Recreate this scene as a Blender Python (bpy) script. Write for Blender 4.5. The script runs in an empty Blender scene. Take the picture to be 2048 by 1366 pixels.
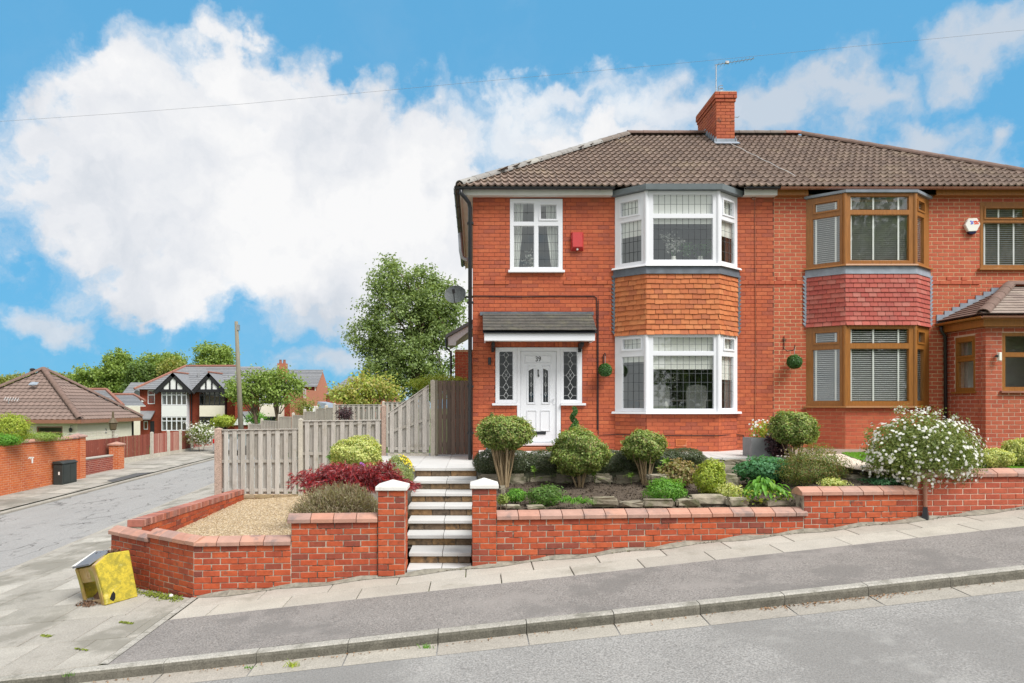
import bpy, bmesh, math, random
import numpy as np
from mathutils import Vector, Matrix

random.seed(7)
RNG = np.random.default_rng(11)
sc = bpy.context.scene
COL = sc.collection
R = math.radians

# ---------------------------------------------------------------- camera
F, CX, CY = 1365.0, 950.0, 812.0          # focal length and principal point of the 2048 px wide photograph
cam = bpy.data.cameras.new('camera')
cam.sensor_width = 36.0
cam.lens = 36.0 * F / 2048
cam.shift_x = (1024 - CX) / 2048
cam.shift_y = (CY - 683) / 2048
cam.clip_start = 0.1
cam.clip_end = 3000
camo = bpy.data.objects.new('camera', cam)
COL.objects.link(camo)
camo.location = (0, 0, 0)
camo.rotation_euler = (R(90), 0, 0)
sc.camera = camo

# ---------------------------------------------------------------- sun, exposure
SUN_DIR = Vector((0.45, -0.42, 0.80)).normalized()      # towards the sun: high, right of and behind the camera, veiled by thin cloud
sl = bpy.data.lights.new('sun', 'SUN')
sl.energy = 2.0
sl.angle = R(32)
sl.color = (1.0, 0.975, 0.935)
so = bpy.data.objects.new('sun', sl)
COL.objects.link(so)
so.rotation_euler = SUN_DIR.to_track_quat('Z', 'Y').to_euler()
so.location = SUN_DIR * 60

sc.view_settings.view_transform = 'Standard'
sc.view_settings.look = 'None'
sc.view_settings.exposure = 1.3
sc.view_settings.gamma = 1.0
sc.cycles.use_denoising = True
sc.cycles.max_bounces = 6
sc.cycles.diffuse_bounces = 3
sc.cycles.transparent_max_bounces = 16
sc.cycles.caustics_reflective = False
sc.cycles.caustics_refractive = False


# ---------------------------------------------------------------- node helper
class NT:
    def __init__(s, tree):
        s.t = tree
        s.n = tree.nodes
        s.l = tree.links
        s.n.clear()

    def new(s, typ, inp=None, **kw):
        nd = s.n.new(typ)
        for k, v in kw.items():
            setattr(nd, k, v)
        if inp:
            for k, v in inp.items():
                s.set(nd.inputs[k], v)
        return nd

    def set(s, sock, v):
        if isinstance(v, bpy.types.NodeSocket):
            s.l.new(v, sock)
        elif isinstance(v, bpy.types.Node):
            s.l.new(v.outputs[0], sock)
        else:
            sock.default_value = v

    def math(s, op, a, b=None, c=None, clamp=False):
        nd = s.new('ShaderNodeMath', operation=op, use_clamp=clamp)
        s.set(nd.inputs[0], a)
        if b is not None:
            s.set(nd.inputs[1], b)
        if c is not None:
            s.set(nd.inputs[2], c)
        return nd.outputs[0]

    def vec(s, op, a, b=None, out=0):
        nd = s.new('ShaderNodeVectorMath', operation=op)
        s.set(nd.inputs[0], a)
        if b is not None:
            s.set(nd.inputs['Scale'] if op == 'SCALE' else nd.inputs[1], b)
        return nd.outputs[out]

    def mix(s, fac, a, b, blend='MIX'):
        nd = s.new('ShaderNodeMix', data_type='RGBA', blend_type=blend)
        s.set(nd.inputs[0], fac)
        s.set(nd.inputs[6], a)
        s.set(nd.inputs[7], b)
        return nd.outputs[2]

    def noise(s, vec, scale, detail=3.0, rough=0.55, out=0):
        nd = s.new('ShaderNodeTexNoise', {'Vector': vec, 'Scale': scale, 'Detail': detail, 'Roughness': rough})
        return nd.outputs[out]

    def maprange(s, v, a, b, c=0.0, d=1.0, smooth=False):
        nd = s.new('ShaderNodeMapRange', {0: v, 1: a, 2: b, 3: c, 4: d})
        if smooth:
            nd.interpolation_type = 'SMOOTHSTEP'
        return nd.outputs[0]

    def ramp(s, fac, cols):
        nd = s.new('ShaderNodeValToRGB', {0: fac})
        el = nd.color_ramp.elements
        while len(el) > 1:
            el.remove(el[-1])
        for i, c in enumerate(cols):
            pos = i / max(1, len(cols) - 1) if len(c) == 3 else c[3]
            e = el[0] if i == 0 else el.new(pos)
            e.position = pos
            e.color = (c[0], c[1], c[2], 1)
        return nd.outputs[0]


# ---------------------------------------------------------------- sky: physical sky with cumulus
world = bpy.data.worlds.new('World')
sc.world = world
world.use_nodes = True
N = NT(world.node_tree)
wout = N.new('ShaderNodeOutputWorld')
sky = N.new('ShaderNodeTexSky')
sky.sky_type = 'NISHITA'
sky.sun_disc = False
sky.sun_elevation = math.asin(SUN_DIR.z)
sky.sun_rotation = math.atan2(SUN_DIR.x, SUN_DIR.y)
sky.altitude = 100
sky.air_density = 1.0
sky.dust_density = 0.3
sky.ozone_density = 1.2
flat = N.new('ShaderNodeGamma', {0: sky.outputs[0], 1: 0.15})          # evens out the physical sky's bright rim
blue = N.mix(1.0, flat.outputs[0], (0.63, 1.92, 3.05, 1), 'MULTIPLY')
bg_sky = N.new('ShaderNodeBackground', {'Color': blue, 'Strength': 0.081})
tc = N.new('ShaderNodeTexCoord')
d = N.vec('NORMALIZE', tc.outputs['Generated'])
n1 = N.noise(d, 5.0, 4, 0.55, 1)
n2 = N.noise(d, 17.0, 5, 0.6, 1)
warp = N.vec('ADD', N.vec('SCALE', N.vec('SUBTRACT', n1, (0.5, 0.5, 0.5)), 0.20),
             N.vec('SCALE', N.vec('SUBTRACT', n2, (0.5, 0.5, 0.5)), 0.085))
dw = N.vec('ADD', d, warp)
# cumulus heaps: direction (as it stands over the houses) and angular size
CLOUDS = [(330, 285, 190, 120), (195, 315, 125, 100), (490, 195, 95, 75), (250, 205, 90, 65), (650, 260, 150, 95), (470, 420, 380, 170), (600, 540, 150, 80),
          (205, 440, 140, 105), (800, 420, 200, 170), (850, 330, 120, 80), (820, 600, 200, 170), (330, 560, 160, 60), (1180, 420, 200, 150)]
WISPS = [(1080, 300, 260, 75), (930, 290, 150, 80), (900, 700, 220, 120), (1330, 260, 170, 70), (1540, 225, 190, 75), (1690, 190, 150, 40), (1880, 230, 90, 40), (1860, 300, 170, 50), (1960, 85, 110, 55), (640, 735, 130, 50), (650, 640, 150, 40), (120, 620, 60, 45),
         (2050, 200, 50, 40), (1500, 420, 300, 120), (2000, 380, 200, 60), (1130, 215, 200, 40)]
def heap(lst, src):
    best = None
    for (x, y, rx, ry) in lst:
        v = Vector(((x - CX) / F, 1, (CY - y) / F))
        s_ = 1 / v.length
        v.normalize()
        rx2, rz2 = rx / F * s_ * 1.2, ry / F * s_ * 1.2
        q = N.vec('LENGTH', N.vec('MULTIPLY', N.vec('SUBTRACT', src, tuple(v)), (1 / rx2, 1 / max(rx2, rz2), 1 / rz2)), out=1)
        f = N.math('SUBTRACT', 1.0, q)
        best = f if best is None else N.math('SMOOTH_MAX', best, f, 0.25)
    return best
best = heap(CLOUDS, dw)
wisp = heap(WISPS, dw)
# unseen near-overcast cloud elsewhere, thickened to whiten fill light and window reflections
sp = N.new('ShaderNodeSeparateXYZ', {0: d})
den = N.math('ADD', N.math('MAXIMUM', sp.outputs[2], 0.0), 0.22)
pl = N.new('ShaderNodeCombineXYZ', {0: N.math('DIVIDE', sp.outputs[0], den), 1: N.math('DIVIDE', sp.outputs[1], den), 2: 0.0})
gen = N.maprange(N.noise(pl, 1.15, 6, 0.6), 0.29, 0.48, -0.4, 0.9)
front = N.maprange(sp.outputs[1], 0.45, 0.62, 0.0, 1.0, True)      # the heaps listed above stand over the houses, this field elsewhere
best = N.math('MAXIMUM', best, N.math('SUBTRACT', gen, N.math('MULTIPLY', front, 1.6)))
fine = N.math('SUBTRACT', N.noise(dw, 14.0, 6, 0.58), 0.5)
mask = N.maprange(N.math('ADD', best, N.math('MULTIPLY', fine, 1.0)), -0.18, 0.33, 0.0, 1.0, True)
wm = N.maprange(N.math('ADD', wisp, N.math('MULTIPLY', fine, 1.6)), -0.15, 0.75, 0.0, 0.85, True)
thin = N.maprange(N.noise(dw, 3.2, 6, 0.6), 0.48, 0.75, 0.0, 0.25, True)
mask = N.math('MAXIMUM', N.math('MAXIMUM', mask, wm), N.math('MULTIPLY', thin, N.maprange(sp.outputs[2], 0.02, 0.3, 1.0, 0.3)))
body = N.noise(dw, 5.0, 6, 0.55)
ccol = N.ramp(N.maprange(N.math('ADD', body, N.math('MULTIPLY', best, 0.18)), 0.36, 0.66), [(0.66, 0.71, 0.78), (0.84, 0.86, 0.90), (0.98, 0.98, 0.985)])
bg_cl = N.new('ShaderNodeBackground', {'Color': ccol, 'Strength': 0.395})
mx = N.new('ShaderNodeMixShader', {0: mask, 1: bg_sky.outputs[0], 2: bg_cl.outputs[0]})
N.l.new(mx.outputs[0], wout.inputs[0])

# ---------------------------------------------------------------- geometry helpers
def P(x, y, Y):
    return Vector(((x - CX) * Y / F, Y, (CY - y) * Y / F))

def PX(x, Y):
    return (x - CX) * Y / F

def PZ(y, Y):
    return (CY - y) * Y / F

def clamp(v, a, b):
    return max(a, min(b, v))

def sstep(a, b, v):
    t = clamp((v - a) / (b - a), 0, 1)
    return t * t * (3 - 2 * t)

def g(X, Y):
    """height of the ground: the street climbs to the right, the side street lies across its foot"""
    z = -2.243 + 0.0883 * clamp(X, -13, 30) + 0.02 * (clamp(Y, -25, 45) - 9.4)
    return z - 1.3 * sstep(45, 62, Y)

def kerbY(X):
    return 6.8 + 0.06 * (X + 3.6)

def wallY(X):
    return 9.37 + 0.075 * (X + 1.7)

WM = {}
def link(name, data, parent=None):
    o = bpy.data.objects.new(name, data)
    COL.objects.link(o)
    if parent is not None:
        o.parent = parent
        if parent.name in WM:
            o.matrix_parent_inverse = Matrix.Translation(-WM[parent.name])
    return o

def tag(o, label, cat, group=None, kind=None):
    o['label'] = label
    o['category'] = cat
    if group:
        o['group'] = group
    if kind:
        o['kind'] = kind
    return o

def thing(name, loc, label, cat, group=None):
    o = bpy.data.objects.new(name, None)
    COL.objects.link(o)
    o.location = loc
    o.empty_display_size = 0.2
    WM[o.name] = Vector(loc)
    return tag(o, label, cat, group)

def part_empty(name, parent):
    """a part that only carries its own pieces"""
    o = link(name, None, parent)
    return o

def structure(o):
    o['kind'] = 'structure'
    return o

def stuff(o):
    o['kind'] = 'stuff'
    return o

def npmesh(name, v, f, mat=None, smooth=False):
    v = np.asarray(v, dtype=np.float32).reshape(-1, 3)
    me = bpy.data.meshes.new(name)
    if isinstance(f, np.ndarray):
        k = f.shape[1]
        me.vertices.add(len(v))
        me.vertices.foreach_set('co', v.ravel())
        me.loops.add(f.size)
        me.loops.foreach_set('vertex_index', f.astype(np.int32).ravel())
        me.polygons.add(len(f))
        me.polygons.foreach_set('loop_start', np.arange(0, f.size, k, dtype=np.int32))
        me.update(calc_edges=True)
    else:
        me.from_pydata(v.tolist(), [], f)
        me.update()
    if mat is not None:
        me.materials.append(mat)
    if smooth:
        me.polygons.foreach_set('use_smooth', [True] * len(me.polygons))
    return me

BOXF = [(0, 3, 2, 1), (4, 5, 6, 7), (0, 1, 5, 4), (1, 2, 6, 5), (2, 3, 7, 6), (3, 0, 4, 7)]

class MB:
    """collects shapes, builds one mesh object"""
    def __init__(s):
        s.v, s.f = [], []

    def add(s, vs, fs):
        b = len(s.v)
        s.v += [tuple(p) for p in vs]
        s.f += [tuple(i + b for i in q) for q in fs]
        return s

    def box(s, x0, x1, y0, y1, z0, z1):
        return s.add([(x0, y0, z0), (x1, y0, z0), (x1, y1, z0), (x0, y1, z0), (x0, y0, z1), (x1, y0, z1), (x1, y1, z1), (x0, y1, z1)], BOXF)

    def obox(s, O, U, V, W, a):
        """box in a frame: a = (u0,u1,v0,v1,w0,w1)"""
        u0, u1, v0, v1, w0, w1 = a
        pts = [(u0, v0, w0), (u1, v0, w0), (u1, v1, w0), (u0, v1, w0), (u0, v0, w1), (u1, v0, w1), (u1, v1, w1), (u0, v1, w1)]
        vs = [O + U * p[0] + V * p[1] + W * p[2] for p in pts]
        fl = U.cross(V).dot(W) < 0
        return s.add(vs, [tuple(reversed(q)) for q in BOXF] if fl else BOXF)

    def prism(s, pts, vec):
        """polygon of 3-D points swept along vec"""
        n = len(pts)
        vec = Vector(vec)
        pts = [Vector(p) for p in pts]
        vs = pts + [p + vec for p in pts]
        fs = [tuple(reversed(range(n))), tuple(range(n, 2 * n))]
        fs += [(i, (i + 1) % n, n + (i + 1) % n, n + i) for i in range(n)]
        return s.add(vs, fs)

    def tube(s, pts, rad, n=8, cap=True):
        pts = [Vector(p) for p in pts]
        rads = rad if isinstance(rad, (list, tuple)) else [rad] * len(pts)
        b = len(s.v)
        prev = None
        for i, p in enumerate(pts):
            t = (pts[min(i + 1, len(pts) - 1)] - pts[max(i - 1, 0)]).normalized()
            a = prev if prev is not None else (Vector((0, 0, 1)) if abs(t.z) < 0.9 else Vector((1, 0, 0)))
            x = (a - t * a.dot(t)).normalized()
            y = t.cross(x)
            prev = x
            for k in range(n):
                an = 2 * math.pi * k / n
                s.v.append(tuple(p + (x * math.cos(an) + y * math.sin(an)) * rads[i]))
        for i in range(len(pts) - 1):
            for k in range(n):
                s.f.append((b + i * n + k, b + i * n + (k + 1) % n, b + (i + 1) * n + (k + 1) % n, b + (i + 1) * n + k))
        if cap:
            s.f.append(tuple(b + k for k in reversed(range(n))))
            s.f.append(tuple(b + (len(pts) - 1) * n + k for k in range(n)))
        return s

    def lathe(s, c, prof, n=16, axis='Z'):
        c = Vector(c)
        b = len(s.v)
        for (r, h) in prof:
            for k in range(n):
                an = 2 * math.pi * k / n
                if axis == 'Z':
                    q = (r * math.cos(an), r * math.sin(an), h)
                else:
                    q = (r * math.cos(an), h, r * math.sin(an))
                s.v.append(tuple(c + Vector(q)))
        for i in range(len(prof) - 1):
            for k in range(n):
                s.f.append((b + i * n + k, b + i * n + (k + 1) % n, b + (i + 1) * n + (k + 1) % n, b + (i + 1) * n + k))
        s.f.append(tuple(b + k for k in reversed(range(n))))
        s.f.append(tuple(b + (len(prof) - 1) * n + k for k in range(n)))
        return s

    def quad(s, *p):
        return s.add(p, [tuple(range(len(p)))])

    def mesh(s, name, mat, smooth=False):
        me = npmesh(name, s.v, s.f, mat, smooth)
        return me

    def build(s, name, mat, parent=None, smooth=False, bevel=0.0):
        me = s.mesh(name, mat, smooth)
        bm = bmesh.new()
        bm.from_mesh(me)
        bmesh.ops.recalc_face_normals(bm, faces=bm.faces)
        if bevel > 0:
            bmesh.ops.bevel(bm, geom=[e for e in bm.edges], offset=bevel, segments=1, affect='EDGES', clamp_overlap=True)
        bm.to_mesh(me)
        bm.free()
        return link(name, me, parent)

def holes_boxes(w0, w1, h0, h1, holes):
    """rectangles left of (w0..w1 x h0..h1) once holes (u0,u1,v0,v1) are taken out"""
    us = sorted({w0, w1} | {clamp(h[0], w0, w1) for h in holes} | {clamp(h[1], w0, w1) for h in holes})
    vs = sorted({h0, h1} | {clamp(h[2], h0, h1) for h in holes} | {clamp(h[3], h0, h1) for h in holes})
    out = []
    for j in range(len(vs) - 1):
        run = None
        for i in range(len(us) - 1):
            cu, cv = (us[i] + us[i + 1]) / 2, (vs[j] + vs[j + 1]) / 2
            inside = any(h[0] < cu < h[1] and h[2] < cv < h[3] for h in holes)
            if inside or us[i + 1] - us[i] < 1e-5 or vs[j + 1] - vs[j] < 1e-5:
                if run:
                    out.append(run)
                run = None
            else:
                run = (run[0], us[i + 1], vs[j], vs[j + 1]) if run else (us[i], us[i + 1], vs[j], vs[j + 1])
        if run:
            out.append(run)
    return out

# ---------------------------------------------------------------- materials
def newmat(name):
    m = bpy.data.materials.new(name)
    m.use_nodes = True
    return m, NT(m.node_tree)

def rnd_value(N):
    a = N.new('ShaderNodeObjectInfo').outputs['Random']
    b = N.new('ShaderNodeNewGeometry').outputs['Random Per Island']
    return N.math('FRACT', N.math('ADD', a, b))

def surf(name, cols, rough=0.8, nv=0.12, ns=6.0, stretch=(1, 1, 1), stain=None, stain_scale=1.5, stain_amt=0.5, stain_lo=0.55, stain_hi=0.75,
         bump=0.0, bs=60.0, spec=0.3, metal=0.0, transl=None, fine=0.0, fs=120.0, stain2=None, s2=(3.0, 0.6, 0.7, 0.6), coat=0.0, grain=None):
    """procedural surface: colours picked per piece, mottled by noise, stained in patches"""
    m, N = newmat(name)
    out = N.new('ShaderNodeOutputMaterial')
    geo = N.new('ShaderNodeNewGeometry')
    pos = N.vec('MULTIPLY', geo.outputs['Position'], stretch)
    r = rnd_value(N)
    col = N.ramp(r, cols) if len(cols) > 1 else None
    if col is None:
        rgb = N.new('ShaderNodeRGB')
        rgb.outputs[0].default_value = (*cols[0][:3], 1)
        col = rgb.outputs[0]
    off = N.vec('ADD', pos, N.vec('SCALE', (3.1, 7.7, 5.3), N.math('MULTIPLY', r, 9.0)))
    if nv > 0:
        n = N.noise(off, ns, 4, 0.6)
        k = N.maprange(n, 0.25, 0.75, 1 - nv, 1 + nv)
        col = N.mix(1.0, col, N.new('ShaderNodeCombineColor', {0: k, 1: k, 2: k}).outputs[0], 'MULTIPLY')
    if fine > 0:
        n = N.noise(pos, fs, 2, 0.7)
        k = N.maprange(n, 0.3, 0.7, 1 - fine, 1 + fine)
        col = N.mix(1.0, col, N.new('ShaderNodeCombineColor', {0: k, 1: k, 2: k}).outputs[0], 'MULTIPLY')
    if stain:
        n = N.noise(geo.outputs['Position'], stain_scale, 5, 0.65)
        col = N.mix(N.math('MULTIPLY', N.maprange(n, stain_lo, stain_hi, 0, 1, True), stain_amt), col, (*stain, 1))
    if stain2:
        n = N.noise(N.vec('ADD', geo.outputs['Position'], (11.0, 4.0, 8.0)), s2[0], 5, 0.65)
        col = N.mix(N.math('MULTIPLY', N.maprange(n, s2[1], s2[2], 0, 1, True), s2[3]), col, (*stain2, 1))
    bs_ = N.new('ShaderNodeBsdfPrincipled', {'Base Color': col, 'Roughness': rough, 'Metallic': metal})
    bs_.inputs['Specular IOR Level'].default_value = spec
    if coat:
        bs_.inputs['Coat Weight'].default_value = coat
        bs_.inputs['Coat Roughness'].default_value = 0.1
    if bump > 0:
        h = N.noise(pos, bs, 5, 0.6)
        bp = N.new('ShaderNodeBump', {'Strength': bump, 'Distance': 0.01, 'Height': h})
        N.l.new(bp.outputs[0], bs_.inputs['Normal'])
    sh = bs_.outputs[0]
    if transl:
        tr = N.new('ShaderNodeBsdfTranslucent', {'Color': N.mix(1.0, col, (*transl, 1), 'MULTIPLY')})
        sh = N.new('ShaderNodeMixShader', {0: 0.38, 1: sh, 2: tr.outputs[0]}).outputs[0]
    N.l.new(sh, out.inputs[0])
    return m

def leafmat(name, cols, rough=0.5, nv=0.25, ns=3.0, spec=0.35):
    cols = [tuple(min(.75, q * 1.75) for q in c) for c in cols]
    return surf(name, cols, rough=rough, nv=nv, ns=ns, spec=spec, transl=(1.35, 1.3, 0.7))

MAT = {}
MAT['brick'] = surf('brick_red', [(.43, .098, .042), (.48, .118, .050), (.38, .086, .042), (.50, .135, .058), (.45, .108, .046), (.33, .085, .050), (.46, .11, .045), (.41, .10, .05)],
                    rough=.75, nv=.16, ns=14, stain=(.36, .105, .065), stain_scale=.9, stain_amt=.5, stain_lo=.5, stain_hi=.72, bump=.25, bs=120,
                    stain2=(.46, .24, .17), s2=(5.0, .66, .74, .55), fine=.10, fs=260)
MAT['brick_neighbour'] = surf('brick_red_neighbour', [(.43, .095, .048), (.47, .108, .054), (.41, .086, .045), (.49, .125, .06), (.45, .10, .048)],
                              rough=.75, nv=.14, ns=14, stain=(.36, .085, .050), stain_scale=.8, stain_amt=.5, stain_lo=.5, stain_hi=.7, bump=.25, bs=120, fine=.10, fs=260,
                              stain2=(.50, .20, .10), s2=(2.5, .64, .74, .5))
MAT['brick_porch'] = surf('brick_porch', [(.40, .095, .052), (.44, .11, .06), (.37, .085, .05), (.43, .12, .065)], rough=.8, nv=.14, ns=14, bump=.25, bs=120, fine=.1, fs=260)
MAT['brick_garden'] = surf('brick_garden', [(.40, .074, .028), (.44, .090, .032), (.34, .062, .028), (.46, .105, .040), (.38, .070, .028), (.20, .055, .038), (.42, .082, .030), (.29, .062, .034)],
                           rough=.72, nv=.22, ns=12, stain=(.10, .055, .045), stain_scale=4.5, stain_amt=.75, stain_lo=.62, stain_hi=.72, bump=.35, bs=90,
                           stain2=(.40, .30, .26), s2=(9.0, .68, .74, .5), fine=.12, fs=220)
MAT['brick_garden_b'] = surf('brick_garden_pale', [(.38, .085, .045), (.41, .10, .052), (.35, .075, .042), (.40, .09, .046)], rough=.75, nv=.18, ns=12, bump=.3, bs=90,
                             stain=(.16, .08, .06), stain_scale=4.0, stain_amt=.6, stain_lo=.63, stain_hi=.74, stain2=(.5, .45, .42), s2=(7.0, .69, .75, .7), fine=.1, fs=220)
MAT['brick_orange'] = surf('brick_orange', [(.50, .135, .045), (.54, .155, .052), (.46, .115, .042), (.55, .175, .07)], rough=.8, nv=.15, ns=10, bump=.25, bs=80,
                           stain=(.62, .40, .30), stain_scale=3.0, stain_amt=.55, stain_lo=.64, stain_hi=.74)
MAT['brick_far'] = surf('brick_far', [(.27, .055, .03), (.31, .066, .035), (.24, .05, .03)], rough=.85, nv=.2, ns=8)
MAT['brick_far_b'] = surf('brick_far_pale', [(.44, .16, .10), (.46, .19, .12), (.40, .14, .09)], rough=.85, nv=.2, ns=8)
MAT['brick_dark'] = surf('brick_dark', [(.26, .06, .045), (.22, .05, .04), (.30, .075, .05)], rough=.85, nv=.2, ns=8)
MAT['mortar_red'] = surf('mortar_red', [(.24, .06, .036)], rough=.95, nv=.35, ns=7, stain=(.09, .03, .024), stain_scale=2.2, stain_amt=.85, stain_lo=.44, stain_hi=.58, bump=.3)
MAT['mortar_buff'] = surf('mortar_buff', [(.58, .40, .24)], rough=.95, nv=.25, ns=9, bump=.3)
MAT['mortar_grey'] = surf('mortar_grey', [(.40, .345, .275)], rough=.95, nv=.4, ns=6, stain=(.08, .065, .05), stain_scale=4.0, stain_amt=.9, stain_lo=.5, stain_hi=.6, bump=.4)
MAT['mortar_pale'] = surf('mortar_pale', [(.60, .45, .35)], rough=.95, nv=.2, ns=9)
MAT['coping'] = surf('coping_tile', [(.42, .205, .140), (.45, .235, .170), (.37, .195, .145), (.46, .25, .18), (.34, .21, .17), (.40, .24, .19)], rough=.55, nv=.15, ns=8, spec=.5,
                     stain=(.17, .13, .12), stain_scale=3.2, stain_amt=.75, stain_lo=.52, stain_hi=.68, bump=.3, bs=70)
MAT['cap'] = surf('cap_white', [(.68, .67, .635)], rough=.7, nv=.08, ns=5, stain=(.42, .40, .34), stain_scale=4, stain_amt=.5, stain_lo=.6, stain_hi=.72, bump=.2)
MAT['upvc'] = surf('white_upvc', [(.735, .75, .785)], rough=.32, nv=.02, ns=2, spec=.5)
MAT['white_wood'] = surf('white_paint', [(.70, .69, .65)], rough=.5, nv=.06, ns=3)
MAT['oak'] = surf('oak_upvc', [(.29, .115, .022)], rough=.42, nv=.28, ns=7, stretch=(9, 9, .7), spec=.5)
MAT['black'] = surf('black_plastic', [(.018, .020, .024)], rough=.35, nv=.2, ns=5, spec=.5)
MAT['brown_gutter'] = surf('brown_gutter', [(.27, .12, .075)], rough=.25, nv=.12, ns=4, spec=.7)
MAT['lead'] = surf('lead_sheet', [(.105, .125, .15)], rough=.55, nv=.3, ns=5, spec=.5, bump=.2, bs=20)
MAT['lead_pale'] = surf('lead_sheet_pale', [(.25, .29, .34)], rough=.5, nv=.25, ns=5, spec=.5, bump=.2, bs=20)
MAT['felt'] = surf('bay_roof_felt', [(.17, .20, .215)], rough=.6, nv=.15, ns=4)
MAT['came'] = surf('lead_came', [(.10, .11, .115)], rough=.5, nv=.1)
MAT['came_pale'] = surf('lead_came_pale', [(.62, .64, .64)], rough=.4, nv=.1)
MAT['roof_tile'] = surf('roof_tile_brown', [(.190, .140, .114), (.216, .158, .128), (.158, .117, .098), (.236, .176, .143), (.198, .145, .118)], rough=.85, nv=.22, ns=9, bump=.35, bs=80,
                        stain=(.31, .245, .175), stain_scale=1.1, stain_amt=.6, stain_lo=.52, stain_hi=.72, stain2=(.13, .12, .045), s2=(9.0, .66, .74, .6), fine=.2, fs=90)
MAT['roof_bung'] = surf('roof_tile_bungalow', [(.195, .142, .12), (.215, .155, .132), (.175, .128, .11)], rough=.85, nv=.15, ns=4)
MAT['ridge'] = surf('ridge_tile', [(.145, .120, .105), (.18, .15, .13), (.12, .10, .09)], rough=.85, nv=.2, ns=8, bump=.3, stain=(.30, .30, .27), stain_scale=3, stain_amt=.6, stain_lo=.55, stain_hi=.7)
MAT['ridge_brown'] = surf('ridge_tile_brown', [(.155, .105, .085), (.18, .12, .10)], rough=.85, nv=.2, ns=8, bump=.3)
MAT['ridge_pale'] = surf('hip_cement', [(.30, .29, .27), (.25, .24, .23), (.34, .33, .30)], rough=.9, nv=.2, ns=10, bump=.4, stain=(.1, .1, .08), stain_scale=8, stain_amt=.6)
MAT['ridge_red'] = surf('ridge_tile_red', [(.30, .14, .10), (.26, .12, .09)], rough=.85, nv=.2, ns=6)
MAT['slate'] = surf('slate_grey', [(.185, .19, .20), (.21, .215, .225), (.16, .165, .175)], rough=.7, nv=.2, ns=5)
MAT['canopy_slate'] = surf('canopy_slate', [(.075, .072, .066), (.09, .085, .075), (.065, .065, .06)], rough=.8, nv=.25, ns=10, bump=.3, stain=(.13, .125, .085), stain_scale=3, stain_amt=.6, stain_lo=.5, stain_hi=.7)
MAT['clay'] = surf('hung_tile_orange', [(.47, .145, .052), (.51, .170, .062), (.42, .122, .048), (.55, .205, .080), (.45, .136, .050), (.39, .126, .058)], rough=.75, nv=.14, ns=10, bump=.25,
                   stain=(.33, .13, .07), stain_scale=2.5, stain_amt=.5, fine=.08)
MAT['clay_red'] = surf('hung_tile_red', [(.38, .085, .066), (.41, .10, .075), (.35, .076, .062), (.40, .115, .09), (.43, .15, .12)], rough=.75, nv=.14, ns=10, bump=.25, stain=(.24, .09, .075), stain_scale=2.0, stain_amt=.5)
MAT['concrete'] = surf('concrete', [(.42, .40, .36)], rough=.9, nv=.12, ns=6, fine=.12, fs=70, bump=.25, stain=(.30, .28, .24), stain_scale=3, stain_amt=.4)
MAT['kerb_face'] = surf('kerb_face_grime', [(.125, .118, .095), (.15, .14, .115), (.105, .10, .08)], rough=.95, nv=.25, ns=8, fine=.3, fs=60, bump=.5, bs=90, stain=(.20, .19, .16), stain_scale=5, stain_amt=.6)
MAT['kerb'] = surf('kerb_stone', [(.33, .315, .28), (.36, .345, .31), (.30, .285, .25)], rough=.92, nv=.14, ns=5, fine=.3, fs=60, bump=.5, bs=90, stain=(.12, .115, .09), stain_scale=4, stain_amt=.6, stain_lo=.5, stain_hi=.7)
MAT['flag'] = surf('paving_flag', [(.375, .35, .305), (.405, .38, .335), (.35, .325, .285), (.39, .365, .315), (.42, .395, .35)], rough=.92, nv=.10, ns=2.5, fine=.20, fs=75, bump=.35, bs=90,
                   stain=(.235, .22, .18), stain_scale=1.0, stain_amt=.55, stain_lo=.54, stain_hi=.68)
MAT['flag_dark'] = surf('paving_flag_dark', [(.29, .275, .24), (.33, .31, .275), (.37, .35, .31), (.32, .30, .265), (.43, .41, .365)], rough=.92, nv=.12, ns=2.5, fine=.25, fs=70, bump=.35, bs=90,
                        stain=(.19, .18, .15), stain_scale=.7, stain_amt=.75, stain_lo=.47, stain_hi=.6)
MAT['channel'] = surf('channel_block', [(.33, .30, .26), (.30, .28, .245), (.35, .325, .28)], rough=.92, nv=.12, ns=4, fine=.22, fs=60, bump=.35)
MAT['tarmac'] = surf('footway_tarmac', [(.215, .20, .188)], rough=.9, nv=.12, ns=1.3, fine=.45, fs=52, bump=.7, bs=80, stain2=(.15, .142, .135), s2=(1.1, .5, .62, .6), stain=(.27, .25, .235), stain_scale=.8, stain_amt=.6, stain_lo=.5, stain_hi=.66)
MAT['road'] = surf('road_asphalt', [(.268, .262, .252)], rough=.88, nv=.14, ns=.7, fine=.42, fs=52, bump=.8, bs=70, stain=(.20, .195, .187), stain_scale=.45, stain_amt=.7, stain_lo=.46, stain_hi=.62, spec=.25, stain2=(.33, .325, .31), s2=(1.4, .55, .68, .5))
MAT['slab'] = surf('porcelain_slab', [(.53, .525, .51), (.565, .56, .545), (.50, .495, .48)], rough=.6, nv=.05, ns=3, fine=.03)
MAT['slab_edge'] = surf('slab_edge', [(.30, .285, .25)], rough=.9, nv=.3, ns=6, bump=.3)
MAT['riser'] = surf('stone_riser', [(.20, .135, .075), (.15, .11, .075), (.24, .15, .07), (.13, .10, .075), (.27, .16, .075)], rough=.95, nv=.4, ns=14, bump=.7, bs=45, stain=(.06, .05, .04), stain_scale=6, stain_amt=.8, stain_lo=.5, stain_hi=.65)
MAT['rock'] = surf('rockery_stone', [(.27, .235, .175), (.23, .205, .155), (.31, .275, .21), (.20, .18, .135)], rough=.95, nv=.3, ns=9, bump=.8, bs=30, stain=(.10, .11, .05), stain_scale=3.5, stain_amt=.75, stain_lo=.5, stain_hi=.66)
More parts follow.
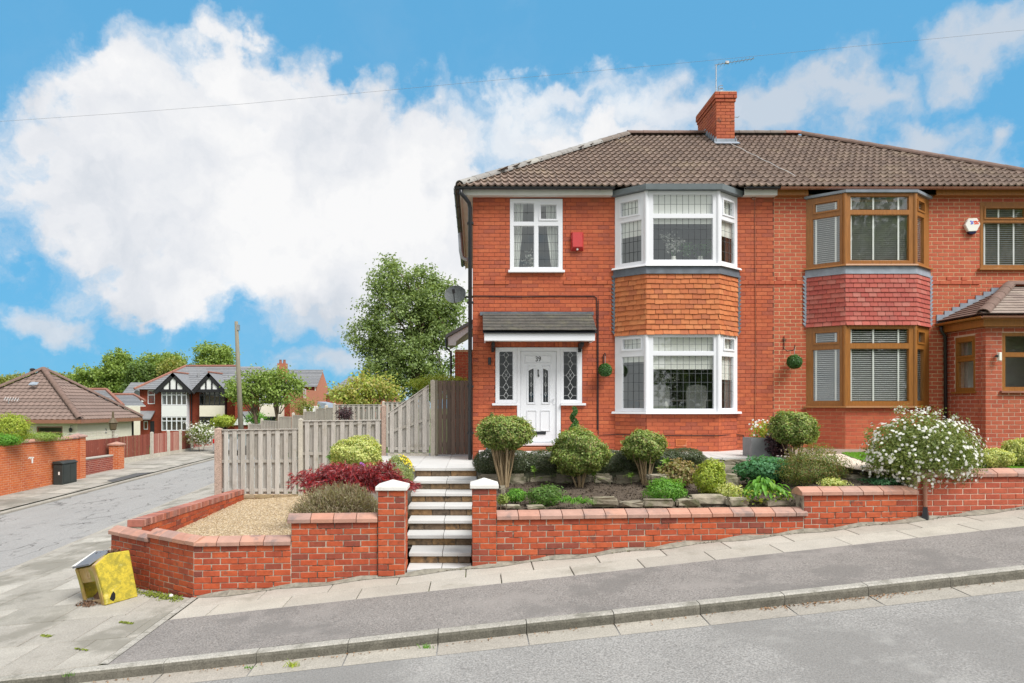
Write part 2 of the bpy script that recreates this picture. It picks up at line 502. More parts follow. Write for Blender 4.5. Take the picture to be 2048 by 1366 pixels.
MAT['soil'] = surf('garden_soil', [(.085, .066, .05)], rough=1, nv=.4, ns=25, bump=1, bs=60, fine=.6, fs=70)
MAT['gravel'] = surf('gold_gravel', [(.37, .275, .16)], rough=.95, nv=.2, ns=4, fine=.5, fs=55, bump=1, bs=55)
MAT['pebble'] = surf('gold_pebble', [(.39, .285, .16), (.46, .37, .24), (.31, .215, .12), (.51, .42, .30), (.36, .28, .185), (.26, .19, .12)], rough=.85, nv=.1, ns=30)
MAT['lawn'] = surf('lawn_green', [(.10, .22, .025)], rough=.9, nv=.2, ns=3, fine=.3, fs=70, bump=.5)
MAT['field'] = surf('rough_grass', [(.09, .14, .035)], rough=1, nv=.3, ns=.2, fine=.2, fs=3)
MAT['fence'] = surf('weathered_fence', [(.44, .415, .38), (.49, .46, .425), (.40, .375, .335), (.52, .49, .45), (.42, .39, .35)], rough=.9, nv=.22, ns=4, stretch=(14, 14, .9), bump=.5, bs=10,
                    stain=(.27, .235, .17), stain_scale=3.0, stain_amt=.5, stain_lo=.55, stain_hi=.7, stain2=(.20, .21, .09), s2=(2.2, .64, .76, .5))
MAT['fence_pale'] = surf('pale_fence', [(.55, .51, .44), (.60, .56, .48), (.50, .46, .39)], rough=.9, nv=.15, ns=4, stretch=(12, 12, .8))
MAT['gate'] = surf('dark_gate', [(.145, .11, .09), (.165, .125, .10), (.12, .095, .078), (.18, .14, .115)], rough=.85, nv=.3, ns=4, stretch=(14, 14, .9), bump=.4, bs=10)
MAT['red_fence'] = surf('red_fence', [(.21, .05, .034), (.25, .07, .045), (.17, .042, .03), (.24, .11, .06)], rough=.85, nv=.3, ns=5, stretch=(10, 10, .8), stain=(.42, .25, .19), stain_scale=6, stain_amt=.5, stain_lo=.6, stain_hi=.7)
MAT['red_fence_worn'] = surf('red_fence_worn', [(.36, .13, .10), (.28, .075, .055), (.44, .24, .19), (.31, .09, .07)], rough=.85, nv=.3, ns=5, stretch=(10, 10, .8))
MAT['post'] = surf('concrete_post', [(.50, .47, .40), (.46, .42, .36)], rough=.95, nv=.15, ns=6, fine=.2, fs=60, bump=.3)
MAT['post_pink'] = surf('aggregate_post', [(.45, .33, .27)], rough=.95, nv=.15, ns=8, fine=.45, fs=70, bump=.6, stain=(.18, .13, .11), stain_scale=60, stain_amt=.8, stain_lo=.56, stain_hi=.62)
MAT['stone_base'] = surf('stone_plinth', [(.34, .26, .15), (.38, .30, .18), (.29, .22, .13), (.43, .36, .26)], rough=.95, nv=.3, ns=10, bump=.7, bs=35)
MAT['render'] = surf('cream_render', [(.74, .70, .58)], rough=.9, nv=.06, ns=3)
MAT['render_white'] = surf('white_render', [(.74, .75, .74)], rough=.9, nv=.04, ns=3)
MAT['timber_black'] = surf('black_timber', [(.02, .02, .022)], rough=.6, nv=.1)
MAT['bark'] = surf('bark', [(.14, .105, .07), (.17, .13, .09)], rough=.95, nv=.35, ns=9, stretch=(1, 1, .3), bump=.6, bs=25)
MAT['stem'] = surf('pale_stem', [(.36, .27, .16), (.31, .23, .135), (.41, .32, .20)], rough=.9, nv=.3, ns=20, stretch=(1, 1, .3), bump=.4)
MAT['pole'] = surf('pole_wood', [(.215, .195, .15)], rough=.9, nv=.25, ns=5, stretch=(10, 10, .5), bump=.3)
MAT['bin_yellow'] = surf('bin_yellow', [(.47, .37, .035)], rough=.65, nv=.12, ns=7, fine=.2, fs=60, stain=(.22, .20, .03), stain_scale=13, stain_amt=.7, stain_lo=.42, stain_hi=.62, stain2=(.62, .56, .22), s2=(6.0, .58, .7, .6), bump=.3)
MAT['bin_front'] = surf('bin_faded', [(.40, .27, .085)], rough=.75, nv=.2, ns=8, stain=(.50, .38, .20), stain_scale=5, stain_amt=.7, stain_lo=.45, stain_hi=.65, stain2=(.30, .30, .05), s2=(4.0, .5, .62, .7))
MAT['bin_rim'] = surf('bin_rim', [(.50, .36, .20)], rough=.8, nv=.2, ns=10)
MAT['slate_board'] = surf('lid_board', [(.17, .18, .20)], rough=.55, nv=.12, ns=5)
MAT['debris'] = surf('debris', [(.16, .085, .05), (.22, .13, .08), (.11, .07, .05)], rough=1, nv=.4, ns=20)
MAT['alarm_red'] = surf('alarm_red', [(.46, .035, .035)], rough=.3, nv=.04, spec=.6)
MAT['alarm_white'] = surf('alarm_white', [(.80, .79, .73)], rough=.4, nv=.03)
MAT['ink_red'] = surf('ink_red', [(.75, .10, .05)], rough=.5, nv=.0)
MAT['ink_blue'] = surf('ink_blue', [(.20, .22, .62)], rough=.5, nv=.0)
MAT['navy'] = surf('navy_lens', [(.012, .015, .05)], rough=.2, nv=.0, spec=.6)
MAT['steel'] = surf('galvanised_steel', [(.38, .39, .40)], rough=.45, nv=.15, ns=6, metal=.7)
MAT['dish'] = surf('dish_mesh', [(.075, .085, .085)], rough=.6, nv=.5, ns=30, spec=.4)
MAT['cabinet'] = surf('cabinet_green', [(.035, .042, .040)], rough=.5, nv=.2, ns=4)
MAT['planter'] = surf('grey_planter', [(.25, .255, .265)], rough=.8, nv=.15, ns=6, fine=.15, bump=.2)
MAT['blind'] = surf('roller_blind', [(.82, .82, .77)], rough=.9, nv=.03)
MAT['curtain'] = surf('curtain', [(.72, .73, .69)], rough=.95, nv=.08, ns=5)
MAT['curtain_brown'] = surf('curtain_brown', [(.30, .22, .18)], rough=.95, nv=.1)
MAT['slat'] = surf('blind_slat', [(.85, .86, .84)], rough=.5, nv=.02)
MAT['room'] = surf('room_wall', [(.42, .41, .39)], rough=.95, nv=.05)
MAT['room_warm'] = surf('room_wall_warm', [(.40, .33, .27)], rough=.95, nv=.1)
MAT['chair'] = surf('chair_fabric', [(.36, .36, .34)], rough=.9, nv=.1)
MAT['petal'] = surf('white_petal', [(.82, .82, .78), (.78, .78, .72)], rough=.7, nv=.04, transl=(1, 1, 1))
MAT['petal_yellow'] = surf('yellow_petal', [(.78, .62, .03), (.70, .58, .05)], rough=.7, nv=.05)
MAT['car_paint'] = surf('car_grey', [(.34, .36, .38)], rough=.25, nv=.02, coat=.6)
MAT['rubber'] = surf('rubber', [(.015, .015, .015)], rough=.8, nv=.1)
MAT['tail'] = surf('tail_lamp', [(.45, .015, .015)], rough=.2, nv=0)
MAT['white_mark'] = surf('white_mark', [(.75, .74, .71)], rough=.8, nv=.05)
MAT['terracotta'] = surf('terracotta', [(.36, .12, .055), (.30, .10, .05)], rough=.85, nv=.1)
MAT['dark_void'] = surf('dark_void', [(.012, .012, .013)], rough=.9, nv=0)
MAT['moss'] = surf('moss', [(.16, .20, .03), (.22, .26, .05)], rough=1, nv=.3, ns=20)

def glassmat(name, tint=(.90, .94, .93), refl=.06):
    m, N = newmat(name)
    out = N.new('ShaderNodeOutputMaterial')
    tr = N.new('ShaderNodeBsdfTransparent', {0: (*tint, 1)})
    geo = N.new('ShaderNodeNewGeometry')
    h = N.noise(geo.outputs['Position'], 2.2, 2, 0.5)
    bp = N.new('ShaderNodeBump', {'Strength': .03, 'Distance': .02, 'Height': h})
    gl = N.new('ShaderNodeBsdfGlossy', {'Color': (.92, .97, .96, 1), 'Roughness': .02, 'Normal': bp.outputs[0]})
    lw = N.new('ShaderNodeLayerWeight', {0: .5})
    fac = N.math('ADD', N.math('MULTIPLY', N.math('POWER', lw.outputs['Facing'], 5.0), .8), refl, clamp=True)
    mx = N.new('ShaderNodeMixShader', {0: fac, 1: tr.outputs[0], 2: gl.outputs[0]})
    N.l.new(mx.outputs[0], out.inputs[0])
    return m
MAT['glass'] = glassmat('window_glass', (.96, .98, .97), refl=.15)
MAT['glass_dark'] = glassmat('window_glass_dark', (.7, .75, .73), .05)

# leaves
LM = {}
LM['privet'] = leafmat('leaf_privet', [(.12, .19, .04), (.20, .26, .065), (.07, .12, .025), (.30, .34, .13), (.16, .18, .06), (.10, .18, .04), (.25, .20, .09), (.05, .08, .025), (.22, .30, .075)], nv=.4, ns=9)
LM['box'] = leafmat('leaf_box', [(.040, .062, .026), (.055, .080, .032), (.030, .048, .022), (.11, .115, .075), (.05, .07, .03)], rough=.35, spec=.5)
LM['bright'] = leafmat('leaf_bright', [(.075, .19, .022), (.10, .23, .03), (.055, .15, .02), (.14, .25, .04)])
LM['mid'] = leafmat('leaf_mid', [(.06, .13, .025), (.085, .16, .035), (.045, .10, .022), (.11, .17, .04)])
LM['deep'] = leafmat('leaf_deep', [(.04, .105, .025), (.055, .13, .035), (.03, .08, .02)], rough=.35, spec=.5)
LM['yellow'] = leafmat('leaf_yellowgreen', [(.20, .26, .03), (.26, .30, .045), (.14, .21, .03), (.30, .31, .06)])
LM['varieg'] = leafmat('leaf_variegated', [(.30, .33, .10), (.38, .39, .15), (.15, .22, .05), (.44, .42, .20), (.22, .27, .06)])
LM['red'] = leafmat('leaf_acer', [(.15, .014, .022), (.25, .022, .028), (.05, .010, .018), (.36, .03, .034), (.10, .022, .03), (.30, .12, .13), (.07, .02, .028), (.40, .07, .07)], nv=.45, ns=9, rough=.35, spec=.6)
LM['heather'] = leafmat('leaf_heather', [(.16, .125, .085), (.21, .175, .12), (.09, .07, .048), (.28, .245, .17), (.14, .15, .06), (.22, .20, .14)], nv=.3)
LM['purple'] = leafmat('leaf_purple', [(.035, .018, .025), (.05, .022, .032), (.03, .02, .026), (.07, .03, .035)])
LM['bronze'] = leafmat('leaf_bronze', [(.16, .15, .05), (.20, .14, .07), (.12, .14, .04), (.24, .17, .09), (.10, .12, .03)])
LM['nandina'] = leafmat('leaf_nandina', [(.09, .13, .03), (.12, .15, .04), (.07, .105, .026), (.15, .15, .05), (.22, .13, .06)])
LM['sage'] = leafmat('leaf_sage', [(.20, .24, .085), (.17, .22, .09), (.24, .27, .10)])
LM['rose'] = leafmat('leaf_rose', [(.11, .15, .04), (.16, .19, .06), (.075, .115, .03), (.22, .24, .10)])
LM['teal'] = leafmat('leaf_teal', [(.055, .15, .065), (.07, .18, .08), (.04, .12, .055)])
LM['tree'] = leafmat('leaf_tree', [(.065, .105, .026), (.085, .13, .034), (.048, .082, .022), (.11, .15, .042)])
LM['tree_light'] = leafmat('leaf_tree_light', [(.14, .20, .045), (.18, .24, .06), (.10, .16, .035), (.21, .26, .08)])
LM['tree_warm'] = leafmat('leaf_tree_warm', [(.16, .18, .045), (.20, .20, .05), (.13, .15, .04), (.10, .14, .03)])
LM['maple'] = leafmat('leaf_maple', [(.21, .26, .055), (.26, .30, .07), (.16, .21, .05), (.30, .26, .09), (.23, .22, .06)])
LM['birch'] = leafmat('leaf_birch', [(.115, .165, .055), (.155, .208, .075), (.09, .135, .045), (.20, .25, .10), (.11, .16, .055)])
LM['fern'] = leafmat('leaf_fern', [(.11, .20, .03), (.14, .23, .04)])

# ---------------------------------------------------------------- repeated pieces
_cache = {}
def chamfer_box(lx, ly, lz, b, key, mat):
    k = (key, round(lx, 3), round(ly, 3), round(lz, 3))
    if k not in _cache:
        bm = bmesh.new()
        bmesh.ops.create_cube(bm, size=1.0, matrix=Matrix.Diagonal((lx, ly, lz, 1)))
        bmesh.ops.translate(bm, verts=bm.verts, vec=(0, ly / 2, 0))
        if b > 0:
            ed = [e for e in bm.edges if all(v.co.y < 1e-6 for v in e.verts)]
            bmesh.ops.bevel(bm, geom=ed, offset=b, segments=1, affect='EDGES')
        me = bpy.data.meshes.new(key)
        bm.to_mesh(me)
        bm.free()
        me.materials.append(mat)
        _cache[k] = me
    return _cache[k]

def place(name, me, parent, O, U, Yl, V):
    o = link(name, me, parent)
    m = Matrix.Identity(4)
    for i, a in enumerate((U, Yl, V)):
        for r in range(3):
            m[r][i] = a[r]
    for r in range(3):
        m[r][3] = O[r]
    o.matrix_basis = m
    return o

def mass(name, items, mat, parent):
    """many pieces joined: items = (mesh, matrix 4x4)"""
    vs, fs, b = [], [], 0
    tm = {}
    for me, M4 in items:
        if me.name not in tm:
            a = np.empty(len(me.vertices) * 3, dtype=np.float32)
            me.vertices.foreach_get('co', a)
            tm[me.name] = (a.reshape(-1, 3), [tuple(p.vertices) for p in me.polygons])
        a, f = tm[me.name]
        m = np.array(M4, dtype=np.float32)
        vs.append(a @ m[:3, :3].T + m[:3, 3])
        fs += [tuple(i + b for i in q) for q in f]
        b += len(a)
    return link(name, npmesh(name, np.concatenate(vs), fs, mat), parent)

def basis(O, U, Yl, V):
    m = Matrix.Identity(4)
    for i, a in enumerate((U, Yl, V)):
        for r in range(3):
            m[r][i] = a[r]
    for r in range(3):
        m[r][3] = O[r]
    return m

def bricks(part, O, U, V, L, H, mat, holes=(), v0=0.0, unit=.235, course=.084, joint=.010, depth=.10, limit=300, proud=0.0, keep=None,
           name='brick', piece='brick', half=True, cham=.004, prio=None, jitter=.0015, bond=0.5, both=False):
    """courses of brick on the plane O + u U + v V, faces to U x V"""
    U, V = U.normalized(), V.normalized()
    Yl = V.cross(U)
    out = []
    row = 0
    v = v0
    while v < H - 0.01:
        h = min(course, H - v)
        if h < .02:
            break
        vc = v + h / 2
        cuts = [(0.0, L)]
        for (a0, a1, b0, b1) in holes:
            if b0 < vc < b1:
                nc = []
                for (c0, c1) in cuts:
                    if a1 <= c0 or a0 >= c1:
                        nc.append((c0, c1))
                    else:
                        if a0 > c0:
                            nc.append((c0, a0))
                        if a1 < c1:
                            nc.append((a1, c1))
                cuts = nc
        off = (row % 2) * unit * bond
        for (c0, c1) in cuts:
            k = math.floor((c0 - off) / unit)
            while off + k * unit < c1 - 1e-4:
                u0, u1 = max(c0, off + k * unit), min(c1, off + (k + 1) * unit)
                k += 1
                if u1 - u0 < .03:
                    continue
                if keep and not keep((u0 + u1) / 2, vc, u0, u1):
                    continue
                out.append((u0, u1, v, v + h))
        v += course
        row += 1
    if prio:
        out.sort(key=prio)
    else:
        random.shuffle(out)
        out.sort(key=lambda q: -(q[1] - q[0] > unit * .9))
    rest = []
    for i, (u0, u1, a, b) in enumerate(out):
        ln = round((u1 - u0 - joint) / .01) * .01
        hh = round(b - a - joint, 3)
        if ln < .02 or hh < .012:
            continue
        me = chamfer_box(ln, depth, hh, cham, piece + mat.name, mat)
        c = O + U * ((u0 + u1) / 2) + V * ((a + b) / 2) - Yl * (proud + random.uniform(-jitter, jitter))
        if i < limit:
            place(name, me, part, c, U, Yl, V)
        else:
            rest.append((me, basis(c, U, Yl, V)))
    if rest:
        stuff(mass(name + 's', rest, mat, part))
    return out

def wall_core(mb, O, U, V, L, H, holes=(), thick=.2, rec=.007, v0=0.0):
    U, V = U.normalized(), V.normalized()
    Yl = V.cross(U)
    for (a, b, c, d_) in holes_boxes(0, L, v0, H, list(holes)):
        mb.obox(O, U, V, Yl, (a, b, c, d_, rec, thick))

# ---------------------------------------------------------------- leaves
def unit(a):
    return a / np.maximum(np.linalg.norm(a, axis=1, keepdims=True), 1e-6)

def leaf_arrays(C, Nn, ln, wd, fold=.18, T=None):
    n = len(C)
    if T is None:
        T = RNG.normal(size=(n, 3))
    T = unit(T - Nn * np.sum(T * Nn, axis=1, keepdims=True))
    B = np.cross(Nn, T)
    ln = np.broadcast_to(ln, (n,))[:, None]
    wd = np.broadcast_to(wd, (n,))[:, None]
    v = np.stack([C - T * ln * .5, C + B * wd * .5 + Nn * ln * fold + T * ln * .08, C + T * ln * .5, C - B * wd * .5 + Nn * ln * fold + T * ln * .08], axis=1)
    return v.reshape(-1, 3)

def leaf_obj(name, C, Nn, ln, wd, mat, parent, fold=.18, T=None):
    v = leaf_arrays(C, Nn, ln, wd, fold, T)
    f = np.arange(len(v), dtype=np.int32).reshape(-1, 4)
    return link(name, npmesh(name, v, f, mat), parent)

def sphere_dirs(n):
    return unit(RNG.normal(size=(n, 3)))

def lump(D, seed, amp, k=4.0):
    r = np.random.default_rng(seed)
    s = np.zeros(len(D))
    for i in range(6):
        w = unit(r.normal(size=(1, 3)))[0] * k * r.uniform(.6, 1.6)
        s += np.sin(D @ w * 1.6 + r.uniform(0, 6.28))
    return 1 + amp * s / 2.4

def ball_points(n, c, r, shell=.82, seed=1, amp=.06, top=1.03, zmin=None):
    D = sphere_dirs(n)
    rad = (shell + (top - shell) * RNG.random(n) ** .6) * lump(D, seed, amp)
    rad = rad * lump(D, seed + 50, amp * .55, 13)
    C = np.array(c) + D * rad[:, None] * np.array(r)
    Nn = unit(D / np.array(r) * np.mean(r) + RNG.normal(size=(n, 3)) * .5 + np.array([0, 0, .25]))
    if zmin is not None:
        k = C[:, 2] > zmin
        C, Nn = C[k], Nn[k]
    return C, Nn

def clump_points(n, blobs, nclump, sigma, seed=1, fill=.35):
    """leaf clumps over and inside several lobes: uneven outline, gaps between clumps"""
    w = np.array([b[3] * b[4] + b[4] * b[5] + b[3] * b[5] for b in blobs])
    w = w / w.sum()
    bi = RNG.choice(len(blobs), nclump, p=w)
    B = np.array(blobs)[bi]
    D = sphere_dirs(nclump)
    rad = np.where(RNG.random(nclump) < fill, RNG.uniform(.25, .8, nclump), RNG.uniform(.82, 1.08, nclump))
    K = B[:, :3] + D * rad[:, None] * B[:, 3:6]
    ci = RNG.integers(0, nclump, n)
    sg = sigma * RNG.uniform(.55, 1.35, nclump)
    C = K[ci] + RNG.normal(size=(n, 3)) * sg[ci][:, None] * np.array([1, 1, .75])
    out = unit(C - B[ci][:, :3])
    Nn = unit(out * .5 + np.array([0, 0, .55]) + RNG.normal(size=(n, 3)) * .7)
    return C, Nn, K

def tree(name, label, base, blobs, n, ln, wd, leaf, trunk_r, nclump, sigma, group=None, limbs=14, trunk_top=None, bark='bark', lean=0.0, fork=.35, cat='tree', ltop=None):
    t = thing(name, base, label, cat, group)
    base = Vector(base)
    top = Vector(ltop) if ltop else Vector((np.mean([b[0] for b in blobs]), np.mean([b[1] for b in blobs]), np.mean([b[2] for b in blobs])))
    C, Nn, K = clump_points(n, blobs, nclump, sigma)
    mb = MB()
    mid = base.lerp(top, .5) + Vector((lean, 0, 0))
    pts = [base + Vector((0, 0, -.2)), base.lerp(mid, .5), mid, top]
    mb.tube(pts, [trunk_r * 1.15, trunk_r, trunk_r * .75, trunk_r * .35], 9)
    mb.build('trunk', MAT[bark], t, smooth=True)
    idx = RNG.choice(len(K), min(limbs, len(K)), replace=False)
    lb = MB()
    for i in idx:
        e = Vector(K[i])
        f0 = RNG.uniform(fork, .95)
        a = pts[1].lerp(mid, clamp(f0 * 2, 0, 1)) if f0 < .5 else mid.lerp(top, (f0 - .5) * 2)
        m1 = a.lerp(e, .5) + Vector((RNG.normal() * .1, RNG.normal() * .1, .12 * (e - a).length))
        r0 = trunk_r * RNG.uniform(.25, .5)
        lb.tube([a, m1, e], [r0, r0 * .6, r0 * .15], 6)
    lb.build('limbs', MAT[bark], t, smooth=True)
    leaf_obj('crown', C, Nn, ln * RNG.uniform(.7, 1.3, len(C)), wd * RNG.uniform(.7, 1.3, len(C)), LM[leaf], t)
    return t

def shrub(name, label, c, r, n, ln, wd, leaf, base_z, group=None, shell=.7, amp=.10, seed=3, stems=6, stem_r=.008, fold=.18, cat='shrub', zmin=None, nbias=None):
    t = thing(name, (c[0], c[1], base_z), label, cat, group)
    C, Nn = ball_points(n, c, r, shell, seed, amp, zmin=zmin)
    if nbias is not None:
        Nn = unit(Nn + np.array(nbias))
    leaf_obj('foliage', C, Nn, ln * RNG.uniform(.65, 1.35, len(C)), wd * RNG.uniform(.65, 1.35, len(C)), LM[leaf], t, fold)
    if stems:
        mb = MB()
        for i in range(stems):
            a = RNG.uniform(0, 6.28)
            e = Vector((c[0] + math.cos(a) * r[0] * .6, c[1] + math.sin(a) * r[1] * .6, c[2] + RNG.uniform(-.2, .5) * r[2]))
            b = Vector((c[0] + math.cos(a) * .05, c[1] + math.sin(a) * .05, base_z - .03))
            mb.tube([b, b.lerp(e, .5) + Vector((0, 0, .03)), e], [stem_r, stem_r * .8, stem_r * .4], 5)
        mb.build('stems', MAT['bark'], t)
    return t

# ================================================================ THE GROUND
def ground_sheet():
    xs = sorted(set([-900, -500, -300, -180, -120, -80, -60, -45, -35, -28, -24, -20, -17, -15, -13, -11, -9, -7, -5, -3, -1, 2, 5, 8, 12, 16, 22, 30, 45, 60, 90, 140, 220, 400, 900]))
    ys = sorted(set([-900, -500, -250, -120, -60, -40, -25, -18, -12, -8, -4, 0, 4, 6, 8, 10, 12, 15, 18, 22, 26, 30, 35, 40, 45, 48, 51, 54, 57, 60, 63, 68, 80, 100, 140, 200, 320, 600, 1200]))
    v = [(x, y, g(x, y) - .25) for y in ys for x in xs]
    n = len(xs)
    f = [(j * n + i, j * n + i + 1, (j + 1) * n + i + 1, (j + 1) * n + i) for j in range(len(ys) - 1) for i in range(n - 1)]
    structure(link('ground', npmesh('ground', v, f, MAT['field'])))
ground_sheet()

def strip(name, xs, fy0, fy1, dz, mat, ny=1):
    v, f = [], []
    for x in xs:
        for j in range(ny + 1):
            y = fy0(x) + (fy1(x) - fy0(x)) * j / ny
            v.append((x, y, g(x, y) + dz))
    for i in range(len(xs) - 1):
        for j in range(ny):
            a = i * (ny + 1) + j
            f.append((a, a + ny + 1, a + ny + 2, a + 1))
    return link(name, npmesh(name, v, f, mat))

def lin(a, b, n):
    return [a + (b - a) * i / n for i in range(n + 1)]

Xr = lambda Y: -8.35 - .085 * (Y - 11.8)          # kerb of the side street, near side
Xl = lambda Y: -14.25 - .004 * (Y - 20)           # and far side
# main road
structure(strip('road', lin(-60, -13, 8) + lin(-13, 30, 10)[1:] + [60], lambda x: -14.0, lambda x: kerbY(x) - .02, -.12, MAT['road'], 6))
# side street
MAT['road_side'] = None
def side_road_mat():
    m, N = newmat('road_side_cracked')
    out = N.new('ShaderNodeOutputMaterial')
    geo = N.new('ShaderNodeNewGeometry')
    p = geo.outputs['Position']
    c0 = N.mix(N.noise(p, .5, 4), (.24, .235, .228, 1), (.32, .312, .30, 1))
    k = N.maprange(N.noise(p, 40, 2, .7), .3, .7, .7, 1.3)
    c0 = N.mix(1.0, c0, N.new('ShaderNodeCombineColor', {0: k, 1: k, 2: k}).outputs[0], 'MULTIPLY')
    # long cracks and worn ridges running along the street
    q = N.vec('MULTIPLY', N.vec('ADD', p, N.vec('SCALE', N.noise(p, .9, 3, .6, 1), 1.6)), (1.5, .33, 1))
    vo = N.new('ShaderNodeTexVoronoi', {'Vector': q, 'Scale': 1.0}, feature='DISTANCE_TO_EDGE')
    cr = N.maprange(vo.outputs['Distance'], 0.0, .035, 1, 0)
    cr = N.math('MULTIPLY', cr, N.maprange(N.noise(p, .6, 3, .6), .45, .58, 0, 1))
    col = N.mix(N.math('MULTIPLY', cr, .85), c0, (.055, .05, .048, 1))
    h = N.math('SUBTRACT', N.math('MULTIPLY', N.noise(p, 70, 4, .6), .4), cr)
    bp = N.new('ShaderNodeBump', {'Strength': .6, 'Distance': .02, 'Height': h})
    b = N.new('ShaderNodeBsdfPrincipled', {'Base Color': col, 'Roughness': .88, 'Normal': bp.outputs[0]})
    N.l.new(b.outputs[0], out.inputs[0])
    return m
MAT['road_side'] = side_road_mat()
def ystrip(name, ys, fx0, fx1, dz, mat, nx=3):
    v, f = [], []
    for y in ys:
        for i in range(nx + 1):
            x = fx0(y) + (fx1(y) - fx0(y)) * i / nx
            v.append((x, y, g(x, y) + dz))
    for j in range(len(ys) - 1):
        for i in range(nx):
            a = j * (nx + 1) + i
            f.append((a, a + 1, a + nx + 2, a + nx + 1))
    return link(name, npmesh(name, v, f, mat))
YS = lin(6.4, 45, 26) + lin(45, 75, 10)[1:]
structure(ystrip('side_street', YS, lambda y: Xl(y) + .02, lambda y: Xr(y) - .02 + (3.0 * max(0, (11.8 - y) / 5.4) ** 2 if y < 11.8 else 0), -.114, MAT['road_side'], 4))

# footway bases (what shows in the joints) and surfaces
MAT['joint'] = surf('joint_dirt', [(.085, .08, .06)], rough=1, nv=.4, ns=20, stain=(.10, .14, .03), stain_scale=2.5, stain_amt=.9, stain_lo=.52, stain_hi=.62)
pav = structure(strip('pavement', lin(-3.8, 30, 12), lambda x: kerbY(x) + .02, lambda x: wallY(x) + .12, -.02, MAT['joint'], 2))
tar = strip('tarmac_strip', lin(-3.72, 30, 40), lambda x: kerbY(x) + .124, lambda x: wallY(x) - .95, .002, MAT['tarmac'], 3)
tar.parent = pav

def clip(poly, a, b, c):
    out = []
    for i in range(len(poly)):
        p, q = poly[i], poly[(i + 1) % len(poly)]
        dp, dq = a * p[0] + b * p[1] - c, a * q[0] + b * q[1] - c
        if dp <= 0:
            out.append(p)
        if dp * dq < 0:
            t = dp / (dp - dq)
            out.append((p[0] + (q[0] - p[0]) * t, p[1] + (q[1] - p[1]) * t))
    return out

def slab_piece(name, poly, parent, mat, dz=0.0, th=.05, tilt=.004):
    ax, ay = random.uniform(-tilt, tilt), random.uniform(-tilt, tilt)
    cx = sum(p[0] for p in poly) / len(poly)
    cy = sum(p[1] for p in poly) / len(poly)
    top = [Vector((p[0], p[1], g(*p) + dz + ax * (p[0] - cx) + ay * (p[1] - cy))) for p in poly]
    ins = []
    for p in top:
        dv = Vector((cx - p.x, cy - p.y, 0))
        ins.append(p + dv.normalized() * .006)
    n = len(poly)
    mb = MB()
    low = [p - Vector((0, 0, .006)) for p in top]
    bot = [p - Vector((0, 0, th)) for p in top]
    vs = ins + low + bot
    fs = [tuple(range(n))] + [(i, n + i, n + (i + 1) % n, (i + 1) % n) for i in range(n)] + [(n + i, 2 * n + i, 2 * n + (i + 1) % n, n + (i + 1) % n) for i in range(n)]
    mb.add(vs, fs)
    return mb.build(name, mat, parent)

# two rows of flags along the garden wall
for r in range(2):
    x = -3.72 + (0.0 if r == 0 else .43)
    k = 0
    first = True
    while x < 9.5:
        w = .91 + random.uniform(-.02, .02)
        x0 = x if not (first and r == 1) else -3.72
        x1 = x + w if not (first and r == 1) else x
        first = False
        y0 = lambda q: wallY(q) - .95 + (.475 if r == 0 else 0)
        gp = .006
        poly = [(x0 + gp, y0(x0) + gp), (x1 - gp, y0(x1) + gp), (x1 - gp, y0(x1) + .475 - gp), (x0 + gp, y0(x0) + .475 - gp)]
        slab_piece('paving_flag', poly, pav, MAT['flag'])
        x = x1
# the corner: bigger old flags between the chamfered wall and the side street
cor = structure(ystrip('corner_pavement', lin(6.93, 40, 20), lambda y: Xr(y) + (3.3 * max(0, (11.0 - y) / 4.3) ** 2 if y < 11 else 0) + .0, lambda y: -3.78 if y < 9.2 else (-3.78 - (y - 9.2) * 1.5 if y < 10.5 else -5.72 - .06 * (y - 10.5)), -.02, MAT['joint'], 2))
def in_corner(poly):
    # keep in front of chamfer / side wall, right of kerb
    p = clip(poly, 1, 0, -3.84)
    if len(p) > 2:
        p = clip(p, 1.27, 1.78, 1.27 * -3.8 + 1.78 * 9.17)          # chamfer line
    return p
yy = 6.86
row = 0
while yy < 34:
    hh = random.choice([.62, .76, .9])
    xx = -11.5 + (row % 3) * .31
    while xx < -3.8:
        w = random.choice([.62, .76, .92, .92])
        gp = .006
        poly = [(xx + gp, yy + gp), (xx + w - gp, yy + gp), (xx + w - gp, yy + hh - gp), (xx + gp, yy + hh - gp)]
        xx += w
        cy_ = yy + hh / 2
        kx = Xr(cy_) + (3.3 * max(0, (11.0 - cy_) / 4.3) ** 2 if cy_ < 11 else 0)
        poly = clip(poly, -1, 0, -(kx + .14))
        if len(poly) < 3:
            continue
        poly = clip(poly, .06, -1, .06 * 0 - (kerbY(0) + .15))
        if len(poly) < 3:
            continue
        if cy_ < 10.8:
            poly = in_corner(poly)
        else:
            poly = clip(poly, 1, .06, -5.72 + .06 * 10.5)
        if len(poly) < 3:
            continue
        ar = abs(sum(poly[i][0] * poly[(i + 1) % len(poly)][1] - poly[(i + 1) % len(poly)][0] * poly[i][1] for i in range(len(poly)))) / 2
        if ar < .04:
            continue
        slab_piece('paving_flag', poly, cor, MAT['flag_dark'], tilt=.006)
    yy += hh
    row += 1
# edging between flags and tarmac
e = MB()
for i in range(10):
    y0_, y1_ = 6.95 + i * .225, 6.95 + (i + 1) * .225 - .006
    e.add([(-3.82, y0_, g(-3.8, y0_) + .004), (-3.735, y0_, g(-3.8, y0_) + .004), (-3.735, y1_, g(-3.8, y1_) + .004), (-3.82, y1_, g(-3.8, y1_) + .004)], [(0, 1, 2, 3)])
e.build('edging_strip', MAT['kerb'], cor)

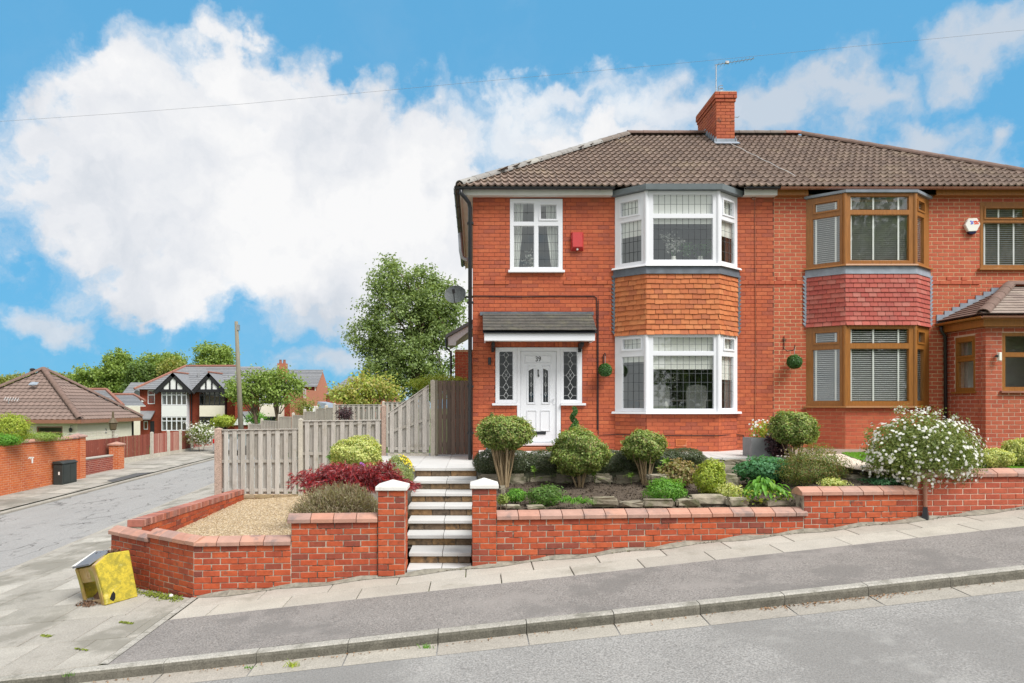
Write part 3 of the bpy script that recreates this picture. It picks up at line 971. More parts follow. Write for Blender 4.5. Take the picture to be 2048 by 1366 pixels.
# kerb stones along the main road
kerb = part_empty('kerb', None)
kerb['kind'] = 'structure'
x = PX(135, 6.75) - .915 * 3
while x < 10:
    x1 = x + .908
    mb = MB()
    for (xa, xb) in ((x + .001, x1 - .001),):
        y0_, y1_ = kerbY(xa), kerbY(xb)
        za, zb = g(xa, y0_) + random.uniform(-.002, .002), g(xb, y1_) + random.uniform(-.002, .002)
        prof = [(0, -.22), (0, -.035), (.012, -.01), (.035, .002), (.125, .004), (.125, -.22)]
        n = len(prof)
        vs = [(xa, y0_ + p[0], za + p[1]) for p in prof] + [(xb, y1_ + p[0], zb + p[1]) for p in prof]
        fs = [tuple(range(n)), tuple(reversed(range(n, 2 * n)))] + [(i, n + i, n + (i + 1) % n, (i + 1) % n) for i in range(n)]
        mb.add(vs, fs)
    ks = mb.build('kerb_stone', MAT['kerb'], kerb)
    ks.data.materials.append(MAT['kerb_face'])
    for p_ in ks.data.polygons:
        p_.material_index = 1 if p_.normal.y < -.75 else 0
    # channel block in front of it
    mb = MB()
    xa, xb = x + .005, x1 - .002
    mb.add([(xa, kerbY(xa) - .30, g(xa, kerbY(xa) - .3) - .1175), (xb, kerbY(xb) - .30, g(xb, kerbY(xb) - .3) - .1175), (xb, kerbY(xb) + .01, g(xb, kerbY(xb)) - .108), (xa, kerbY(xa) + .01, g(xa, kerbY(xa)) - .108)], [(0, 1, 2, 3)])
    mb.build('channel_block', MAT['channel'], kerb)
    x = x1 + .006
# the kerb turning into the side street, then along both its sides
cv = []
for i in range(13):
    t = i / 12
    a, b, c_ = Vector((-6.4, 6.64, 0)), Vector((-8.15, 6.6, 0)), Vector((Xr(11), 11, 0))
    p = a * (1 - t) ** 2 + b * 2 * t * (1 - t) + c_ * t * t
    cv.append((p.x, p.y))
def kerb_run(pts, side, parent, seg=.915, low=-.2, up=.0):
    for i in range(len(pts) - 1):
        p, q = Vector((*pts[i], 0)), Vector((*pts[i + 1], 0))
        dv = (q - p).normalized()
        nv = Vector((-dv.y, dv.x, 0)) * side
        L = (q - p).length
        k = max(1, round(L / seg))
        for j in range(k):
            a, b = p + dv * (L * j / k + .004), p + dv * (L * (j + 1) / k - .004)
            mb = MB()
            vs = []
            for w in (a, b):
                z = g(w.x, w.y) + up
                vs += [w + Vector((0, 0, z + low)), w + Vector((0, 0, z - .02)), w + nv * .02 + Vector((0, 0, z + .003)), w + nv * .14 + Vector((0, 0, z + .004)), w + nv * .14 + Vector((0, 0, z + low))]
            fs = [(0, 1, 2, 3, 4), (9, 8, 7, 6, 5)] + [(m, 5 + m, 5 + (m + 1) % 5, (m + 1) % 5) for m in range(5)]
            mb.add(vs, fs)
            mb.build('kerb_stone', MAT['channel'], parent)
kerb_run(cv, -1, kerb)
kerb_run([(Xr(y), y) for y in lin(11, 36, 2)], -1, kerb)
farp = structure(ystrip('far_pavement', YS, lambda y: -18.6, lambda y: Xl(y) - .13, .0, MAT['flag_dark'], 3))
kerb_run([(Xl(y), y) for y in lin(12, 48, 2)], 1, kerb, up=-.04)
# asphalt patch on the far footway
pm = MB()
pm.add([(x_, y_, g(x_, y_) + .006) for (x_, y_) in ((-14.45, 27.2), (-14.42, 30.6), (-15.0, 30.2), (-14.9, 27.6))], [(0, 1, 2, 3)])
pt = pm.build('tarmac_patch', surf('patch', [(.09, .09, .09)], rough=.9, nv=.2), farp)
pm = MB()
for i in range(14):
    y0_ = 23 + i * 1.3 + random.uniform(-.2, .2)
    x0_ = random.uniform(-16.2, -15.1)
    w, h_ = random.uniform(.6, .9), random.uniform(.6, 1.2)
    pm.add([(a_, b_, g(a_, b_) + .005) for (a_, b_) in ((x0_, y0_), (x0_ + w, y0_), (x0_ + w, y0_ + h_), (x0_, y0_ + h_))], [(0, 1, 2, 3)])
pm.build('replaced_flags', MAT['flag'], farp)

# ================================================================ GARDEN WALLS
ZV = Vector((0, 0, 1))
def garden_wall(part_name, root, A, B, ztop, mat, mort, thick=.215, limit=400, unit_=.235, course=.084, zbot=None, capped=True, coping_mat='coping', cop_len=.31, cop_over=.035,
                cope=True, ends=(0, 0)):
    A, B = Vector((*A, 0)), Vector((*B, 0))
    U = (B - A).normalized()
    L = (B - A).length
    zb = min(g(A.x, A.y), g(B.x, B.y)) - .12 if zbot is None else zbot
    n = math.ceil((ztop - zb) / course)
    zb = ztop - n * course
    O = Vector((A.x, A.y, zb))
    mb = MB()
    wall_core(mb, O, U, ZV, L, ztop - zb, thick=thick - .007)
    w = mb.build(part_name, MAT[mort], root)
    def keep(u, v, u0, u1):
        p = A + U * u
        return zb + v + course * .5 > g(p.x, p.y) - .02
    bricks(w, O, U, ZV, L, ztop - zb, MAT[mat], unit=unit_, course=course, depth=thick, limit=limit, keep=keep, cham=.005, jitter=.003)
    if cope:
        Yl = ZV.cross(U)
        u = -ends[0]
        Lc = L + ends[1]
        while u < Lc - .06:
            u1 = min(u + cop_len + random.uniform(-.004, .004), Lc)
            if Lc - u1 < .08:
                u1 = Lc
            c = MB()
            # saddleback tile: drip edge, curved shoulders, rounded ridge
            prof = [(-cop_over, .0), (-cop_over, .055), (.01, .075), (.05, .10), (thick / 2, .118), (thick - .05, .10), (thick - .01, .075), (thick + cop_over, .055), (thick + cop_over, 0)]
            O2 = Vector((A.x, A.y, ztop + random.uniform(-.002, .003)))
            a = [O2 + U * (u + .004) + Yl * p[0] + ZV * p[1] for p in prof]
            c.prism(a, U * (u1 - u - .008))
            c.build('coping_tile', MAT[coping_mat], root, bevel=.004)
            u = u1
    return w

# left of the steps: chamfered corner and stepped front
lw = thing('front_garden_wall', (-3.8, 9.2, g(-3.8, 9.2)), 'low red brick front wall with chamfered corner beside the yellow bin', 'garden wall')
KX = -3.8
K0 = (KX, wallY(KX))
CH = (-5.56, 10.42)
mid = (K0[0] + (CH[0] - K0[0]) * .5, K0[1] + (CH[1] - K0[1]) * .5)
garden_wall('wall', lw, CH, mid, -1.955, 'brick_garden', 'mortar_grey', ends=(.02, .0))
garden_wall('wall', lw, mid, K0, -1.885, 'brick_garden', 'mortar_grey', ends=(.01, .06))
XS1 = PX(584, 9.36)
garden_wall('wall', lw, (K0[0], K0[1]), (XS1, wallY(XS1)), -1.893, 'brick_garden', 'mortar_grey', ends=(-.0, .0))
XP0, XP1 = PX(756, 9.42), PX(811, 9.42)
garden_wall('wall', lw, (XS1, wallY(XS1)), (XP0, wallY(XP0)), -1.598, 'brick_garden', 'mortar_grey', ends=(.05, .0))

def pillar(root, x0, x1, y0, dep, ztop, capz):
    zb = g(x0, y0) - .1
    n = math.ceil((ztop - zb) / .084)
    zb = ztop - n * .084
    mb = MB()
    mb.box(x0 + .007, x1 - .007, y0 + .007, y0 + dep - .007, zb, ztop)
    p = mb.build('pillar', MAT['mortar_grey'], root)
    w = x1 - x0
    bricks(p, Vector((x0, y0, zb)), Vector((1, 0, 0)), ZV, w, ztop - zb, MAT['brick_garden'], unit=.235, depth=.105, limit=200, cham=.005, jitter=.003, bond=(w - .235) / .235 if w > .235 else .5)
    bricks(p, Vector((x1, y0 + .108, zb)), Vector((0, 1, 0)), ZV, dep - .108, ztop - zb, MAT['brick_garden'], unit=.235, depth=.1, limit=200, cham=.005, jitter=.003)
    bricks(p, Vector((x0, y0 + dep, zb)), Vector((0, -1, 0)), ZV, dep - .108, ztop - zb, MAT['brick_garden'], unit=.235, depth=.1, limit=200, cham=.005, jitter=.003)
    bricks(p, Vector((x1, y0 + dep, zb)), Vector((-1, 0, 0)), ZV, w, ztop - zb, MAT['brick_garden'], unit=.235, depth=.1, limit=0, cham=.005, jitter=.003)
    c = MB()
    o = .028
    zc = ztop + .004
    cx_, cy_ = (x0 + x1) / 2, y0 + dep / 2
    c.add([(x0 - o, y0 - o, zc), (x1 + o, y0 - o, zc), (x1 + o, y0 + dep + o, zc), (x0 - o, y0 + dep + o, zc),
           (x0 - o, y0 - o, zc + .055), (x1 + o, y0 - o, zc + .055), (x1 + o, y0 + dep + o, zc + .055), (x0 - o, y0 + dep + o, zc + .055), (cx_, cy_, zc + .135)],
          [(0, 3, 2, 1), (0, 1, 5, 4), (1, 2, 6, 5), (2, 3, 7, 6), (3, 0, 4, 7), (4, 5, 8), (5, 6, 8), (6, 7, 8), (7, 4, 8)])
    c.build('pillar_cap', MAT['cap'], root, bevel=.006)
pillar(lw, XP0, XP1, wallY(XP0) - .03, .36, -1.165, 0)

rw = thing('front_garden_wall', (2.3, wallY(2.3), g(2.3, 9.7)), 'long low red brick front wall below the garden bed right of the steps', 'garden wall')
XQ0, XQ1 = PX(944, 9.5), PX(993, 9.5)
pillar(rw, XQ0, XQ1, wallY(XQ0) - .03, .345, -1.150, 0)
XA1 = PX(1606, 9.88)
XB1 = PX(1834, 10.0)
garden_wall('wall', rw, (XQ1, wallY(XQ1)), (XA1, wallY(XA1)), -1.586, 'brick_garden', 'mortar_grey', limit=400, ends=(0, .05))
garden_wall('wall', rw, (XA1, wallY(XA1)), (XB1, wallY(XB1)), -1.292, 'brick_garden', 'mortar_grey', ends=(.05, 0))
nw = thing('front_garden_wall', (7.5, wallY(7.5), g(7.5, 10)), 'higher pale red brick front wall below the white flowering shrub', 'garden wall')
garden_wall('wall', nw, (XB1, wallY(XB1) + .0), (9.6, wallY(9.6)), -1.045, 'brick_garden_b', 'mortar_pale', ends=(.05, 0), cop_len=.315)

# side wall with brick-on-edge top, following the side street
sw = thing('side_garden_wall', (-5.6, 13, g(-5.6, 13)), 'low brick wall with a brick-on-edge top beside the side street', 'garden wall')
A, B = Vector((-5.62, 15.95, -2.06)), Vector((-5.40, 10.62, -1.885))
U = (B - A).normalized()
L = (B - A).length
V = (ZV - U * ZV.dot(U)).normalized()
mb = MB()
wall_core(mb, A - V * .80, U, V, L, .80, thick=.208)
w = mb.build('wall', MAT['mortar_grey'], sw)
# faces both ways: seen from the garden (its right face)
Yl = V.cross(U)
bricks(w, A - V * .84 , U, V, L, .84, MAT['brick_garden'], depth=.215, limit=300, cham=.005, jitter=.004)
MAT['edge_brick'] = surf('edge_brick', [(.40, .13, .08), (.46, .19, .14), (.30, .10, .07), (.50, .25, .20), (.24, .11, .09), (.42, .15, .10)], rough=.7, nv=.2, ns=12, bump=.3)
u = 0
while u < L - .03:
    me = chamfer_box(.060, .235, .105, .006, 'edge_brick', MAT['edge_brick'])
    place('edge_brick', me, sw, A + U * (u + .038) + V * (.058 + random.uniform(-.003, .003)) - Yl * .01, U, Yl, V)
    u += .0765

# ================================================================ STEPS AND LANDINGS
st = thing('garden_steps', (-.5, 9.5, g(-.5, 9.4)), 'garden steps of white slabs on brown stone risers between two brick pillars', 'steps')
SZ = [-2.266 + .158 * k for k in range(8)]
SY = [9.46, 9.80, 10.30, 10.70, 11.14, 11.56, 12.04, 12.77]
SXL = [XP1 + .015, XP1 + .01, -1.04, -1.05, -1.09, -1.09, -1.09, -1.13]
SXR = [XQ0 - .012, XQ0 - .01, .02, .02, .02, .02, .03, .04]
for k in range(8):
    zt = SZ[k]
    y0_ = SY[k]
    y1_ = SY[k + 1] + .06 if k < 7 else 12.9
    # riser: rough stones under the slab
    x = SXL[k] + .01
    zr = zt - .052
    zb = (SZ[k - 1] if k else g(-.5, 9.4) - .08)
    while x < SXR[k] - .02:
        w_ = random.uniform(.22, .42)
        x1 = min(x + w_, SXR[k] - .01)
        if SXR[k] - x1 < .1:
            x1 = SXR[k] - .01
        m_ = MB()
        j = [random.uniform(-.006, .006) for _ in range(8)]
        m_.add([(x + .004, y0_ + .035 + j[0], zb + .001), (x1 - .004, y0_ + .035 + j[1], zb + .001), (x1 - .004, y0_ + .2, zb + .001), (x + .004, y0_ + .2, zb + .001),
                (x + .004, y0_ + .03 + j[2], zr - .004), (x1 - .004, y0_ + .03 + j[3], zr - .004), (x1 - .004, y0_ + .2, zr - .004), (x + .004, y0_ + .2, zr - .004)], BOXF)
        m_.build('riser_stone', MAT['riser'], st, bevel=.008)
        x = x1
    mb = MB()
    mb.box(SXL[k] + .02, SXR[k] - .02, y0_ + .06, (SY[k + 1] + .1 if k < 7 else 12.9), zb - .05, zr - .01)
    mb.build('step_core', MAT['slab_edge'], st)
    if k < 7:
        xm = (SXL[k] + SXR[k]) / 2 + .03
        for (a, b) in ((SXL[k], xm - .004), (xm + .004, SXR[k])):
            mb = MB()
            mb.box(a, b, y0_, y1_, zr, zt + random.uniform(-.003, .003))
            mb.build('tread_slab', MAT['slab'], st, bevel=.004)
# landing by the gate, patio along the front
land = thing('patio', (0, 13.6, -1.3), 'white slab landing at the top of the steps by the wooden gate', 'patio')
mb = MB()
mb.box(-2.3, .1, 12.83, 17.0, -2.4, -1.215)
mb.build('patio_base', MAT['slab_edge'], land)
for (xs_, ys_) in ((([-2.25, -1.72, -1.13, -.545, .04]), [12.77, 13.7, 14.63, 15.6, 16.9]),):
    for i in range(len(xs_) - 1):
        for j in range(len(ys_) - 1):
            mb = MB()
            y_0 = ys_[j] if not (i < 2 and j == 0) else 13.2
            mb.box(xs_[i] + .003, xs_[i + 1] - .003, y_0 + .003, ys_[j + 1] - .003, -1.212, -1.16 + random.uniform(-.002, .002))
            mb.build('patio_slab', MAT['slab'], land, bevel=.003)
pat = thing('patio', (3, 13.5, -1.0), 'raised white slab patio running under the bay window', 'patio')
mb = MB()
mb.box(.1, 6.3, 12.66, 14.72, -2.0, -1.003)
mb.build('patio_base', MAT['rock'], pat)
xs_ = lin(.08, 6.36, 7)
for i in range(7):
    for (a, b) in ((12.60, 13.32), (13.32, 14.05), (14.05, 14.72)):
        mb = MB()
        mb.box(xs_[i] + .003, xs_[i + 1] - .003, a + .003, b - .003, -1.0, -.95 + random.uniform(-.002, .002))
        mb.build('patio_slab', MAT['slab'], pat, bevel=.003)

# ================================================================ GARDEN GROUND
def soilz(X, Y):
    t = clamp((Y - 9.8) / 2.3, 0, 1)
    z = -1.545 + .19 * t
    if X > 4.5:
        z += .32 * sstep(4.55, 5.6, X) * (1 - .0 * t)
    return z + .02 * math.sin(X * 5.1 + Y * 3) * math.sin(Y * 6.3 - X * 2)
v, f = [], []
nx, ny = 80, 44
for j in range(ny + 1):
    for i in range(nx + 1):
        X = .12 + i * (6.35 - .12) / nx
        Y = wallY(X) + .14 + j * (12.72 - wallY(X) - .14) / ny
        v.append((X, Y, soilz(X, Y) + random.uniform(-.014, .014)))
for j in range(ny):
    for i in range(nx):
        a = j * (nx + 1) + i
        f.append((a, a + 1, a + nx + 2, a + nx + 1))
bed = structure(link('garden_bed', npmesh('garden_bed', v, f, MAT['soil'])))
# crumbs of soil
n = 5200
X = RNG.uniform(.15, 6.2, n)
Y = RNG.uniform(9.75, 12.5, n)
k = Y > 9.37 + .075 * (X + 1.7) + .3
X, Y = X[k], Y[k]
n = len(X)
Z = np.array([soilz(a, b) for a, b in zip(X, Y)]) + RNG.uniform(-.005, .016, n)
cl = leaf_obj('soil_crumbs', np.stack([X, Y, Z], 1), unit(RNG.normal(size=(n, 3)) + np.array([0, 0, .6])), RNG.uniform(.012, .05, n), RNG.uniform(.012, .04, n),
              surf('soil_crumb', [(.05, .036, .026), (.08, .06, .042), (.11, .085, .06), (.035, .027, .02)], rough=1), None, fold=.3)
tag(cl, 'loose dark brown soil crumbs over the garden bed', 'soil', kind='stuff')

def gravz(X, Y):
    return -2.10 + .07 * (X + 4)
xs_ = lin(-5.75, -1.05, 10)
ys_ = lin(9.3, 16.1, 10)
v = [(x_, max(y_, wallY(x_) + .12), gravz(x_, y_)) for y_ in ys_ for x_ in xs_]
f = [(j * 11 + i, j * 11 + i + 1, (j + 1) * 11 + i + 1, (j + 1) * 11 + i) for j in range(10) for i in range(10)]
grav_me = npmesh('gravel_bed', v, f, MAT['gravel'])
bmx = bmesh.new(); bmx.from_mesh(grav_me)
bmesh.ops.bisect_plane(bmx, geom=bmx.verts[:] + bmx.edges[:] + bmx.faces[:], plane_co=(-3.8, wallY(-3.8) + .1, 0), plane_no=(1.27, 1.78, 0), clear_inner=True)
bmx.to_mesh(grav_me); bmx.free()
structure(link('gravel_bed', grav_me))
def pebbles(name, n, xr, yr, zf, smin, smax, mat, label, keep=None):
    X = RNG.uniform(*xr, n)
    Y = RNG.uniform(*yr, n)
    if keep is not None:
        k = keep(X, Y)
        X, Y = X[k], Y[k]
    n = len(X)
    Z = np.array([zf(a, b) for a, b in zip(X, Y)]) + .004
    base = np.array([(1, 0, 0), (0, 1, 0), (-1, 0, 0), (0, -1, 0), (0, 0, .75), (.2, .1, -.6)], dtype=np.float32)
    fc = np.array([(0, 1, 4), (1, 2, 4), (2, 3, 4), (3, 0, 4)])
    s = RNG.uniform(smin, smax, n)
    an = RNG.uniform(0, 6.28, n)
    q = base[None] * (s[:, None, None] * RNG.uniform(.7, 1.2, (n, 6, 3)))
    ca, sa = np.cos(an)[:, None], np.sin(an)[:, None]
    x = q[:, :, 0] * ca - q[:, :, 1] * sa + X[:, None]
    y = q[:, :, 0] * sa + q[:, :, 1] * ca + Y[:, None]
    z = q[:, :, 2] + Z[:, None]
    vv = np.stack([x, y, z], 2).reshape(-1, 3)
    ff = (fc[None] + np.arange(n)[:, None, None] * 6).reshape(-1, 3)
    o = link(name, npmesh(name, vv, ff, mat))
    return tag(o, label, 'gravel', kind='stuff')
pebbles('gravel', 26000, (-5.45, -1.2), (9.4, 15.9), gravz, .010, .024, MAT['pebble'], 'golden gravel covering the corner garden behind the chamfered wall',
        lambda X, Y: (1.27 * (X + 3.8) + 1.78 * (Y - wallY(-3.8) - .16) > .2))

# ================================================================ THE HOUSES
YW, X0, XP, XE = 14.70, -.05, 6.44, 12.93
ZB, ZT = -1.32, 4.55
XV = Vector((1, 0, 0))
YF = 14.24                                               # front of the bays
h39 = thing('semi_detached_house', (3.2, YW, -1.16), 'red brick semi-detached house number 39 with white windows and orange tiled bay', 'house')
hn = thing('semi_detached_house', (9.7, YW, -.85), 'red brick semi-detached house with oak brown windows and brick porch', 'house')

def pxr(x0, x1, y0, y1, Y, ox):
    """photo rectangle on the plane Y -> (u0,u1,v0,v1) from ox / ZB"""
    return (PX(x0, Y) - ox, PX(x1, Y) - ox, PZ(y1, Y) - ZB, PZ(y0, Y) - ZB)

B39 = [(3.015, YW), (3.578, YF), (5.08, YF), (5.65, YW)]
BN = [(7.13, YW), (7.725, YF), (9.187, YF), (9.78, YW)]
holes39 = [pxr(1020, 1125, 398, 541, YW, X0), pxr(991, 1164, 695, 808, YW, X0), pxr(1034, 1122, 807, 890, YW, X0), (B39[0][0] - X0 + .03, B39[3][0] - X0 - .03, 0, 4.51 - ZB)]
WN = [(10.88, 12.01, 2.93, 4.39)]
holesN = [(BN[0][0] - XP + .03, BN[3][0] - XP - .03, 0, 4.47 - ZB), (10.88 - XP, 12.01 - XP, 2.93 - ZB, 4.39 - ZB), (10.4 - XP, 12.7 - XP, 0, .9 - ZB)]

def front_wall(root, xa, xb, holes, mat, mort, cx):
    O = Vector((xa, YW, ZB))
    mb = MB()
    wall_core(mb, O, XV, ZV, xb - xa, ZT - ZB, holes, thick=.26, rec=.005)
    w = mb.build('wall', MAT[mort], root)
    bricks(w, O, XV, ZV, xb - xa, ZT - ZB, MAT[mat], holes, limit=300, cham=.0025, joint=.009 if mat == 'brick' else .014, jitter=.001,
           prio=lambda q: (abs(q[0] - cx) + abs(q[2] - 2.6) * .8) + (50 if q[1] - q[0] < .2 else 0))
    # string course with dentils under the upper windows
    z0 = 2.618
    for (a, b) in [(c[0], c[1]) for c in holes_boxes(0, xb - xa, 0, 1, [(h_[0] - .02, h_[1] + .02, -1, 2) for h_ in holes if h_[3] > 5])]:
        bricks(w, Vector((xa + a, YW, z0)), XV, ZV, b - a, .084, MAT[mat], depth=.05, proud=.016, limit=60, cham=.003, joint=.006, name='band_brick', piece='band')
        u = .06
        while u < b - a - .11:
            me = chamfer_box(.105, .05, .078, .003, 'dentil' + mat, MAT[mat])
            place('dentil_brick', me, w, Vector((xa + a + u + .055, YW - .014, z0 + .084 + .042)), XV, Vector((0, 1, 0)), ZV)
            u += .325
    return w
w39 = front_wall(h39, X0, XP, holes39, 'brick', 'mortar_red', 1.4)
wN = front_wall(hn, XP, XE, holesN, 'brick_neighbour', 'mortar_buff', 4.0)
# soldier course over the door
for i in range(22):
    xx = PX(990, YW) + i * (PX(1165, YW) - PX(990, YW)) / 22
    me = chamfer_box(.075, .05, .20, .003, 'soldier', MAT['brick'])
    place('soldier_brick', me, w39, Vector((xx + .041, YW - .006, PZ(694, YW) + .105)), XV, Vector((0, 1, 0)), ZV)

def side_wall(root, X, mat, mort, facing):
    mb = MB()
    t = .24
    if facing < 0:
        mb.box(X + .006, X + t, YW + .262, 22.3, ZB - 1.0, ZT)
    else:
        mb.box(X - t, X - .006, YW + .262, 22.3, ZB, ZT)
    w = mb.build('side_wall', MAT[mort], root)
    if facing < 0:
        bricks(w, Vector((X, 22.3, ZB - .9)), Vector((0, -1, 0)), ZV, 22.3 - YW - .0, ZT - ZB + .9, MAT[mat], limit=0, cham=.0025, joint=.008)
    else:
        bricks(w, Vector((X, YW, ZB)), Vector((0, 1, 0)), ZV, 22.3 - YW, ZT - ZB, MAT[mat], limit=0, cham=.0025, joint=.008)
side_wall(h39, X0, 'brick', 'mortar_red', -1)
side_wall(hn, XE, 'brick_neighbour', 'mortar_buff', 1)
for (root, a, b, m_) in ((h39, X0, XP, 'brick'), (hn, XP, XE, 'brick_neighbour')):
    mb = MB()
    mb.box(a, b, 22.3, 22.55, ZB - 1, ZT)
    mb.build('rear_wall', MAT[m_], root)

# ---- rooms behind the glass
def rooms(root, a, b, part_x):
    mb = MB()
    mb.box(a + .3, b - .13, YW + .27, 18.0, -.72, -.62)
    mb.box(a + .3, b - .13, YW + .27, 18.0, 2.0, 2.3)
    mb.box(a + .3, b - .13, YW + .27, 18.0, 4.50, 4.6)
    mb.box(a + .3, b - .13, 17.9, 18.05, -.7, 4.6)
    mb.box(a + .25, a + .32, YW + .27, 18.0, -.7, 4.6)
    mb.box(b - .15, b - .08, YW + .27, 18.0, -.7, 4.6)
    mb.box(part_x, part_x + .1, YW + .27, 18.0, -.7, 4.6)
    mb.build('room_walls', MAT['room'], root)
rooms(h39, X0, XP, 2.72)
rooms(hn, XP, XE, 10.1)

# ---- windows
def ray_u(p0, p1, x):
    """distance along p0->p1 where the line of sight through photo column x meets it"""
    k = (x - CX) / F
    dx, dy = p1[0] - p0[0], p1[1] - p0[1]
    t = (k * p0[1] - p0[0]) / (dx - k * dy)
    return t * math.hypot(dx, dy)

def window_unit(root, p0, p1, z0, z1, panes, fmat, cmat='came', name='window', rec=.0, depth=.075, glass='glass', bead=.010):
    A, B = Vector((p0[0], p0[1], 0)), Vector((p1[0], p1[1], 0))
    U = (B - A).normalized()
    Yl = ZV.cross(U)
    L = (B - A).length
    O = Vector((A.x, A.y, z0)) + Yl * rec
    H = z1 - z0
    holes = [(p[0], p[1], p[2] - z0, p[3] - z0) for p in panes]
    mb = MB()
    for (a, b, c, d_) in holes_boxes(0, L, 0, H, holes):
        mb.obox(O, U, ZV, Yl, (a, b, c, d_, 0, depth))
    # glazing beads: a small step round every pane
    for (a, b, c, d_) in holes:
        for bx in ((a, a + bead, c, d_), (b - bead, b, c, d_), (a + bead, b - bead, c, c + bead), (a + bead, b - bead, d_ - bead, d_)):
            mb.obox(O, U, ZV, Yl, (bx[0], bx[1], bx[2], bx[3], .014, depth - .01))
    w = mb.build(name, MAT[fmat], root)
    for i, p in enumerate(panes):
        a, b, c, d_ = holes[i]
        opt = p[4] if len(p) > 4 else {}
        q = MB()
        q.quad(*[O + U * m_[0] + ZV * m_[1] + Yl * .029 for m_ in ((a, c), (b, c), (b, d_), (a, d_))])
        q.build('glass', MAT[glass], w)
        if opt.get('open'):
            s = MB()
            t, o = .034, .016
            s.obox(O, U, ZV, Yl, (a - t, a - .001, c - t, d_ + t, -o, -.001))
            s.obox(O, U, ZV, Yl, (b + .001, b + t, c - t, d_ + t, -o, -.001))
            s.obox(O, U, ZV, Yl, (a - .001, b + .001, c - t, c - .001, -o, -.001))
            s.obox(O, U, ZV, Yl, (a - .001, b + .001, d_ + .001, d_ + t, -o, -.001))
            s.build('sash', MAT[fmat], w)
        if opt.get('grid'):
            nx, ny = opt['grid']
            s = MB()
            t = .0035
            for k in range(1, nx):
                u = a + (b - a) * k / nx
                s.obox(O, U, ZV, Yl, (u - t, u + t, c, d_, .020, .0255))
            for k in range(1, ny):
                v_ = c + (d_ - c) * k / ny
                s.obox(O, U, ZV, Yl, (a, b, v_ - t, v_ + t, .0185, .0195))
            s.build('lead_grid', MAT[cmat], w)
    return w

def bay(root, pts, z0, z1, pl, pf, pr, fmat, name, **kw):
    for (p0, p1, panes) in ((pts[0], pts[1], pl), (pts[1], pts[2], pf), (pts[2], pts[3], pr)):
        pp = [(ray_u(p0, p1, x[0]), ray_u(p0, p1, x[1]), x[2], x[3], x[4]) for x in panes]
        window_unit(root, p0, p1, z0, z1, pp, fmat, name=name, **kw)
    # corner posts
    for p in (pts[1], pts[2]):
        mb = MB()
        mb.lathe((p[0], p[1] + .02, z0), [(.048, 0), (.048, z1 - z0)], 10)
        mb.build('corner_post', MAT[fmat], root)

def bay_band(root, pts, z0, z1, out0, out1, mat, name, back=.05):
    """strip round the three faces of a bay"""
    def off(o):
        a, b, c, d_ = [Vector((p[0], p[1], 0)) for p in pts]
        n1 = Vector((b.y - a.y, -(b.x - a.x), 0)).normalized()
        n3 = Vector((d_.y - c.y, -(d_.x - c.x), 0)).normalized()
        n2 = Vector((0, -1, 0))
        def meet(p, na, nb):
            m_ = (na + nb).normalized()
            return p + m_ * (o / m_.dot(na))
        return [a + n1 * o + (a - b).normalized() * (o * .5), meet(b, n1, n2), meet(c, n2, n3), d_ + n3 * o + (d_ - c).normalized() * (o * .5)]
    lo, hi = off(out0), off(out1)
    inn = off(-back)
    vs = [(p.x, p.y, z0) for p in lo] + [(p.x, p.y, z1) for p in hi] + [(p.x, p.y, z0) for p in inn] + [(p.x, p.y, z1) for p in inn]
    fs = []
    for i in range(3):
        fs += [(i, i + 1, 5 + i, 4 + i), (4 + i, 5 + i, 13 + i, 12 + i), (9 + i, 8 + i, 12 + i, 13 + i), (8 + i, 9 + i, i + 1, i)]
    fs += [(0, 4, 12, 8), (3, 11, 15, 7)]
    mb = MB()
    mb.add(vs, fs)
    return mb.build(name, MAT[mat], root)

# upper and lower bay of number 39
G = lambda nx, ny, o=False: {'grid': (nx, ny), 'open': o}
zt, zl = PZ(388, YF), PZ(428, YF)
bu = part_empty('upper_bay_window', h39)
bay(bu, B39, 2.955, 4.485, [(1242, 1277, 4.045, 4.34, G(5, 2, True)), (1241, 1283, PZ(521, YF), 3.915, G(5, 4))],
    [(1306, 1426, zl, zt, G(10, 2)), (1306, 1426, PZ(520, YF), PZ(436, YF), G(10, 4))],
    [(1446.5, 1466, 4.045, 4.34, G(3, 2, True)), (1443, 1469, PZ(521, YF), 3.915, G(3, 4))], 'upvc', 'bay_facet')
bay_band(bu, B39, 2.915, 2.955, .085, .07, 'upvc', 'sill')
bay_band(h39, B39, 2.755, 2.912, .05, .035, 'lead', 'lead_apron')
bl = part_empty('lower_bay_window', h39)
bay(bl, B39, -.115, 1.50, [(1246, 1282, 1.20, 1.42, G(4, 2, True)), (1244, 1288, -.055, 1.05, G(4, 6))],
    [(1306, 1428, 1.135, 1.445, G(10, 2)), (1306, 1428, -.065, 1.055, G(10, 6))],
    [(1448, 1467, 1.20, 1.42, G(3, 2, True)), (1443.5, 1467, -.055, 1.05, G(3, 6))], 'upvc', 'bay_facet')
bay_band(bl, B39, -.165, -.118, .085, .075, 'upvc', 'sill')
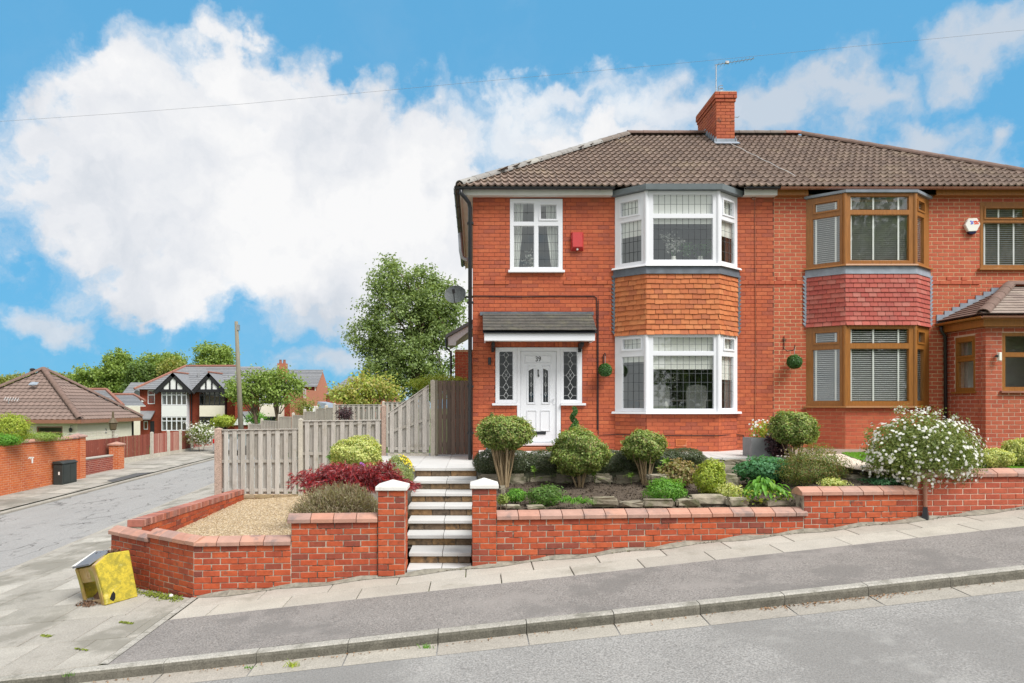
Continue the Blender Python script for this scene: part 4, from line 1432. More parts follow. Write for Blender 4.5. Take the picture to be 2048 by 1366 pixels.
# neighbour's bays
on = lambda o=False: {'open': o}
nu = part_empty('upper_bay_window', hn)
bay(nu, BN, 2.955, 4.44, [(1630, 1675, 4.13, 4.31, on(True)), (1625, 1680, 3.02, 4.0, {})], [(1701, 1818, PZ(420, YF), PZ(392, YF), {}), (1701, 1818, PZ(521, YF), PZ(429, YF), {})],
    [(1836, 1848, 4.13, 4.31, on(True)), (1834, 1848, 3.02, 4.0, {})], 'oak', 'bay_facet')
bay_band(nu, BN, 2.92, 2.955, .075, .065, 'oak', 'sill')
bay_band(hn, BN, 2.755, 2.917, .035, .02, 'lead_pale', 'lead_apron')
nl = part_empty('lower_bay_window', hn)
bay(nl, BN, .005, 1.69, [(1630, 1675, 1.34, 1.555, on(True)), (1625, 1680, .10, 1.2, {})], [(1701, 1818, PZ(687, YF), PZ(657, YF), {}), (1701, 1818, PZ(803, YF), PZ(697, YF), {})],
    [(1836, 1848, 1.34, 1.555, on(True)), (1834, 1848, .10, 1.2, {})], 'oak', 'bay_facet')
bay_band(nl, BN, -.035, .003, .085, .075, 'oak', 'sill')
# brick under the lower bays
for (root, pts, zt_, mat, mort) in ((h39, B39, -.168, 'brick', 'mortar_red'), (hn, BN, -.038, 'brick_neighbour', 'mortar_buff')):
    mb = MB()
    for i in range(3):
        a, b = Vector((*pts[i], ZB)), Vector((*pts[i + 1], ZB))
        wall_core(mb, a, b - a, ZV, (b - a).length, zt_ - ZB, thick=.11, rec=.005)
    w = mb.build('bay_wall', MAT[mort], root)
    for i in range(3):
        a, b = Vector((*pts[i], ZB)), Vector((*pts[i + 1], ZB))
        n_ = math.ceil((zt_ - ZB) / .084)
        bricks(w, a + ZV * (zt_ - ZB - n_ * .084), b - a, ZV, (b - a).length, n_ * .084, MAT[mat], limit=120, cham=.0025, joint=.008, jitter=.001)

# ---- hung tiles on the bays
def hung_tiles(root, pts, z0, z1, rows, tw, mat, jit, backing):
    bay_band(root, pts, z0 + .02, z1, .0, .0, backing, 'tile_backing', .12)
    part = part_empty('tile_hanging', root)
    dz = (z1 - z0) / rows
    for r in range(rows):
        kick, kt = ((.020, .16), (.008, .07))[r] if r < 2 else (0, 0)
        for i in range(3):
            A, B = Vector((*pts[i], 0)), Vector((*pts[i + 1], 0))
            U = (B - A).normalized()
            Yl = ZV.cross(U)
            L = (B - A).length
            u = -(r % 2) * tw * .5 - random.uniform(0, .03) - (.0 if i != 0 else 0)
            while u < L - .01:
                a, b = max(u, 0 if i == 0 else -.012), min(u + tw, L + (.012 if i < 2 else 0))
                u += tw
                if b - a < .025:
                    continue
                tilt = .16 + kt + random.uniform(-.015, .02)
                Vt = (ZV + Yl * tilt).normalized()
                Yt = Vt.cross(U)
                ln = dz * 1.5
                me = chamfer_box(round(b - a - .003, 2), .013, round(ln, 3), .0015, 'hung' + mat, MAT[mat])
                zc = z0 + r * dz + random.uniform(-jit, jit)
                c = A + U * ((a + b) / 2) - Yl * (.034 + kick) + ZV * zc + Vt * (ln / 2)
                o = place('hung_tile', me, part, c, U, Yt, Vt)
                o.rotation_euler.rotate_axis('Y', random.uniform(-.012, .012))
    return part
hung_tiles(h39, B39, 1.495, 2.765, 12, .178, 'clay', .008, 'lead')
hung_tiles(hn, BN, 1.685, 2.765, 11, .167, 'clay_red', .0015, 'lead_pale')
# lead soakers where the tiles meet the wall
for (root, pts, z0, z1, mt) in ((h39, B39, 1.52, 2.75, 'lead'), (hn, BN, 1.69, 2.76, 'lead_pale')):
    mb = MB()
    z = z0
    while z < z1 - .03:
        for (px_, sg) in ((pts[0][0] - .005, -1), (pts[3][0] + .005, 1)):
            y = YW - .012
            mb.prism([(px_, y - .02, z - .02), (px_, y - .02, z + .10), (px_ + sg * .075, y - .005, z + .10), (px_ + sg * .06, y - .01, z + .07)], (0, .02, 0))
        z += .084
    mb.build('lead_soakers', MAT[mt], root)
# flat bay roofs
bay_band(h39, B39, 4.492, 4.60, .11, .13, 'felt', 'bay_roof', .45)
bay_band(hn, BN, 4.448, 4.50, .05, .06, 'lead_pale', 'bay_roof', .45)
for (root, pts, z) in ((h39, B39, 4.585), (hn, BN, 4.492)):
    mb = MB()
    mb.prism([(p[0], p[1] + .03, z - .02) for p in pts] + [(pts[3][0], YW + .3, z - .02), (pts[0][0], YW + .3, z - .02)], (0, 0, .018))
    mb.build('bay_roof_deck', MAT['felt'], root)

# ---- upper window of 39 and of the neighbour
ua = lambda x: PX(x, YW) - PX(1020, YW)
window_unit(h39, (PX(1020, YW), YW), (PX(1125, YW), YW), PZ(541, YW), PZ(398, YW),
            [(ua(1027), ua(1068.5), PZ(444, YW), PZ(406, YW), G(3, 2)), (ua(1081), ua(1113), PZ(438.5, YW), PZ(410, YW), G(3, 2, True)),
             (ua(1027), ua(1068.5), PZ(535, YW), PZ(451.5, YW), G(3, 5)), (ua(1076), ua(1117), PZ(535, YW), PZ(451.5, YW), G(3, 5))], 'upvc', name='window', rec=-.008, depth=.085, cmat='came')
mb = MB()
mb.box(PX(1016, YW), PX(1129, YW), YW - .075, YW + .05, PZ(546, YW), PZ(541, YW))
mb.build('sill', MAT['upvc'], h39, bevel=.006)
window_unit(hn, (10.88, YW), (12.01, YW), 2.96, 4.39, [(.11, .97, 4.05, 4.26, on(True)), (.06, 1.07, 3.03, 3.95, {})], 'oak', name='window', rec=-.008, depth=.085)
mb = MB()
mb.box(10.82, 12.07, YW - .07, YW + .05, 2.915, 2.955)
mb.build('sill', MAT['oak'], hn, bevel=.005)

# ---- front door of 39
dr = part_empty('door_set', h39)
ud = lambda x: PX(x, YW)
zd = lambda y: PZ(y, YW)
def sidelight(x0, x1, gx0, gx1):
    w = window_unit(dr, (ud(x0), YW), (ud(x1), YW), zd(806), zd(695), [(ud(gx0) - ud(x0), ud(gx1) - ud(x0), zd(800.5), zd(702), {})], 'upvc', name='sidelight', rec=.0, depth=.09, glass='glass_dark', bead=.012)
    # leaded lozenges
    cxm = (ud(gx0) + ud(gx1)) / 2
    mb = MB()
    y = YW + .02
    def line(a, b, t=.0042):
        mb.tube([(a[0], y, a[1]), (b[0], y, b[1])], t, 5)
    zs = [(710, 5, 6), (728, 5, 8), (750.5, 8, 12), (774, 5.5, 8.5), (791, 4.5, 7)]
    prev = zd(702)
    for (yy_, hw, hh_) in zs:
        zc, w2, h2 = zd(yy_), hw / 92.86, hh_ / 92.86
        line((cxm - w2, zc), (cxm, zc + h2)); line((cxm, zc + h2), (cxm + w2, zc)); line((cxm + w2, zc), (cxm, zc - h2)); line((cxm, zc - h2), (cxm - w2, zc))
        line((ud(gx0), zc), (cxm - w2, zc), .003); line((cxm + w2, zc), (ud(gx1), zc), .003)
        line((cxm, prev), (cxm, zc + h2), .003)
        prev = zc - h2
    line((cxm, prev), (cxm, zd(800)), .003)
    zc = zd(750.5)
    for s in (-1, 1):
        line((cxm - .035, zc + s * .05), (cxm + .035, zc - s * .05), .003)
    mb.build('lead_lozenges', MAT['came_pale'], w)
sidelight(991, 1034, 998, 1026.5)
sidelight(1121.5, 1164, 1126.5, 1155)
mb = MB()
mb.box(ud(984), ud(1034.5), YW - .07, YW + .03, zd(811), zd(806.5))
mb.build('sill', MAT['upvc'], dr, bevel=.005)
mb = MB()
mb.box(ud(1121), ud(1171), YW - .07, YW + .03, zd(811), zd(806.5))
mb.build('sill', MAT['upvc'], dr, bevel=.005)
mb = MB()
for (a, b, c, d_) in holes_boxes(ud(1034.3), ud(1121.3), zd(890), zd(695), [(ud(1041), ud(1113), zd(885), zd(702))]):
    mb.box(a, b, YW - .003, YW + .09, c, d_)
mb.build('door_frame', MAT['upvc'], dr)
door = MB()
gl = [(ud(1057.5), ud(1067.5)), (ud(1086.5), ud(1096.5))]
for (a, b, c, d_) in holes_boxes(ud(1041.5), ud(1112.5), zd(884), zd(702.5), [(g0, g1, zd(804.5), zd(737)) for (g0, g1) in gl]):
    door.box(a, b, YW + .028, YW + .075, c, d_)
door = door.build('door', MAT['upvc'], h39)
def raised(x0, x1, y0, y1, arch=False):
    mb = MB()
    a, b, c, d_ = ud(x0), ud(x1), zd(y1), zd(y0)
    t = .018
    yb = YW + .0279
    for q in ((a, a + t, c, d_), (b - t, b, c, d_), (a + t, b - t, c, c + t), (a + t, b - t, d_ - t, d_)):
        mb.box(q[0], q[1], yb - .014, yb, q[2], q[3])
    mb.build('door_moulding', MAT['upvc'], door, bevel=.004)
raised(1054, 1071.5, 731, 808); raised(1083, 1100.5, 731, 808)
raised(1054, 1074, 820, 862); raised(1081, 1101, 820, 862)
raised(1049, 1104, 711, 727)
for i, (g0, g1) in enumerate(gl):
    mb = MB()
    ym = YW + .045
    mb.add([(g0 - .003, ym, zd(804.5)), (g1 + .003, ym, zd(804.5)), (g1 + .003, ym, zd(737)), (g0 - .003, ym, zd(737))], [(0, 1, 2, 3)])
    mb.build('glass', MAT['glass_dark'], door)
    mb = MB()
    # slanting top of the light
    if i == 0:
        mb.prism([(g0 - .002, YW + .030, zd(739.5)), (g0 - .002, YW + .030, zd(736)), (g1 + .002, YW + .030, zd(736)), (g1 + .002, YW + .030, zd(735))], (0, .04, 0)) if False else None
        mb.prism([(g0, YW + .030, zd(736.5)), (g1, YW + .030, zd(736.5)), (g0, YW + .030, zd(741))], (0, .04, 0))
    else:
        mb.prism([(g0, YW + .030, zd(736.5)), (g1, YW + .030, zd(736.5)), (g1, YW + .030, zd(741))], (0, .04, 0))
    xm = (g0 + g1) / 2
    mb.build('light_head', MAT['upvc'], door)
    mb = MB()
    yl = YW + .04
    mb.tube([(xm, yl, zd(803)), (xm, yl, zd(741))], .0028, 5)
    for yc in (750, 769, 788):
        for (a, b) in (((-.025, 0), (0, .05)), ((0, .05), (.025, 0)), ((.025, 0), (0, -.05)), ((0, -.05), (-.025, 0))):
            mb.tube([(xm + a[0], yl, zd(yc) + a[1]), (xm + b[0], yl, zd(yc) + b[1])], .003, 5)
    mb.build('lead_lozenges', MAT['came_pale'], door)
mb = MB()
mb.box(ud(1063.5), ud(1092), YW + .012, YW + .0275, zd(869), zd(863))
mb.build('letter_plate', MAT['black'], door, bevel=.004)
mb = MB()
mb.lathe((ud(1076.5), YW + .018, zd(740.5)), [(.016, 0), (.018, .006), (.010, .01)], 10, 'Y')
mb.tube([(ud(1076.5), YW + .012, zd(741)), (ud(1076.2), YW + .004, zd(746)), (ud(1076.8), YW + .008, zd(751))], [.010, .008, .014], 8)
mb.lathe((ud(1077), YW + .008, zd(752)), [(.018, 0), (.018, .02)], 10, 'Y')
mb.build('knocker', MAT['black'], door)
mb = MB()
mb.box(ud(1106.5), ud(1111.5), YW + .018, YW + .0277, zd(809), zd(794))
mb.tube([(ud(1109), YW + .01, zd(797)), (ud(1109), YW - .02, zd(797)), (ud(1102.5), YW - .02, zd(797))], .009, 7)
mb.lathe((ud(1109), YW + .012, zd(804)), [(.008, 0), (.008, .008)], 8, 'Y')
mb.build('door_handle', MAT['upvc'], door)
def text_mesh(name, cu, parent):
    tmp = bpy.data.objects.new('tmp_text', cu)
    me = bpy.data.meshes.new_from_object(tmp)
    bpy.data.objects.remove(tmp)
    return link(name, me, parent)
fc = bpy.data.curves.new('house_number', 'FONT')
fc.body = '39'
fc.size = .155
fc.extrude = .004
fc.align_x = 'CENTER'
fc.materials.append(MAT['black'])
fo = text_mesh('house_number', fc, door)
fo.location = (ud(1076.5), YW + .022, zd(722.5))
fo.rotation_euler = (R(90), 0, 0)
fo.scale = (.82, 1, 1)
mb = MB()
mb.box(ud(1034), ud(1122), YW - .05, YW + .1, zd(891), zd(885.5))
mb.build('threshold', MAT['upvc'], dr, bevel=.004)
mb = MB()
mb.box(ud(1030), ud(1126), YW - .30, YW - .004, -.95, zd(893.5))
mb.build('door_step', MAT['terracotta'], h39, bevel=.01)

# ---- canopy over the door
YC = 14.10
cz0, cz1 = PZ(662, YC), PZ(627, YW)
cxa, cxb = PX(966, YC), PX(1193, YC)
can = part_empty('canopy', h39)
mb = MB()
mb.box(cxa + .03, cxb - .03, YC + .015, YC + .045, PZ(681, YC), cz0 - .02)
mb.box(cxa + .03, cxa + .06, YC + .045, YW - .01, PZ(681, YC), cz0 - .02)
mb.box(cxb - .06, cxb - .03, YC + .045, YW - .01, PZ(681, YC), cz0 - .02)
mb.build('fascia', MAT['upvc'], can)
mb = MB()
mb.box(cxa + .06, cxb - .06, YC + .045, YW - .01, PZ(681, YC) + .03, PZ(681, YC) + .05)
mb.build('soffit', MAT['white_wood'], can)
Uc = XV
Vc = (Vector((0, YW, cz1)) - Vector((0, YC - .03, cz0))).normalized()
Lc = (Vector((0, YW, cz1)) - Vector((0, YC - .03, cz0))).length
Yc = Vc.cross(Uc)
mb = MB()
mb.obox(Vector((cxa, YC - .03, cz0 - .035)), Uc, Vc, Yc, (0, cxb - cxa, 0, Lc, 0, .02))
mb.build('canopy_deck', MAT['black'], can)
rows = 6
for r in range(rows):
    u = -(r % 2) * .12
    while u < cxb - cxa:
        a, b = max(0, u), min(u + .25, cxb - cxa)
        u += .25
        if b - a < .03:
            continue
        Vt = (Vc + Yc * .10).normalized()
        Yt = Vt.cross(Uc)
        dz = Lc / rows
        me = chamfer_box(round(b - a - .004, 2), .014, round(dz * 1.35, 3), .002, 'canopy_slate', MAT['canopy_slate'])
        place('slate', me, can, Vector((cxa, YC - .03, cz0)) + Uc * ((a + b) / 2) + Vc * (r * dz) + Vt * dz * .67 - Yc * .03 + Vc * random.uniform(-.004, .004), Uc, Yt, Vt)
mb = MB()
mb.obox(Vector((cxa - .06, YC, 0)), XV, ZV, Vector((0, 1, 0)), (0, cxb - cxa + .10, cz1 - .045, cz1 + .03, YW - YC - .05, YW - YC - .012))
mb.build('lead_flashing', MAT['lead'], can)
for xx in (PX(986, 14.4), PX(1163, 14.4)):
    mb = MB()
    pr = [(0, 0), (-.42, 0), (-.42, -.05), (-.32, -.09), (-.18, -.10), (-.07, -.12), (-.05, -.17), (0, -.18)]
    mb.prism([(xx - .03, YW + a - .008, PZ(682, YC) - .004 + b) for (a, b) in pr], (.065, 0, 0))
    mb.build('bracket', MAT['timber_black'], can)

# ---- roofs
EY, EZ, RY, RZ = 14.42, 4.65, 18.4, 7.28
EX0, EX1, RX0, RX1 = -.37, 13.25, 4.11, 8.77
VR = Vector((0, RY - EY, RZ - EZ))
LR = VR.length
VR.normalize()
YR = VR.cross(XV)                                       # into the roof
TW, TG = .30, LR / 16
def tile_mesh():
    xs = [(-.5 + i / 16) * TW for i in range(17)]
    def prof(x):
        t = (x / TW * 2) % 1.0                         # two rolls per tile
        return .037 * (math.exp(-((t - .30) / .17) ** 2)) - .006 * math.exp(-((t - .78) / .2) ** 2)
    vs, fs = [], []
    n = len(xs)
    for (y, lift, dn) in ((0, .040, -.034), (0, .040, 0), (TG * 1.16, .0, 0)):
        for x in xs:
            vs.append((x, -(prof(x) + lift + dn), y))
    for k in range(2):
        for i in range(n - 1):
            fs.append((k * n + i, k * n + i + 1, (k + 1) * n + i + 1, (k + 1) * n + i))
    return vs, fs
tv, tf = tile_mesh()
tile_me = npmesh('roof_tile', tv, tf, MAT['roof_tile'], True)
def sharp(me):
    try:
        me.set_sharp_from_angle(angle=R(40))
    except Exception:
        pass
sharp(tile_me)
roofs = {}
for (root, xa, xb) in ((h39, EX0, XP), (hn, XP, EX1)):
    mb = MB()
    # sheathing under the tiles, all slopes of this half
    if root is h39:
        F4 = [(EX0, EY, EZ - .03), (XP, EY, EZ - .03), (XP, RY, RZ - .03), (RX0, RY, RZ - .03)]
        S3 = [(EX0, EY, EZ - .03), (RX0, RY, RZ - .03), (EX0, 22.55, EZ - .03)]
        B4 = [(EX0, 22.55, EZ - .03), (RX0, RY, RZ - .03), (XP, RY, RZ - .03), (XP, 22.55, EZ - .03)]
    else:
        F4 = [(XP, EY, EZ - .03), (EX1, EY, EZ - .03), (RX1, RY, RZ - .03), (XP, RY, RZ - .03)]
        S3 = [(EX1, EY, EZ - .03), (EX1, 22.55, EZ - .03), (RX1, RY, RZ - .03)]
        B4 = [(XP, 22.55, EZ - .03), (XP, RY, RZ - .03), (RX1, RY, RZ - .03), (EX1, 22.55, EZ - .03)]
    for q in (F4, S3, B4):
        mb.add(q, [tuple(range(len(q)))])
    roofs[root.name] = mb.build('roof', MAT['roof_tile'], root)

hipL0, hipL1 = Vector((EX0, EY, EZ)), Vector((RX0, RY, RZ))
hipR0, hipR1 = Vector((EX1, EY, EZ)), Vector((RX1, RY, RZ))
chim = (6.20, 6.68, 17.55, 19.0)
for r in range(16):
    v0_ = r * TG
    k = 0
    while True:
        u0 = k * TW
        if u0 > EX1 - EX0:
            break
        xc = EX0 + u0 + TW / 2
        k += 1
        f0, f1 = v0_ / LR, (v0_ + TG) / LR
        xl0, xl1 = EX0 + (RX0 - EX0) * f0, EX0 + (RX0 - EX0) * f1
        xr0, xr1 = EX1 + (RX1 - EX1) * f0, EX1 + (RX1 - EX1) * f1
        if xc + TW / 2 < xl0 or xc - TW / 2 > xr0 or xc > 13.4:
            continue
        yv = EY + (RY - EY) * (v0_ + TG * .5) / LR
        if chim[0] - .02 < xc < chim[1] + .02 and yv > chim[2] + .05:
            continue
        root = h39 if xc < XP else hn
        O = Vector((xc, EY, EZ)) + VR * (v0_ - .04) + XV * random.uniform(-.003, .003)
        V2 = (VR + YR * random.uniform(-.006, .006)).normalized()
        cutL, cutR = xc - TW / 2 < xl1 + .02, xc + TW / 2 > xr1 - .02
        if cutL or cutR:
            bm = bmesh.new()
            bm.from_mesh(tile_me)
            M4 = basis(O, XV, YR, VR)
            bm.transform(M4)
            if cutL:
                nrm = Vector((RY - EY, -(RX0 - EX0), 0))
                bmesh.ops.bisect_plane(bm, geom=bm.verts[:] + bm.edges[:] + bm.faces[:], plane_co=hipL0, plane_no=nrm, clear_inner=True)
            else:
                nrm = Vector((-(RY - EY), (RX1 - EX1), 0))
                bmesh.ops.bisect_plane(bm, geom=bm.verts[:] + bm.edges[:] + bm.faces[:], plane_co=hipR0, plane_no=nrm, clear_inner=True)
            if len(bm.faces):
                me = bpy.data.meshes.new('cut_tile')
                bm.to_mesh(me)
                me.materials.append(MAT['roof_tile'])
                link('roof_tile', me, roofs[root.name])
            bm.free()
        else:
            place('roof_tile', tile_me, roofs[root.name], O, XV, V2.cross(XV), V2)

# tiles on the gable-end hips, joined (only their edge is seen)
def hip_end(root, a, b, c, name):
    a, b, c = Vector(a), Vector(b), Vector(c)
    U = (b - a).normalized()
    m_ = (a + b) / 2
    V = (c - (a + U * (c - a).dot(U)))
    L_ = V.length
    V.normalize()
    Yl_ = V.cross(U)
    items = []
    base = (b - a).length
    rows_ = 16
    for r in range(rows_):
        ins = base * .5 * (r / rows_)
        u = math.ceil(ins / TW) * TW
        while u < base - ins - TW * .5:
            items.append((tile_me, basis(a + U * (u + TW / 2) + V * (r * L_ / rows_ - .04), U, Yl_, V)))
            u += TW
    stuff(mass(name, items, MAT['roof_tile'], roofs[root.name]))
hip_end(h39, (EX0, 22.55, EZ), (EX0, EY, EZ), (RX0, RY, RZ), 'side_roof_tiles')
hip_end(hn, (EX1, EY, EZ), (EX1, 22.55, EZ), (RX1, RY, RZ), 'side_roof_tiles')

def half_round(root, A, B, rad, n, mats, name, up):
    A, B = Vector(A), Vector(B)
    U = (B - A).normalized()
    up = (up - U * up.dot(U)).normalized()
    sd = U.cross(up)
    L = (B - A).length
    for i in range(n):
        a, b = L * i / n, L * (i + 1) / n
        prof = [(math.cos(t) * rad, math.sin(t) * rad * .85) for t in [math.pi * j / 8 for j in range(9)]]
        inn = [(math.cos(t) * (rad - .018), math.sin(t) * (rad - .018) * .85) for t in [math.pi * j / 8 for j in range(9)]]
        mb = MB()
        pts = []
        for (s, sc_) in ((a - .012, 1.06), (b - .004, 1.0)):
            for q in prof:
                pts.append(A + U * s + sd * q[0] * sc_ + up * (q[1] * sc_ - .01))
        for (s, sc_) in ((a - .012, 1.06), (b - .004, 1.0)):
            for q in inn:
                pts.append(A + U * s + sd * q[0] * sc_ + up * (q[1] * sc_ - .01))
        fs = []
        for j in range(8):
            fs += [(j, j + 1, 10 + j, 9 + j), (18 + j, 27 + j, 28 + j, 19 + j), (j, 18 + j, 19 + j, j + 1), (9 + j, 10 + j, 28 + j, 27 + j)]
        fs += [(0, 9, 27, 18), (8, 26, 35, 17)]
        mb.add(pts, fs)
        mb.build(name, MAT[mats(i)] if callable(mats) else MAT[mats], root, smooth=False)
half_round(roofs[h39.name], hipL0 + Vector((.05, .05, .035)), hipL1 + Vector((0, 0, .035)), .125, 15, lambda i: 'ridge_pale' if i < 12 else 'ridge', 'hip_tile', Vector((-.3, -.3, 1)))
half_round(roofs[h39.name], (RX0, RY, RZ + .05), (chim[0], RY, RZ + .05), .12, 5, 'ridge_brown', 'ridge_tile', ZV)
half_round(roofs[hn.name], (chim[1], RY, RZ + .05), (RX1, RY, RZ + .05), .12, 5, lambda i: 'ridge_red' if i == 4 else 'ridge', 'ridge_tile', ZV)
half_round(roofs[hn.name], hipR1 + Vector((0, 0, .035)), hipR0 + Vector((-.05, .05, .035)), .125, 15, 'ridge_brown', 'hip_tile', Vector((.3, -.3, 1)))
# cement runnel and moss on the front slope below the chimney
mb = MB()
pts = [Vector((XP + .05, EY, EZ)) + VR * v_ - YR * .075 + XV * (.55 * (1 - v_ / 3.6) + .02 * math.sin(v_ * 9)) for v_ in lin(.5, 3.6, 14)]
mb.tube(pts, .005, 5)
mb.build('aerial_lead', MAT['came_pale'], roofs[hn.name])

# ---- chimney
chp = MB()
chz0 = EZ + (chim[2] - EY) / (RY - EY) * (RZ - EZ) - .2
cxw = chim[1] - chim[0]
CT = 8.07
chp.box(chim[0] + .006, chim[1] - .006, chim[2] + .006, chim[3] - .006, chz0, CT)
ch = chp.build('chimney', MAT['mortar_red'], h39)
nrow = math.ceil((CT - chz0) / .084)
zc0 = CT - nrow * .084
MAT['brick_chimney'] = surf('brick_chimney', [(.42, .11, .05), (.46, .13, .06), (.38, .095, .05), (.44, .12, .055)], rough=.85, nv=.2, ns=12, bump=.4, stain=(.08, .06, .05), stain_scale=4, stain_amt=.75, stain_lo=.58, stain_hi=.7)
for (O, U_, L_) in ((Vector((chim[0], chim[2], zc0)), XV, cxw), (Vector((chim[0], chim[3], zc0)), Vector((0, -1, 0)), chim[3] - chim[2]), (Vector((chim[1], chim[2], zc0)), Vector((0, 1, 0)), chim[3] - chim[2]),
                    (Vector((chim[1], chim[3], zc0)), -XV, cxw)):
    bricks(ch, O, U_, ZV, L_, CT - zc0, MAT['brick_chimney'], depth=.05, limit=90, cham=.004, unit=.24)
for (z0_, z1_, o) in ((CT - .252, CT - .172, .022), (CT - .168, CT + .0, .045)):
    nr = round((z1_ - z0_) / .084)
    for (O, U_, L_) in ((Vector((chim[0] - o, chim[2] - o, z0_)), XV, cxw + 2 * o), (Vector((chim[0] - o, chim[3] + o, z0_)), Vector((0, -1, 0)), chim[3] - chim[2] + 2 * o), (Vector((chim[1] + o, chim[2] - o, z0_)), Vector((0, 1, 0)), chim[3] - chim[2] + 2 * o),
                        (Vector((chim[1] + o, chim[3] + o, z0_)), -XV, cxw + 2 * o)):
        bricks(ch, O, U_, ZV, L_, z1_ - z0_, MAT['brick_chimney'], depth=.07, limit=40, cham=.004, unit=.24, name='corbel_brick')
mb = MB()
mb.box(chim[0] - .03, chim[1] + .03, chim[2] - .03, chim[3] + .03, CT - .008, CT + .02)
mb.build('flaunching', MAT['concrete'], ch)
mb = MB()
zf = EZ + (chim[2] - EY) / (RY - EY) * (RZ - EZ)
mb.box(chim[0] - .05, chim[1] + .05, chim[2] - .02, chim[2] - .001, zf - .03, zf + .15)
mb.obox(Vector((chim[0] - .07, chim[2] - .02, zf + .0)) - YR * .055, XV, VR, YR, (0, cxw + .14, -.16, .01, -.012, .012))
for s, xq in ((-1, chim[0]), (1, chim[1])):
    for i in range(6):
        ya = chim[2] + i * .16
        za = zf + (ya - chim[2]) * (RZ - EZ) / (RY - EY)
        if ya < RY + .1:
            mb.box(min(xq, xq + s * .014), max(xq, xq + s * .014), ya - .02, ya + .17, za - .03, za + .20)
mb.build('lead_flashing', MAT['lead_pale'], ch)
mb = MB()
cc = Vector((6.42, 17.85, CT + .02))
mb.tube([cc + Vector((math.cos(t) * .06, math.sin(t) * .06, .018 * t / 1.6)) for t in lin(0, 6.28 * 4, 40)], .008, 5)
mb.build('chimney_cowl', MAT['steel'], ch)

# ---- eaves: gutter, fascia, downpipe
def gutter(root, A, B, mat, name='gutter', rad=.048):
    A, B = Vector(A), Vector(B)
    U = (B - A).normalized()
    sd = Vector((U.y, -U.x, 0))
    prof = [(math.cos(t) * rad, math.sin(t) * rad) for t in [math.pi + math.pi * j / 8 for j in range(9)]] + [(math.cos(t) * (rad - .006), math.sin(t) * (rad - .006)) for t in [2 * math.pi - math.pi * j / 8 for j in range(9)]]
    mb = MB()
    mb.prism([A + sd * p[0] + ZV * p[1] for p in prof], B - A)
    o = mb.build(name, MAT[mat], root)
    n = max(2, int((B - A).length / 1.0))
    mb = MB()
    for i in range(n + 1):
        c = A.lerp(B, (i + .35) / (n + .7))
        mb.prism([c + sd * p[0] * 1.12 + ZV * p[1] * 1.12 for p in prof], U * .035)
    mb.build('gutter_clip', MAT[mat], o)
    return o
GY, GZ = 14.43, 4.625
gutter(h39, (-.44, GY, GZ), (2.95, GY, GZ), 'black')
gutter(h39, (5.72, GY, GZ), (XP + .0, GY, GZ), 'black')
gutter(hn, (XP + .01, GY, GZ), (13.3, GY, GZ), 'brown_gutter')
gutter(h39, (-.41, GY + .05, GZ), (-.41, 22.5, GZ), 'black')
def fascia(root, a, b, mat):
    mb = MB()
    mb.box(a, b, 14.53, 14.555, 4.49, 4.655)
    mb.box(a, b, 14.555, YW + .02, 4.495, 4.507)
    mb.build('fascia', MAT[mat], root)
fascia(h39, -.30, 2.93, 'white_wood')
fascia(h39, 5.74, XP, 'white_wood')
fascia(hn, XP + .002, BN[0][0] - .03, 'oak')
fascia(hn, BN[3][0] + .05, 13.2, 'oak')
mb = MB()
mb.box(-.32, -.30, 14.53, 22.5, 4.50, 4.655)
mb.box(-.30, X0 + .0, 14.56, 22.5, 4.535, 4.55)
mb.build('side_fascia', MAT['white_wood'], h39)
mb = MB()
mb.tube([(-.30, GY, GZ - .05), (-.30, GY, GZ - .13), (-.22, GY + .02, GZ - .2), (-.13, GY + .16, GZ - .28), (-.105, 14.62, GZ - .38), (-.105, 14.62, -1.15)], .043, 10)
dp = mb.build('downpipe', MAT['black'], h39, smooth=True)
mb = MB()
for z in (3.9, 2.2, .4, -.6):
    mb.box(-.17, X0 + .02, 14.60, 14.70, z, z + .04)
mb.build('pipe_bracket', MAT['black'], dp)
mb = MB()
mb.tube([(X0 - .02, 15.6, 3.35), (X0 - .16, 15.6, 3.35), (X0 - .24, 15.6, 3.40), (X0 - .27, 15.6, 3.55), (X0 - .29, 15.6, 3.95)], .05, 10)
mb.build('boiler_flue', MAT['steel'], h39, smooth=True)

# ---- cables on the front of 39
mb = MB()
yk = YW - .012
mb.tube([(PX(945, YW), yk, PZ(592, YW)), (PX(1040, YW), yk, PZ(593.5, YW)), (PX(1100, YW), yk, PZ(592.5, YW)), (PX(1188, YW), yk, PZ(592.5, YW)), (PX(1193, YW), yk, PZ(596, YW)), (PX(1194, YW), yk, PZ(640, YW)), (PX(1194.5, YW), yk, PZ(860, YW))], .009, 6)
mb.tube([(PX(1196.5, YW), yk, PZ(600, YW)), (PX(1196.5, YW), yk, PZ(870, YW)), (PX(1230, YW), yk, PZ(868.5, YW))], .007, 6)
mb.tube([(B39[0][0], yk, -.61), (B39[1][0], YF - .012, -.61), (B39[2][0], YF - .012, -.615), (B39[3][0] - .05, YW - .02, -.61), (5.78, yk, -.63), (5.79, yk, -.83), (5.95, yk, -.87)], .008, 6)
mb.build('cable', MAT['black'], h39)
mb = MB()
mb.tube([(PX(1509, YW), yk, PZ(392, YW)), (PX(1511, YW), yk, PZ(700, YW)), (PX(1509, YW), yk, PZ(872, YW))], .006, 6)
mb.box(PX(1503, YW), PX(1510, YW), yk - .03, yk + .01, PZ(400, YW), PZ(394, YW))
mb.build('cable', MAT['brown_gutter'], h39)
